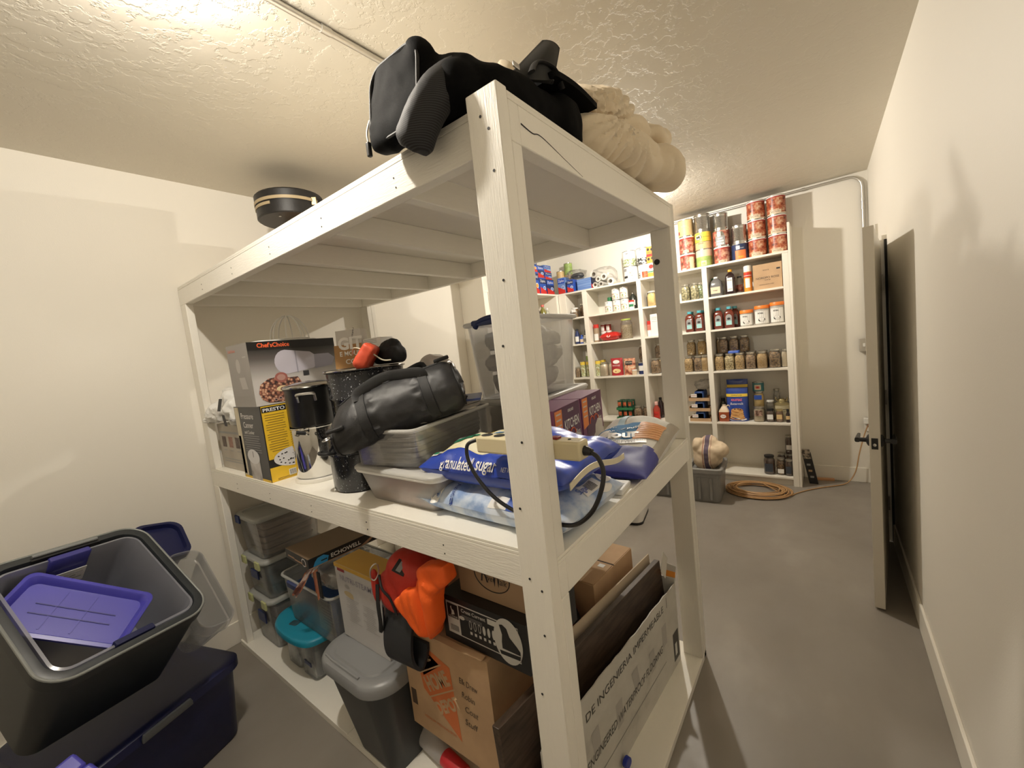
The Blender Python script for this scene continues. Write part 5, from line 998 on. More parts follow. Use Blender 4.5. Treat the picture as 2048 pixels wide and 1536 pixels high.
# kitchen bag boxes
purp = mat('plum_carton', (.17, .035, .12), .4); purd = mat('dark_plum_print', (.09, .02, .075), .4); orp = mat('orange_patch', (.8, .25, .06), .5); redo = mat('orange_loop', (.6, .12, .05), .5); wp = mat('pale_bag_print', (.6, .56, .52), .5)
def kit(b):
    quad(b, (.16, 0, .16), X, Z, .22, .2, 1); poly(b, (0, 0, 0), X, Z, [(.01, .12), (.075, .13), (.08, .255), (.01, .255)], 2, .001); poly(b, (0, 0, 0), X, Z, [(.0, 0), (.28, 0), (.28, .075), (.2, .1), (.12, .06), (.0, .07)], 3, .0009)
    poly(b, (0, 0, 0), X, Z, [(.14, .03), (.27, .03), (.265, .12), (.2, .135), (.16, .11)], 5, .0011); put_text(b, 'KITCHEN', (.175, 0, .185), X, Z, .155, .04, 4, .0016, bold=.02); put_text(b, 'KIRKLAND', (.17, 0, .238), X, Z, .06, .012, 4, .0016, bold=.03); put_text(b, 'Bags', (.235, 0, .13), X, Z, .045, .026, 4, .0016)
    b.tube([(.12 + .03 * cos(a), -.0012, .13 + .03 * sin(a)) for a in [pi * k / 10 for k in range(1, 11)]], .0035, 6, 6); b.tube([(.175 + .03 * cos(a), -.0012, .135 + .025 * sin(a)) for a in [pi * k / 10 for k in range(0, 9)]], .0035, 6, 6)
    for k in range(4): quad(b, (.045, 0, .24 - k * .022), X, Z, .045, .006, 3, .0014)
for i, x in enumerate((.535, .826)):
    pbox('bag_carton', ('plum kitchen bags carton nearest the shelving post', 'plum kitchen bags carton at the far end beside the flour')[i], 'box', (x, .285 + i * .037, z), .283, .14, .262, [purp, purd, orp, wp, WHITE, wp, redo], radians(7.3), kit, 'plum kitchen bags cartons')
# ------------------------------------------------------------------ sugar and flour bags
def bagshape(L, Wd, Ht, seed, amp=.012, pw=3.2):
    def S(x, y, top=True, lf=0):
        a, c = min(1, abs(2 * x / L)), min(1, abs(2 * y / Wd)); e = max(0, (1 - a ** pw)) ** .5 * max(0, (1 - c ** pw)) ** .5
        zm_ = Ht * .42
        if top: return Vector((x, y, zm_ + (Ht - zm_) * e + amp * nz((x, y, 0), 9, seed) * e + amp * .5 * nz((x, y, 1), 20, seed) * (.3 + .7 * e) + lf))
        return Vector((x, y, max(0, zm_ * (1 - e ** .8 * 1.25)) + .0))
    return S
def mkbag(nm, label, S, L, Wd, mats, mf, loc, rz, rot=None, nu=44, nv=34, cat='bag', grp=None):
    t = thing(nm, label, cat, (loc[0], loc[1], loc[2] + .001), rz, grp, rot=rot); b = MB()
    def q(s): return L / 2 * math.copysign(1 - (1 - abs(s)) ** 1.25, s)
    def qw(s): return Wd / 2 * math.copysign(1 - (1 - abs(s)) ** 1.25, s)
    for top in (True, False): b.grid(lambda u, v: S(q(2 * u - 1), qw(2 * v - 1), top), nu, nv, 0, (lambda u, v: mf(q(2 * u - 1), qw(2 * v - 1), top)))
    b.build('bag_body', mats, t, weld=True); return t
rb = mat('royal_blue_sack', (.02, .055, .38), .36, var=.1, vscale=9, coat=.1); rbl = mat('deep_blue_sack', (.035, .04, .26), .5); pale = mat('pale_blue_sack', (.32, .42, .62), .4, stops=[(.38, (.22, .33, .58)), (.5, (.45, .55, .72)), (.62, (.62, .68, .78))], vscale=14)
pcream = mat('cream_food_print', (.78, .73, .56), .5, stops=[(.4, (.82, .78, .6)), (.55, (.76, .66, .32)), (.66, (.8, .78, .72))], vscale=14); skyb = mat('sky_blue_print', (.10, .26, .50), .75, spec=.2); ripple = mat('flour_white', (.72, .71, .67), .75, var=.06, vscale=20); foodg = mat('food_club_green', (.02, .2, .1), .45)
# lower, pale blue
S1 = bagshape(.60, .37, .105, 3, .016); 
def mf1(x, y, top): return 1 if (not top) else 0
t = mkbag('sugar_bag', 'pale blue sack of sugar lying under the royal blue sack', S1, .6, .37, [pale, pale], mf1, (.285, .30, z), radians(88), grp='sugar sacks')
b = MB()
def on1(cx, cy_, ang_):
    return lambda x, y, lf=.002: S1(cx + x * cos(ang_) - y * sin(ang_), cy_ + x * sin(ang_) + y * cos(ang_), True, lf)
def oval(b, F, w_, h, m, lf=.0025, n=28): b.add([F(0, 0, lf)] + [F(w_ / 2 * cos(2 * pi * k / n), h / 2 * sin(2 * pi * k / n), lf) for k in range(n)], [(0, 1 + k, 1 + (k + 1) % n) for k in range(n)], m)
def gridpatch(b, F, w_, h, m, lf=.0025, n=8): b.grid(lambda u, v: F((u - .5) * w_, (v - .5) * h, lf), n, n, m)
F = on1(.2, .155, radians(100)); oval(b, F, .1, .05, 1); map_text(b, 'Granulated', lambda x, y: F(x, y + .008, .004), .07, .011, 0); map_text(b, 'Sugar', lambda x, y: F(x, y - .01, .004), .045, .013, 0)
F = on1(.12, .163, radians(100)); map_text(b, 'Azucar', lambda x, y: F(x, y, .004), .07, .02, 0)
F = on1(-.07, .165, pi); gridpatch(b, F, .07, .03, 1); gridpatch(b, on1(-.13, .163, pi), .06, .035, 3)
F = on1(-.288, -.08, -pi / 2); oval(b, F, .07, .02, 1)
F = on1(-.255, -.13, -pi / 2 + .2); oval(b, F, .07, .045, 1); map_text(b, 'granulated', lambda x, y: F(x, y, .004), .055, .01, 0)
F = on1(-.262, -.03, -pi / 2); gridpatch(b, F, .1, .04, 1)
for k in range(7): gridpatch(b, on1(-.262, -.05 + k * .006, -pi / 2), .003, .03, 2, .0035, 3)
map_text(b, 'Sugar', lambda x, y: on1(-.262, .01, -pi / 2)(x, y, .004), .05, .02, 3)
b.build('bag_print', [mat('blue_ink', (.02, .05, .25), .5), WHITE, INK, BLUE], t)
# upper, royal blue
S2 = bagshape(.56, .40, .12, 12, .03)
def mf2(x, y, top):
    if not top: return 0
    return 1 if (y < .15 and x > .02 - (.15 - y) * .35) else 0
t = mkbag('sugar_bag', 'royal blue sack of granulated sugar with cream picture panel on top of the pale one', S2, .56, .40, [rb, pcream], mf2, (.315, .295, z + .1), radians(90), grp='sugar sacks')
b = MB(); F = lambda x, y, lf=.003: S2(.13 - x, .176 + y * -1 if False else .165 - y * -1 * -1 + 0 * x, True, lf)
def on2(cx, cy_, ang_): return lambda x, y, lf=.0035: S2(cx + x * cos(ang_) - y * sin(ang_), cy_ + x * sin(ang_) + y * cos(ang_), True, lf)
def front(cx, h): return lambda x, y: (lambda xx, zz_: (lambda ex: Vector((xx, .2 * max(0, 1 - min(1, max(0, (zz_ - .0504) / (.0696 * max(.2, ex)))) ** 2) ** (1 / 3.2) + .0045, zz_)))(max(0, 1 - min(1, abs(2 * xx / .56)) ** 3.2) ** .5))(cx - x, h + y)
map_text(b, 'granulated', front(.105, .072), .135, .034, 1, bold=.02); map_text(b, 'sugar', front(-.02, .072), .08, .034, 1, bold=.02); map_text(b, 'pure', front(.145, .1), .04, .02, 1); map_text(b, 'NET WT', front(-.1, .075), .04, .012, 1)
F = on2(.2, .04, pi + .1); gridpatch(b, F, .1, .055, 2, .003); map_text(b, 'food', lambda x, y: F(x + .005, y - .003, .005), .07, .026, 1, bold=.04)
gridpatch(b, on2(.235, .15, pi), .03, .03, 1, .003); oval(b, on2(.235, .15, pi), .025, .018, 2, .004)
b.grid(lambda u, v: S2(.03 + .2 * (1 - u) * 0 + .04 + .0 * v + (.06 - .08) * u * 1.0, .08 - .26 * u + .012 * v, True, .003), 14, 2, 1)
oval(b, on2(.11, -.04, .4), .05, .02, 3, .003); oval(b, on2(.17, -.06, .2), .03, .03, 4, .003)
b.build('bag_print', [INK, WHITE, foodg, skyb, YELLOW], t)
b = MB(); b.grid(lambda u, v: Vector((.275 + .075 * u - .025 * max(0, u - .6), .11 - .04 * v + .02 * u, .052 - .11 * max(0, u - .55) ** 1.3)), 12, 3); b.build('paper_tail', WHITE, t, solid=.001)
b = MB(); b.grid(lambda u, v: Vector((-.287 - .003 * sin(pi * u), .17 - .36 * u, .03 + .018 * v + .018 * sin(u * 5))), 18, 3); b.build('seam_tape', mat('cream_tape', (.72, .66, .5), .5), t, solid=.003)
# flour
_S3 = bagshape(.57, .30, .15, 31, .016, 3.0)
def S3(x, y, top=True, lf=0):
    p = _S3(x, y, top, 0); k = .36 + .64 * min(1, max(0, (x + .285) / .46)); return Vector((p.x, p.y, p.z * k + lf))
def mf3(x, y, top):
    if x < -.12 - .02 * sin(14 * y): return 1
    if top and y < -.125: return 2
    return 0
t = mkbag('flour_bag', 'white and blue flour sack with orange waffle picture at the far end', S3, .57, .30, [ripple, rbl, whbox], mf3, (.85, .135, z), radians(4))
b = MB()
def on3(cx, cy_, ang_): return lambda x, y, lf=.0035: S3(min(.27, cx + x * cos(ang_) - y * sin(ang_)), max(-.146, cy_ + x * sin(ang_) + y * cos(ang_)), True, lf)
F = on3(.0, .02, -pi / 2 + .55); oval(b, on3(.0, .03, -1.2), .24, .17, 0, .003, 36); map_text(b, 'Flour', lambda x, y: on3(-.035, .02, -1.3)(x, y, .0055), .16, .06, 1, bold=.05); map_text(b, 'All Purpose', lambda x, y: on3(.025, .02, -1.3)(x, y, .0055), .14, .024, 1, bold=.02); map_text(b, 'Fresh', lambda x, y: on3(.06, .06, -1.3)(x, y, .0055), .06, .016, 1)
gridpatch(b, on3(-.088, .0, -1.3), .2, .03, 1, .004); map_text(b, 'BLEACHED ENRICHED', lambda x, y: on3(-.083, .0, -1.3)(x, y, .006), .17, .009, 4); map_text(b, 'PRE-SIFTED', lambda x, y: on3(-.095, .0, -1.3)(x, y, .006), .12, .008, 4)
b.grid(lambda u, v: on3(.06, -.085, 0)((u - .5) * .15 - .05 * v, (v - .5) * .09, .004), 10, 8, 2)
for k in range(9): b.grid(lambda u, v: on3(.06, -.085, 0)((k / 9 - .47 + .03 * u) * .15 - .05 * v, (v - .5) * .09, .0052), 2, 8, 3)
b.grid(lambda u, v: on3(.13, .04, .2)((u - .5) * .24, (v - .5) * .03 + .02 * sin(u * 5), .003), 14, 4, 5)
b.build('bag_print', [skyb, WHITE, mat('waffle_orange', (.85, .45, .2), .5), mat('waffle_line', (.65, .28, .1), .5), INK, mat('wave_blue', (.35, .5, .6), .5)], t)
t = thing('white_board', 'white board edge lying flat under the sacks on the middle deck', 'board', (.46, .02, z + .001), radians(6)); MB().box(0, .1, -.015, .25, 0, .018).build('board_panel', WHITE, t, bevel=.004)
# ------------------------------------------------------------------ power strip behind the near post
bei = mat('beige_plastic', (.66, .58, .38), .4); cordm = mat('black_cord', (.01, .01, .011), .35)
t = thing('power_strip', 'beige power strip with black cord loop fixed behind the near post', 'power strip', (.077, 0, 1.372))
MB().box(0, .05, -.068, .26, 0, .047).build('strip_body', bei, t, bevel=.006)
for y in (.235, .19, .145):
    k = MB().disc((.025, y, .0468), (0, 0, 1), .0165, h=.0014, seg=20); k.build('socket', BLACK, t)
MB().box(.014, .036, -.002, .02, .0468, .053).build('power_switch', mat('dark_red_switch', (.2, .01, .01), .35), t, bevel=.002)
MB().disc((.025, -.03, .0468), (0, 0, 1), .004, h=.002).build('indicator_lamp', BLACK, t)
b = MB(); put_text(b, 'POWER', (.02, -.048, .047), (0, -1, 0), (1, 0, 0), .025, .005); b.build('strip_lettering', GREY, t)
MB().tube([(.025, -.068, .022), (.025, -.078, .021), (.024, -.088, .019)], [.0125, .011, .008], 10).build('cord_boot', BLACK, t)
MB().tube(smooth_path([(.025, .259, .03), (.02, .28, .03), (.006, .30, .018), (.0, .298, -.02), (-.002, .27, -.07), (-.003, .215, -.12), (.006, .155, -.155), (.008, .085, -.17), (.006, .0, -.168), (-.004, -.05, -.15), (-.006, -.092, -.11), (.0, -.115, -.06), (.012, -.118, -.02), (.02, -.104, .008), (.024, -.086, .0185)], 7), .0055, 10).build('power_cord', cordm, t)
# ------------------------------------------------------------------ bottom deck
z = ZB + .0005
gclear = clear('smoky_clear_plastic', (.6, .62, .62), .22, .2, .14); lidc = clear('pale_bin_lid', (.74, .75, .72), .7, .3, .1); lime_ = mat('pale_lime_latch', (.5, .52, .25), .5)
brp = mat('brown_papers', (.34, .25, .18), .7, stops=[(.3, (.25, .18, .13)), (.7, (.44, .34, .25))], vscale=10, stretch=(1, 1, 6)); drk = mat('dark_grey_contents', (.07, .07, .075), .6, stops=[(.35, (.04, .04, .045)), (.65, (.16, .15, .16))], vscale=9)
plm = mat('plum_grey_contents', (.13, .09, .11), .7, stops=[(.35, (.07, .05, .06)), (.65, (.26, .2, .22))], vscale=12)
zz = z; B3 = ((.29, plm, 'lowest of the three stacked bins against the side post, holding plum things', 'plum and brown things inside the lowest stacked bin'), (.225, drk, 'middle of the three stacked bins against the side post, holding dark things', 'dark things inside the middle stacked bin'), (.235, brp, 'top one of the three stacked bins, with a navy latch and brown papers', 'brown papers inside the top stacked bin'))
for i, (h, m_, lab, l2) in enumerate(B3):
    t = bin_('clear_bin', lab, (.292, 2.235, zz), .185, .145, h, .90, gclear if i < 2 else clearp, rim=.01, rimm=lidc, lid=lidc, lidh=.018, rr=.035, grp='stacked bins at the side post')
    for yy in (-.09, .1) if i < 2 else (.09,):
        MB().box(-.203, -.192, yy - .03, yy + .03, h - .035, h + .012).build('bin_latch', NAVY if i == 2 else lime_, t, bevel=.003)
    if i < 2: MB().box(-.19, -.1815, -.05, .05, h * .5, h * .72).build('bin_label', NAVY, t, bevel=.001)
    sheets(l2, (.292, 2.235, zz + .006), .15, .115, h * .82, 3 + 2 * (i == 2), m_, 31 + i, cat='contents', nm='stored_things')
    zz += h + .0205
# teal lidded keeper
teal = mat('teal_plastic', (.012, .24, .36), .4)
t = thing('cereal_keeper', 'clear food keeper with rounded teal lid on the bottom deck', 'food keeper', (.185, 1.80, z))
for x0, y0, hx, hy in ((0, .085, .075, .075), (.01, -.085, .085, .075)):
    MB().rrings([(hx * .9, hy * .9, .02, 0, x0, y0), (hx, hy, .025, .008, x0, y0), (hx, hy, .025, .225, x0, y0), (hx - .002, hy - .002, .025, .225, x0, y0), (hx * .9 - .002, hy * .9 - .002, .02, .006, x0, y0)], n=5).build('keeper_body', gclear, t)
MB().rrings([(.065, .062, .02, .009, .01, -.085), (.07, .064, .02, .15, .01, -.085)], n=4).build('keeper_contents', mat('slate_contents', (.16, .18, .23), .7), t)
MB().box(-.079, -.0755, -.13, -.06, .075, .095).build('keeper_label', NAVY, t)
lidp = [(.11, .225), (.0, .235), (-.07, .21), (-.125, .13), (-.14, .02), (-.135, -.1), (-.11, -.19), (-.05, -.225), (.06, -.235), (.11, -.23)]
lr = lambda s, zz_: [Vector((p.x * s, p.y * s, zz_)) for p in smooth_path([(a, b_, 0) for a, b_ in lidp], 4, closed=True)]
MB().loft([lr(.96, .226), lr(1, .23), lr(1, .25), lr(.97, .258), lr(.9, .26)]).build('keeper_lid', teal, t, ang=50)
MB().rrings([(.02, .03, .012, .2605), (.018, .028, .012, .2625)], M=Matrix.Translation((-.06, .03, 0)) @ Matrix.Rotation(radians(15), 4, 'Z')).build('lid_button', mat('dark_teal', (.02, .06, .08), .4), t)
t = thing('dark_canister', 'dark brown canister in the gap behind the teal lidded keeper', 'canister', (.27, 1.47, z)); MB().lathe([(0, 0), (.075, 0), (.078, .006), (.078, .24), (.074, .248), (0, .25)], 28).build('canister_body', mat('dark_brown_tin', (.05, .035, .035), .4), t); MB().lathe([(.079, .235), (.08, .235), (.08, .256), (0, .256)], 28, cap0=False).build('canister_lid', mat('dark_lid', (.03, .025, .025), .4), t)
# clear bin with blue handle holding the blue carton
t = bin_('clear_bin', 'clear bin with navy handle holding the blue printed carton', (.345, 1.655, z + .262), .215, .265, .262, .93, gclear, rim=.012, rimm=lidc, rr=.04)
MB().rrings([(.004, .05, .003, 0), (.012, .055, .01, .005), (.012, .055, .01, .03), (.004, .05, .003, .036)], M=Matrix.Translation((-.226, .1, .222))).build('bin_handle', NAVY, t)
subl = mat('blue_supply_carton', (.015, .07, .25), .35); sulab = mat('supply_label', (.48, .47, .4), .5)
def su(b):
    quad(b, (0, .12, .1), lf, Z, .15, .17, 1); put_text(b, 'TISSUE', (0, .11, .165), lf, Z, .09, .016, 2, .0012)
    for k in range(6): quad(b, (0, .1, .14 - k * .016), lf, Z, .1 - .02 * (k % 2), .004, 2, .0012)
    quad(b, (0, .3, .1), lf, Z, .14, .05, 4); put_text(b, 'SUPERIOR', (.11, 0, .155), X, Z, .17, .03, 3, .0012, bold=.03)
    for k in range(4): quad(b, (.07, 0, .115 - k * .013), X, Z, .07, .004, 3, .001)
    ell(b, (.11, 0, .05), X, Z, .05, .03, 4, .001)
pbox('supply_box', 'blue printed carton with pale label inside the navy handled bin', 'box', (.165, 1.42, z + .27), .24, .42, .205, [subl, sulab, INK, WHITE, mat('mid_blue_print', (.04, .16, .42), .4)], deco=su)
# clear film, orange wrapper and gadget pack on top
b = MB(); ellipsoid(b, (.33, 1.6, z + .555), (.15, .19, .075), e=.75); ellipsoid(b, (.25, 1.5, z + .58), (.09, .1, .06)); q = fuse(b, .012, 1, crease(.03, 9, 14)); q.v = [(x, y, max(z_, z + .478)) for x, y, z_ in q.v]
o = q.build('film_heap', clear('cloudy_film', (.55, .56, .57), .42, .15, .25), None, ang=14); tag(o, 'crumpled clear plastic film heaped on the blue printed carton', 'plastic film')
t = thing('gadget_pack', 'flat black gadget carton with blue logo lying on top of the clear film', 'box', (.085, 1.455, z + .682), radians(-3), rot=(radians(-1), radians(1), radians(-3)))
kraft = mat('copper_stripe', (.42, .25, .15), .4); cyan = mat('cyan_logo', (.04, .35, .75), .45)
b = MB().box(0, .38, 0, .27, 0, .05, (0, 0, 0, 0, 0, 1))
quad(b, (0, .2, .02), lf, Z, .08, .008, 2); poly(b, (0, 0, 0), lf, Z, [(-.16, .012), (-.02, .012), (-.02, .02), (-.155, .02)], 2, .001); ell(b, (0, .05, .025), lf, Z, .05, .04, 4); ell(b, (0, .05, .025), lf, Z, .038, .03, 0, .0014)
poly(b, (0, 0, 0), X, Z, [(.02, .004), (.09, .004), (.1, .03), (.075, .044), (.045, .04), (.03, .025)], 3, .001); quad(b, (.075, 0, .02), X, Z, .03, .006, 0, .0014)
put_text(b, 'ECHOWELL', (.19, 0, .024), X, Z, .16, .02, 4, .0012, bold=.03); quad(b, (.15, 0, .003), X, Z, .3, .004, 2, .001); poly(b, (0, 0, 0), X, Z, [(.26, .001), (.3, .001), (.38, .04), (.38, .048)], 2, .001)
b.build('carton_body', [blk, mat('gold_brown_top', (.18, .12, .07), .4), kraft, cyan, WHITE], t, bevel=.001)
orf = clear('orange_film', (.85, .25, .08), .7, .12, .3)
t = thing('orange_wrapper', 'shiny orange film wrapper hanging below the gadget carton', 'wrapper', (.12, 1.50, z + .675))
b = MB(); b.grid(lambda u, v: Vector((-.005 - .05 * u + .006 * sin(9 * v), .0 + .13 * u + (v - .5) * .05 * (1 - .25 * u) + .0, -.02 - .14 * u + .012 * sin(7 * v + 5 * u))), 12, 8); b.grid(lambda u, v: Vector((.0 + .006 * sin(9 * v), -.02 - .0 * u + (v - .5) * .06, -.015 - .15 * u + .008 * sin(8 * v))), 10, 8); b.build('wrapper_film', orf, t)
MB().box(-.012, -.006, -.085, -.06, -.14, -.01).build('wrapper_strap', BLACK, t)
# rubbish bin with grey lid
lidg = mat('grey_bin_lid', (.23, .235, .24), .35); cang = mat('charcoal_bin', (.05, .055, .06), .4)
t = thing('trash_can', 'charcoal waste bin with light grey swing lid standing half off the bottom deck', 'trash can', (.13, 1.088, z))
MB().rrings([(.085, .13, .05, 0, -.01, -.095), (.09, .135, .055, .01, -.01, -.09), (.132, .205, .08, .345), (.128, .201, .08, .345), (.082, .126, .05, .012, -.01, -.09)], n=8).build('bin_body', cang, t, ang=50)
MB().rrings([(.146, .232, .12, .33), (.152, .238, .125, .335), (.152, .238, .125, .368), (.144, .23, .12, .38), (.115, .2, .1, .388), (.11, .195, .1, .386), (.105, .165, .06, .386), (.10, .16, .06, .392)], n=10).build('bin_lid', lidg, t, ang=40)
MB().tube([(-.118, .16, .384), (-.124, .1, .386), (-.124, -.1, .386)], .006, 8).build('lid_ridge', lidg, t)
# steamer carton on the bin lid
gold = mat('golden_flap', (.62, .38, .07), .45); nwh = mat('white_carton_print', (.52, .51, .51), .5); lav = mat('lavender_lettering', (.3, .28, .36), .5); tx = mat('pale_text', (.38, .37, .37), .5)
def nutri(b):
    put_text(b, 'NUTRI-STEAMER', (0, .165, .29), lf, Z, .29, .026, 2, .001, bold=.01); quad(b, (0, .295, .325), lf, Z, .06, .014, 3); quad(b, (0, .175, .342), lf, Z, .35, .018, 1, .0005); quad(b, (.065, 0, .342), X, Z, .13, .018, 1, .0005)
    ell(b, (0, .26, .255), lf, Z, .04, .02, 4); ell(b, (0, .255, .22), lf, Z, .075, .026, 5); ell(b, (0, .24, .212), lf, Z, .05, .016, 5, .001)
    for c, yc in enumerate((.23, .1)):
        for k in range(13): quad(b, (0, yc + .006 * (k % 3), .2 - k * .009), lf, Z, .1 - .015 * (k % 4), .0028, 4, .001)
pbox('steamer_box', 'tall white food steamer carton with golden top on the waste bin lid', 'box', (.125, .94, z + .393), .13, .345, .352, [nwh, gold, lav, mat('maroon_logo', (.3, .04, .05), .5), tx, mat('tan_food_photo', (.48, .38, .22), .6)], faces=(0, 0, 0, 0, 0, 1), deco=nutri)
pbox('cardboard_box', 'kraft carton wedged behind the steamer carton', 'carton', (.40, .56, z + .60), .3, .50, .30, [CARD])
# moving carton
def depot(b):
    M2 = lambda pts, m_, l_=.0008: poly(b, (0, .3, .26), lf, Z, pts, m_, l_)
    M2([(-.135, .12), (-.135, -.02), (.1, .02)] if 0 else [(-.14, .15), (-.1, -.0), (.02, .085)], 1)
    s_ = .30
    # tilted square logo with two diagonal lettering bands
    M2([(-.15, .16), (.08, .10), (.10, -.20), (-.11, -.06)], 1)
    xd, yd = Vector((0, -.80, .60)), Vector((0, .60, .80)); xd2 = Vector((0, -.86, .51)); 
    for s2, (yy, zc), w_, hh in (('THE', (.375, .345), .07, .035), ('HOME', (.315, .268), .17, .06), ('DEPOT', (.262, .185), .17, .05)): put_text(b, s2, (0, yy, zc), xd2, yd, w_, hh, 2, .0013, bold=.06)
    quad(b, (0, .348, .308), xd2, yd, .17, .006, 2, .0012); quad(b, (0, .29, .226), xd2, yd, .2, .006, 2, .0012)
    for k, s2 in enumerate(('Elk Drew', 'Robin', 'Coat', 'Stuff')): put_text(b, s2, (0, .12 + .01 * (k % 2), .33 - k * .055), Vector((0, -1, -.05)), Z, .1 - .03 * (k > 0), .026, 3, .001, shear=.2)
    put_text(b, 'MEDIUM MOVING BOX', (0, .33, .07), lf, Z, .2, .012, 1, .0008)
    quad(b, (0, .49, .13), lf, Z, .035, .07, 3, .0008)
pbox('moving_box', 'brown moving carton with orange square logo and handwriting on the bottom deck', 'carton', (.135, .388, z + .165), .36, .458, .442, scl=(.88, .95), mats= [CARD, mat('faded_orange_print', (.62, .17, .05), .6), mat('bare_card_lettering', (.52, .35, .2), .7), mat('marker_ink', (.09, .06, .04), .6)], deco=depot, bev=.004)
_mb = [o for o in bpy.data.objects if o.get('label', '').startswith('brown moving carton')][0]
pbox('flat_carton', 'flat carton hidden under the moving carton', 'carton', (.26, .40, z), .22, .42, .162, [CARDIN])
b = MB(); b.grid(lambda u, v: Vector((-.012 + .022 * v + .003 * sin(14 * u), .455 - .44 * u, .444 + .004 * sin(9 * u) + .003 * v)), 20, 2); b.build('box_flap', CARD, _mb, solid=.004)
# boot and shoe cartons
bootm = mat('black_boot_silhouette', (.015, .014, .014), .5); wpan = mat('pale_label', (.62, .61, .58), .5)
def boot(b):
    quad(b, (0, .225, .1), lf, Z, .375, .135, 1); quad(b, (0, .222, .1), lf, Z, .366, .126, 0, .001); quad(b, (0, .375, .1), lf, Z, .07, .126, 1, .0014); quad(b, (0, .375, .13), lf, Z, .06, .06, 0, .0018); poly(b, (0, .375, .13), lf, Z, [(-.012, .015), (-.006, .022), (-.004, .008), (.006, .004), (.01, -.012), (-.01, -.018), (-.006, -.004)], 1, .0022); put_text(b, 'ALPINE', (0, .375, .107), lf, Z, .05, .008, 1, .0022)
    for k in range(8): quad(b, (0, .395 - k * .006, .058), lf, Z, .003, .025, 0, .0018)
    put_text(b, 'Cross Current', (0, .26, .148), lf, Z, .13, .015, 1, .0016, bold=.02); quad(b, (0, .15, .148), lf, Z, .07, .022, 1, .0015)
    for k in range(6): ell(b, (0, .28 - k * .024, .1), lf, Z, .015, .038, 1, .0015); ell(b, (0, .28 - k * .024, .1), lf, Z, .01, .03, 0 if k < 3 else 1, .0018); quad(b, (0, .28 - k * .024, .066), lf, Z, .012, .012, 1, .0015)
    for k in range(3): quad(b, (0, .27, .128 - k * .006), lf, Z, .11, .002, 2, .0015)
    ell(b, (0, .335 - .01, .115), lf, Z, .03, .016, 1, .0016)
    ell(b, (0, .09, .1), lf, Z, .135, .175, 1, .002, n=36); poly(b, (0, .09, .1), lf, Z, [(-.035, .055), (-.02, .06), (.0, .05), (.01, .02), (.04, -.005), (.055, -.02), (.055, -.035), (-.03, -.035), (-.03, -.01), (-.025, .02)], 0, .0025); poly(b, (0, .09, .1), lf, Z, [(-.045, -.045), (.055, -.038), (.05, -.055), (-.04, -.06)], 0, .0025)
pbox('boot_box', 'black boot carton with white oval boot picture on the moving carton', 'box', (.155, .222, z + .6125), .30, .378, .168, [blk, wpan, GREY], deco=boot, scl=(.859, .884))
def rw(b):
    b.tube([(-.0008, .175 + .095 * cos(a), .11 + .065 * sin(a)) for a in [2 * pi * k / 36 for k in range(36)]], .0022, 5, 1, closed=True)
    put_text(b, 'R', (0, .215, .115), lf, Z, .04, .075, 1, .0012, shear=.25); put_text(b, 'iver', (0, .18, .1), lf, Z, .05, .026, 1, .0012, shear=.3); put_text(b, 'W', (0, .145, .112), lf, Z, .045, .085, 1, .0012, shear=.2); put_text(b, 'alk', (0, .113, .1), lf, Z, .04, .03, 1, .0012, shear=.3)
pbox('shoe_box', 'brown shoe carton with script lettering in an oval on the boot carton', 'box', (.20, .24, z + .7812), .23, .30, .175, deco=rw, scl=(.81, .83), mats=[mat('brown_shoe_carton', (.40, .27, .16), .7), INK])
# hip pack, orange cloth
redn = mat('red_nylon', (.52, .035, .02), .55, bump=.2, bscale=350); ocl = mat('blaze_orange_cloth', (.95, .13, .01), .65, bump=.25, bscale=260); zb_ = z + .6105
t = thing('hip_pack', 'red hip pack with black straps wedged between the steamer and boot cartons', 'hip pack')
b = MB(); ellipsoid(b, (.17, .76, .825), (.08, .115, .10), e=.75); ellipsoid(b, (.135, .84, .765), (.05, .075, .08), e=.75); ellipsoid(b, (.2, .74, .71), (.08, .10, .09), e=.8)
q = fuse(b, .01, 4, crease(.008, 12, 6)); q.v = [(x, y, max(z_, zb_ + .002)) for x, y, z_ in q.v]; q.build('pack_body', redn, t)
R4 = frame_rot((.15, -1, -.25), (-.55, -.25, .8)); b = MB(); oriented_box(b, (.107, .745, .893), R4, .028, .024, .002); b.build('brand_patch', BLACK, t); b = MB(); oriented_box(b, (.1055, .7455, .895), R4, .011, .018, .0018); b.build('patch_emblem', GREY, t)
b = MB(); ellipsoid(b, (.10, .922, .775), (.014, .018, .07), e=.8); b.build('side_flap', redn, t)
MB().tube(smooth_path([(.09, .87, .84), (.075, .84, .80), (.085, .81, .76), (.09, .79, .70)], 5), .005, 8).build('zip_edge', strapm, t)
MB().tube(smooth_path([(.10, .895, .875), (.082, .91, .86), (.08, .915, .82), (.092, .905, .81), (.105, .895, .84)], 5, closed=True), .003, 8).build('carabiner', STEEL, t)
MB().tube(smooth_path([(.085, .885, .80), (.07, .875, .73), (.066, .87, .66), (.068, .88, .615), (.078, .87, .64), (.08, .86, .72)], 6), .008, 8, flat=.45).build('buckle_strap', strapm, t)
b = MB(); b.grid(lambda u, v: Vector((.115 - .05 * sin(pi * min(1, u * 1.1)) + .012 * v, .885 - .15 * v - .06 * u, .70 - .19 * sin(pi * u * .62) + (.08 * (u - .75) * 4 if u > .75 else 0))), 16, 6); b.build('waist_belt', mat('black_belt', (.016, .017, .02), .55), t, solid=.012)
t = thing('orange_vest', 'blaze orange cloth bundle drooping beside the boot carton', 'cloth')
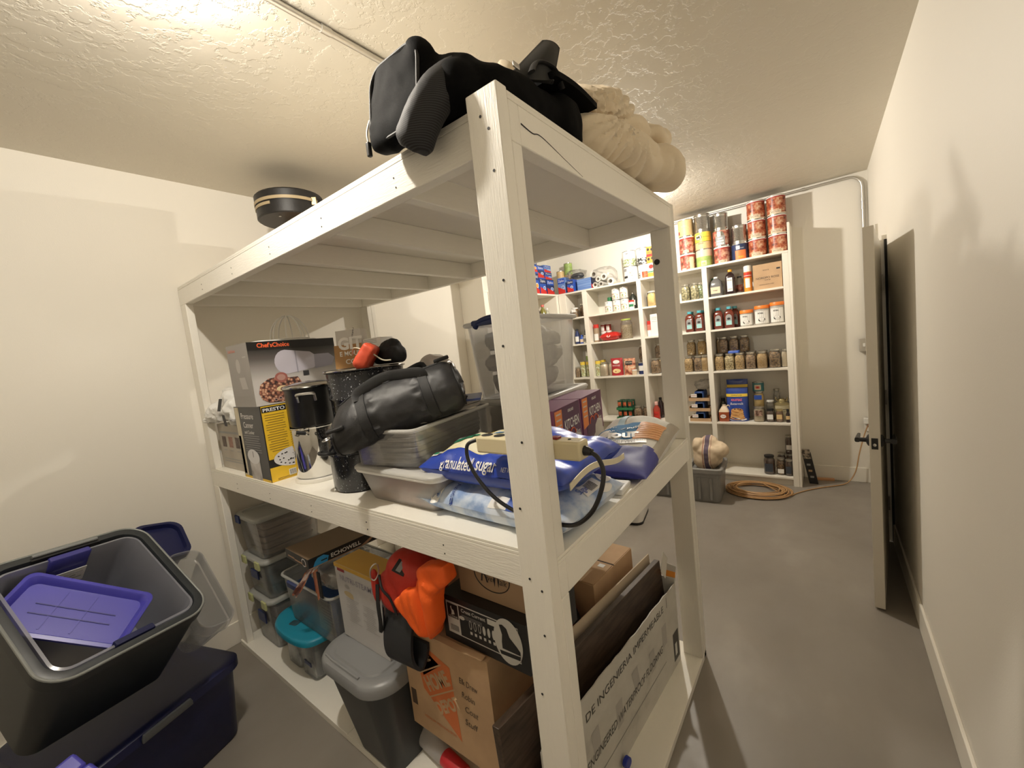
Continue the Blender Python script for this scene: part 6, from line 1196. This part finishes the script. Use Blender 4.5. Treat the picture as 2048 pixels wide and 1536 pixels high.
b = MB(); OUT = [(.775, .772), (.70, .835), (.645, .85), (.615, .93), (.56, .965), (.47, .985), (.455, .93), (.53, .87), (.545, .74), (.58, .685), (.63, .672), (.70, .70)]
b.loft([[Vector((x, y, z_)) for y, z_ in OUT] for x in (.065, .13)])
def ocr(p, n):
    w_ = abs(sin(p.z * 26 - p.y * 30 + 3 * nz(p, 6, 2))); d_ = abs(p.y - .612 - .12 * (p.z - .8)); p = p + Vector((.022 * math.exp(-(d_ / .018) ** 2) - .012 * math.exp(-((p.y - .57) / .03) ** 2), 0, 0)) * (1 if p.z < .9 else .3); return p + n * (.008 * nz(p, 12, 3) + .005 * (w_ - .6))
q = fuse(b, .008, 9, ocr); q.v = [(x, y, max(z_, zb_ + .003) if x > .135 else z_) for x, y, z_ in q.v]; q.build('cloth_bundle', ocl, t)
# squeeze bottle on the deck
t = thing('squeeze_bottle', 'white bottle with red cap lying in front of the moving carton', 'bottle', (.175, .745, z + .036)); t.rotation_euler = (pi / 2, 0, radians(-6))
MB().lathe([(0, -.16), (.03, -.158), (.035, -.14), (.035, .0), (.028, .02), (0, .02)], 22).build('bottle_body', clear('milk_white_bottle', (.75, .73, .72), .8, .3), t); MB().lathe([(0, .02), (.031, .02), (.031, .13), (.028, .138), (0, .138)], 22).build('bottle_cap', mat('red_cap', (.6, .03, .04), .4), t)
# flooring carton, planks and things behind
whc = mat('worn_flooring_carton', (.56, .54, .49), .6, stops=[(.25, (.4, .385, .35)), (.42, (.56, .54, .49)), (.7, (.62, .6, .55))], vscale=7); wood = mat('dark_wood_plank', (.05, .03, .02), .4, stops=[(.35, (.028, .017, .011)), (.65, (.075, .048, .032))], vscale=9, stretch=(1, 8, 8)); torn = mat('torn_card_edge', (.66, .63, .57), .8)
t = thing('flooring_carton', 'long white open flooring carton with torn top edge along the end of the bottom deck', 'carton', (0, 0, z))
FY = lambda x: .176 - .073 * x
def strip(x0, x1, y_off, h0, h1, n, th, jag, m, nm, seed, lo=0.0):
    b = MB(); T0 = []
    for k in range(n + 1):
        x = x0 + (x1 - x0) * k / n; y = FY(x) + y_off; h = h0 + (h1 - h0) * k / n + jag * nz((x * 14, seed, 0), 1.3)
        T0.append([Vector((x, y, lo)), Vector((x, y + th, lo)), Vector((x, y + th, h)), Vector((x, y, h))])
    b.loft(T0); b.build(nm, m, t, ang=20)
strip(.10, 1.165, 0, .445, .395, 60, .004, .008, whc, 'front_panel', 1); strip(.10, 1.165, .004, .437, .387, 60, .003, .008, torn, 'torn_edge', 1)
strip(.10, 1.165, .098, .43, .45, 40, .004, .006, CARDIN, 'back_panel', 5)
MB().box(1.165, 1.17, FY(1.165), FY(1.165) + .10, 0, .42).box(.1, 1.165, .178, .19, 0, .004).build('end_panel', whc, t)
b = MB(); b.add([(1.172, FY(1.165), .40), (1.172, FY(1.165) + .055, .40), (1.20, FY(1.165) + .05, .475), (1.19, FY(1.165) - .005, .47)], [(0, 1, 2, 3)]); b.build('end_flap', whc, t, solid=.003)
b = MB(); b.add([(1.1735, FY(1.165) - .001, .42), (1.1735, FY(1.165) + .05, .42), (1.183, FY(1.165) + .05, .445), (1.18, FY(1.165) - .003, .445)], [(0, 1, 2, 3)]); b.build('orange_sticker', okm, t, solid=.0035)
b = MB(); b.grid(lambda u, v: Vector((1.13 + .05 * u, FY(1.16) + .03 + .02 * v, .43 + .08 * u + .03 * v)), 3, 3); b.build('torn_corner', torn, t, solid=.003)
xd = Vector((1, -.073, 0)); b = MB()
put_text(b, 'PISO DE INGENIERIA IMPERMEABLE', (.61, FY(.61), .355), xd, Z, .80, .032, 0, .001); put_text(b, 'ENGINEERED WATERPROOF FLOORING', (.64, FY(.64), .185), xd, Z, .66, .034, 0, .001, shear=.15)
quad(b, (1.05, FY(1.05), .36), xd, Z, .004, .05, 0); quad(b, (.6, FY(.6), .1), xd, Z, .8, .002, 0); quad(b, (1.125, FY(1.125), .10), xd, Z, .065, .14, 0); quad(b, (1.12, FY(1.12), .085), xd, Z, .025, .06, 1, .0014)
for k, x in enumerate((.2, .38, .55, .7, .86, 1.0)): quad(b, (x, FY(x), .2 + .03 * (k % 2)), xd, (-.2 + .1 * (k % 3), 0, 1), .05, .1, 2, .0006)
b.build('carton_lettering', [mat('faded_black_ink', (.07, .065, .06), .6), wpan, mat('smudged_print', (.45, .43, .4), .6)], t)
t = thing('flooring_planks', 'bundle of dark wood flooring planks leaning upright inside the white carton', 'planks', (0, 0, z))
b = MB(); b.loft([[Vector((x, FY(x) + .03, .006)), Vector((x, FY(x) + .055, .006)), Vector((x, FY(x) + .088, .56 - .05 * max(0, x))), Vector((x, FY(x) + .063, .56 - .05 * max(0, x)))] for x in (.004, .3, .7, 1.16)]); b.build('plank_stack', wood, t, bevel=.002)
b = MB(); b.loft([[Vector((x, FY(x) + .103, .40)), Vector((x, FY(x) + .108, .40)), Vector((x, FY(x) + .115, .585 - .05 * x)), Vector((x, FY(x) + .11, .585 - .05 * x))] for x in (.45, .8, 1.15)]); b.build('loose_plank', mat('plank_card', (.56, .46, .34), .7), t)
t = thing('open_cardboard_box', 'brown carton with folded flaps and tape standing behind the dark planks', 'carton', (.72, .29, z), radians(-4))
b = MB(); b.box(0, .37, 0, .16, 0, .575); b.build('carton_body', CARD, t, bevel=.002)
b = MB(); b.box(.185, .188, -.002, .162, .5755, .577).box(0, .185, .078, .081, .5755, .577); b.build('flap_gap', INK, t)
b = MB(); b.box(.004, .18, .004, .15, .5755, .5785).box(.192, .366, .004, .156, .5755, .577); b.build('top_flap', CARD, t); MB().box(-.001, .1, .06, .1, .5786, .5792).build('tape_strip', TAPE, t); MB().box(.14, .165, .03, .06, .5786, .5792).build('small_label', PAPER, t)
t = thing('red_helmet', 'dark red and black rounded helmet in the shade behind the planks', 'helmet', (.70, .50, z))
b = MB(); ellipsoid(b, (0, 0, .31), (.13, .14, .24)); b.build('helmet_shell', mat('dark_red_shell', (.16, .012, .012), .3), t); MB().tube([(-.02 + .0 * k, .145 * cos(a), .31 + .245 * sin(a)) for k, a in enumerate([2 * pi * k / 32 for k in range(32)])], .03, 8, closed=True, flat=.3).build('black_band', BLACK, t)
MB().lathe([(0, 0), (.09, 0), (.09, .12), (0, .12)], 20).build('helmet_rest', BLACK, t)
t = thing('bottle_cap', 'blue plastic bottle cap on the bottom deck edge in front of the flooring carton', 'cap', (.535, .125, z + .021)); t.rotation_euler = (pi / 2, 0, radians(-10))
MB().lathe([(0, 0), (.02, 0), (.02, .014), (.018, .016), (0, .016)], 24).build('cap_shell', mat('royal_blue_cap', (.015, .03, .3), .35), t)
# ------------------------------------------------------------------ totes stacked by the left wall
navyt = mat('navy_tote', (.005, .008, .055), .4); greyt = mat('slate_tote', (.022, .026, .030), .42); bluel = mat('blue_violet_lid', (.065, .06, .40), .35, coat=.1); cl3 = clear('clear_tote', (.78, .8, .84), .24, .15, .16); cl4 = clear('milky_nested_tote', (.62, .64, .74), .46, .2, .14); cblue = clear('blue_clear_handle', (.08, .08, .5), .75, .2, .15)
A1 = math.atan2(.3128, .9447)
t = thing('storage_tote', 'large navy tote standing on the floor under the slate one beside the shelving', 'tote', (-.54, 1.86, 0), A1)
MB().rrings([(.262, .225, .05, 0), (.27, .232, .055, .01), (.292, .252, .06, .335), (.292, .252, .06, .34), (.286, .246, .06, .34), (.265, .226, .05, .012)], n=6).build('tote_body', navyt, t, ang=50)
MB().rrings([(.293, .253, .06, .322), (.31, .27, .07, .326), (.31, .27, .07, .36), (.3, .26, .065, .368), (.27, .23, .06, .368)], n=6).build('tote_rim', navyt, t, ang=50)
MB().rrings([(.09, .006, .005, -.014), (.09, .008, .006, 0), (.085, .006, .005, .014)], M=Matrix.Translation((-.02, -.277, .345))).build('tote_handle', mat('grey_handle', (.075, .08, .085), .45), t)
TD1, TD2 = Vector((.9446737, .31278483, -.09877882)), Vector((-.19, .785, .5855)); TN = TD1.cross(TD2).normalized(); TD2 = TN.cross(TD1)
TR = Matrix((TD1, TD2, TN)).transposed(); TC = Vector((-.571, 1.673, .914))
def tote_at(nm, label, off, cat='tote', grp=None):
    o = thing(nm, label, cat, (0, 0, 0), 0, grp); M_ = TR.to_4x4(); M_.translation = TC + TR @ Vector(off); o.matrix_world = M_; return o
t = tote_at('storage_tote', 'big slate grey tote tipped toward the room with its mouth open', (0, 0, 0))
HX, HY = .252, .277; w_ = .004
MB().rrings([(HX * .86, HY * .86, .05, -.40), (HX * .965, HY * .965, .075, -.05), (HX * .965, HY * .965, .075, -.045), (HX, HY, .085, -.04), (HX, HY, .085, 0), (HX - .006, HY - .006, .083, .004), (HX - .03, HY - .03, .07, .002), (HX - .034, HY - .034, .07, -.02), (HX * .86 - .01, HY * .86 - .01, .05, -.393)], n=8).build('tote_body', greyt, t, ang=45)
MB().tube([(x, y, .001) for x, y in rrect(HX - .003, HY - .003, .085, 8)], .005, 8, closed=True).build('rolled_rim', mat('worn_grey_edge', (.2, .21, .2), .4), t)
MB().tube([(-.095, HY - .018, .008), (.095, HY - .018, .008)], .006, 8).build('handle_bar', mat('pale_edge', (.22, .23, .23), .4), t); MB().box(-.10, .10, HY - .034, HY - .012, -.03, .003).build('handle_slot', BLACK, t)
t = tote_at('clear_tote', 'clear tote with blue violet grips nested inside the slate tote', (0, -.004, -.006), 'tote'); hx_, hy_ = .213, .235
MB().rrings([(hx_ * .88, hy_ * .88, .04, -.31), (hx_ * .985, hy_ * .985, .045, -.03), (hx_, hy_, .05, -.03), (hx_, hy_, .05, .004), (hx_ - .008, hy_ - .008, .045, .006), (hx_ - .012, hy_ - .012, .045, -.02), (hx_ * .88 - .004, hy_ * .88 - .004, .04, -.305)], n=6).build('tote_body', cl4, t, ang=45)
for s_ in (-1, 1): MB().rrings([(.06, .011, .005, -.075), (.061, .0125, .006, -.07), (.061, .0125, .006, .007), (.058, .01, .005, .011)], M=Matrix.Translation((0, s_ * (hy_ - .008), 0))).build('tote_grip', cblue if s_ > 0 else navyt, t)
b = MB().box(-.04, .055, hy_ * .93 - .016, hy_ * .93 - .014, -.13, -.06); b.build('paper_sticker', PAPER, t)
b = MB()
for k in range(4): b.box(-.035, .045 - .02 * (k % 2), hy_ * .93 - .018, hy_ * .93 - .0165, -.078 - k * .014, -.075 - k * .014)
b.build('sticker_lines', GREY, t)
# loose lid lying slantwise inside
t = tote_at('tote_lid', 'blue violet tote lid dropped slantwise into the clear tote', (-.06, .005, -.075), 'lid'); t.matrix_world = t.matrix_world @ Matrix.Rotation(radians(-52), 4, 'Z') @ Matrix.Rotation(radians(9), 4, 'X')
lx, ly = .2, .11
b = MB(); b.rrings([(lx - .02, ly - .02, .025, 0), (lx - .018, ly - .018, .025, .003), (lx - .006, ly - .006, .03, .022), (lx, ly, .03, .022), (lx, ly, .03, .032), (lx - .012, ly - .012, .028, .034), (lx - .016, ly - .016, .028, .03), (lx - .026, ly - .026, .025, .008)], n=5); b.build('lid_panel', bluel, t, ang=40)
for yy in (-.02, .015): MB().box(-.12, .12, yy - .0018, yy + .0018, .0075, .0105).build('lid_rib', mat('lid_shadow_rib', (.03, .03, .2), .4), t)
for xx in (-.06, .03): MB().box(xx - .003, xx + .003, -.07, .07, .0075, .0095).build('lid_rib', bluel, t)
t = tote_at('clear_tote', 'clear tote jammed under the slate tote on the shelving side', (.345, -.09, -.115), 'tote'); t.matrix_world = t.matrix_world @ Matrix.Rotation(radians(-11), 4, 'Z'); MB().rrings([(.05, .15, .04, -.24), (.066, .215, .05, -.06), (.066, .215, .05, -.058), (.072, .222, .05, -.055), (.072, .222, .05, 0), (.066, .216, .045, 0), (.046, .146, .035, -.235)], n=6).build('tote_body', cl3, t, ang=45)
t = tote_at('storage_tote', 'navy tote rim showing behind the slate tote next to the wall', (.365, .245, -.125), 'tote'); t.matrix_world = t.matrix_world @ Matrix.Rotation(radians(-14), 4, 'Z'); MB().rrings([(.07, .09, .04, -.2), (.085, .105, .05, -.03), (.1, .118, .055, -.028), (.1, .118, .055, .0), (.085, .104, .05, .0), (.08, .098, .045, -.02)], n=6).build('tote_body', navyt, t, ang=45)
# pale and blue bundle at the edge of the view
t = thing('laundry_bundle', 'pale bag with blue violet things piled against the front of the totes', 'bundle', (-.93, 1.12, 0))
b = MB(); ellipsoid(b, (.02, .02, .36), (.13, .13, .37), e=.75); ellipsoid(b, (.09, .05, .62), (.06, .06, .08)); q = fuse(b, .014, 2, crease(.02, 9, 4)); q.v = [(x, y, max(z_, .001)) for x, y, z_ in q.v]; q.build('pale_bag', mat('pale_bag_film', (.5, .55, .62), .4), t)
R5 = frame_rot((.9, .3, .1), (.1, -.4, .8)); b = MB(); oriented_box(b, (.17, .09, .585), R5, .045, .03, .05); oriented_box(b, (.205, .08, .50), R5, .03, .03, .12); b.build('blue_things', bluel, t, bevel=.01)
# ------------------------------------------------------------------ floor things by the pantry
greytub = mat('grey_tub', (.24, .235, .225), .4)
def tub(label, loc, rz=0, grp=None):
    t = thing('grey_tub', label, 'tub', loc, rz, grp)
    MB().rrings([(.17, .115, .03, 0), (.175, .12, .03, .01), (.195, .135, .035, .25), (.2, .14, .035, .25), (.2, .14, .035, .31), (.192, .132, .035, .31), (.168, .113, .03, .012)], n=5).build('tub_body', greytub, t, ang=45)
    MB().rrings([(.197, .137, .035, .285), (.216, .156, .045, .288), (.216, .156, .045, .325), (.208, .148, .04, .33), (.19, .13, .035, .33), (.188, .128, .035, .29)], n=5).build('tub_rim', greytub, t, ang=45)
    for y in (-.05, .05): MB().box(-.2, -.18, y - .012, y + .012, .03, .24).build('tub_rib', greytub, t, bevel=.004)
    for s_ in (-1, 1): MB().box(-.06, .06, s_ * .152 - .012, s_ * .152 + .012, .285, .305).build('tub_handle', greytub, t, bevel=.005)
    return t
tub('grey tub on the floor with a striped cloth bag in it', (3.415, .415, 0), radians(3), 'grey tubs on the floor'); tub('grey tub half hidden behind the corner post of the shelving', (3.42, .80, 0), 0, 'grey tubs on the floor')
cm, nt, out = _nt('striped_canvas'); bb = nt.nodes.new('ShaderNodeBsdfPrincipled'); bb.inputs['Roughness'].default_value = .85
tc = nt.nodes.new('ShaderNodeTexCoord'); sp = nt.nodes.new('ShaderNodeSeparateXYZ'); nt.links.new(tc.outputs['Object'], sp.inputs[0])
rp = _ramp(nt, sp.outputs[1], [(0, (.62, .5, .36)), (.348, (.3, .12, .1)), (.354, (.62, .5, .36)), (.364, (.12, .09, .13)), (.404, (.62, .5, .36)), (.412, (.3, .12, .1)), (.418, (.62, .5, .36)), (1, (.62, .5, .36))]); rp.color_ramp.interpolation = 'CONSTANT'
nt.links.new(rp.outputs[0], bb.inputs['Base Color']); nt.links.new(bb.outputs[0], out.inputs[0])
t = thing('cloth_bag', 'cream canvas bag with dark stripe stuffed into the grey tub', 'bag')
b = MB(); ellipsoid(b, (3.41, .40, .42), (.15, .12, .135), e=.8); ellipsoid(b, (3.38, .29, .47), (.09, .07, .08)); ellipsoid(b, (3.36, .47, .52), (.08, .06, .06)); ellipsoid(b, (3.42, .38, .55), (.09, .07, .05)); ellipsoid(b, (3.41, .40, .2), (.12, .07, .15))
fuse(b, .012, 3, crease(.018, 11, 9)).build('canvas_body', cm, t)
tanc = mat('tan_cord', (.46, .27, .12), .5)
t = thing('extension_cord', 'tan extension cord coiled on the floor and run to the wall outlet', 'cord', (0, 0, .001)); P = []; r9 = random.Random(5); n = 13
for k in range(n * 16):
    a = 2 * pi * k / 16; q_ = k / (n * 16); R_ = .2 + .035 * sin(k * .21) + .02 * sin(k * .083 + 1); P.append((3.652 + R_ * .88 * cos(a + .3) + .012 * sin(k * .13), .035 + (R_ + .03) * 1.0 * sin(a + .3), .0055 + .052 * abs(sin(q_ * 5.3 + .012 * k)) * (.35 + .65 * r9.random() * 0 + .3)))
P += [(3.62, -.2, .008), (3.70, -.27, .006), (3.80, -.34, .006), (3.92, -.45, .006), (4.02, -.57, .006), (4.1, -.66, .02), (4.14, -.72, .12), (4.155, -.75, .28), (4.16, -.78, .42), (4.155, -.80, .5), (4.15, -.815, .55), (4.155, -.825, .565)]
MB().tube(smooth_path(P, 3), .0052, 7).build('cord_line', tanc, t); MB().tube([(4.135, -.826, .566), (4.17, -.834, .568)], .014, 10).build('cord_plug', mat('brown_plug', (.3, .16, .09), .5), t)
t = thing('leaning_box', 'narrow dark printed box leaning against the end of the bookcase', 'box', (4.03, -.40, .0), 0); R6 = frame_rot((.0, -.2, -1), (-1, -.15, 0)); b = MB()
q0 = Vector((4.045, -.40, .0)); b.loft([[Vector((dx, yy + dy * .035, zc)) for dx, dy in ((0, -1), (.03, -1), (.03, 1), (0, 1))] for yy, zc in ((.0, 0), (.052, .31))]); b.build('box_body', blk, t, bevel=.002)
b = MB(); b.loft([[Vector((dx, yy + dy * .03, zc)) for dx, dy in ((-.006, -1), (.034, -1), (.034, 1), (-.006, 1))] for yy, zc in ((.043, .25), (.056, .335))]); b.build('torn_end', mat('worn_print_end', (.3, .25, .2), .6, stops=[(.4, (.08, .07, .06)), (.6, (.5, .42, .34))], vscale=50), t)
b = MB(); [quad(b, (-.0005, .012 + .012 * k, .07 + .06 * k), fy, Z, .03, .02, k % 2) for k in range(3)]; b.build('box_print', [GREY, CARD], t)
t = thing('wood_scrap', 'small orange wood strip on the floor beside the back baseboard', 'wood strip', (4.17, -.49, .0005), radians(8)); MB().box(-.015, .015, -.07, .07, 0, .022).build('strip_body', mat('orange_wood', (.6, .32, .16), .6), t, bevel=.002)
t = thing('step_stool', 'white rounded stool with dark foot rim on the floor beyond the shelving', 'stool', (2.70, .93, 0), radians(10))
MB().rrings([(.19, .13, .06, 0), (.19, .13, .06, .018), (.186, .126, .06, .02)], n=8).build('foot_rim', BLACK, t); MB().rrings([(.187, .127, .06, .0205), (.19, .13, .065, .03), (.175, .118, .06, .2), (.16, .105, .05, .215)], n=8).build('stool_body', WHITE, t)
# ------------------------------------------------------------------ view and render quality
vs = SC.view_settings; SC.display_settings.display_device = 'sRGB'
vs.view_transform = 'Standard'; vs.look = 'None'; vs.gamma = 1; vs.use_curve_mapping = False; vs.exposure = 0.95
cy = SC.cycles; cy.max_bounces = 10; cy.diffuse_bounces = 6; cy.glossy_bounces = 4; cy.transparent_max_bounces = 32; cy.transmission_bounces = 6
cy.sample_clamp_indirect = 6; cy.caustics_reflective = False; cy.caustics_refractive = False
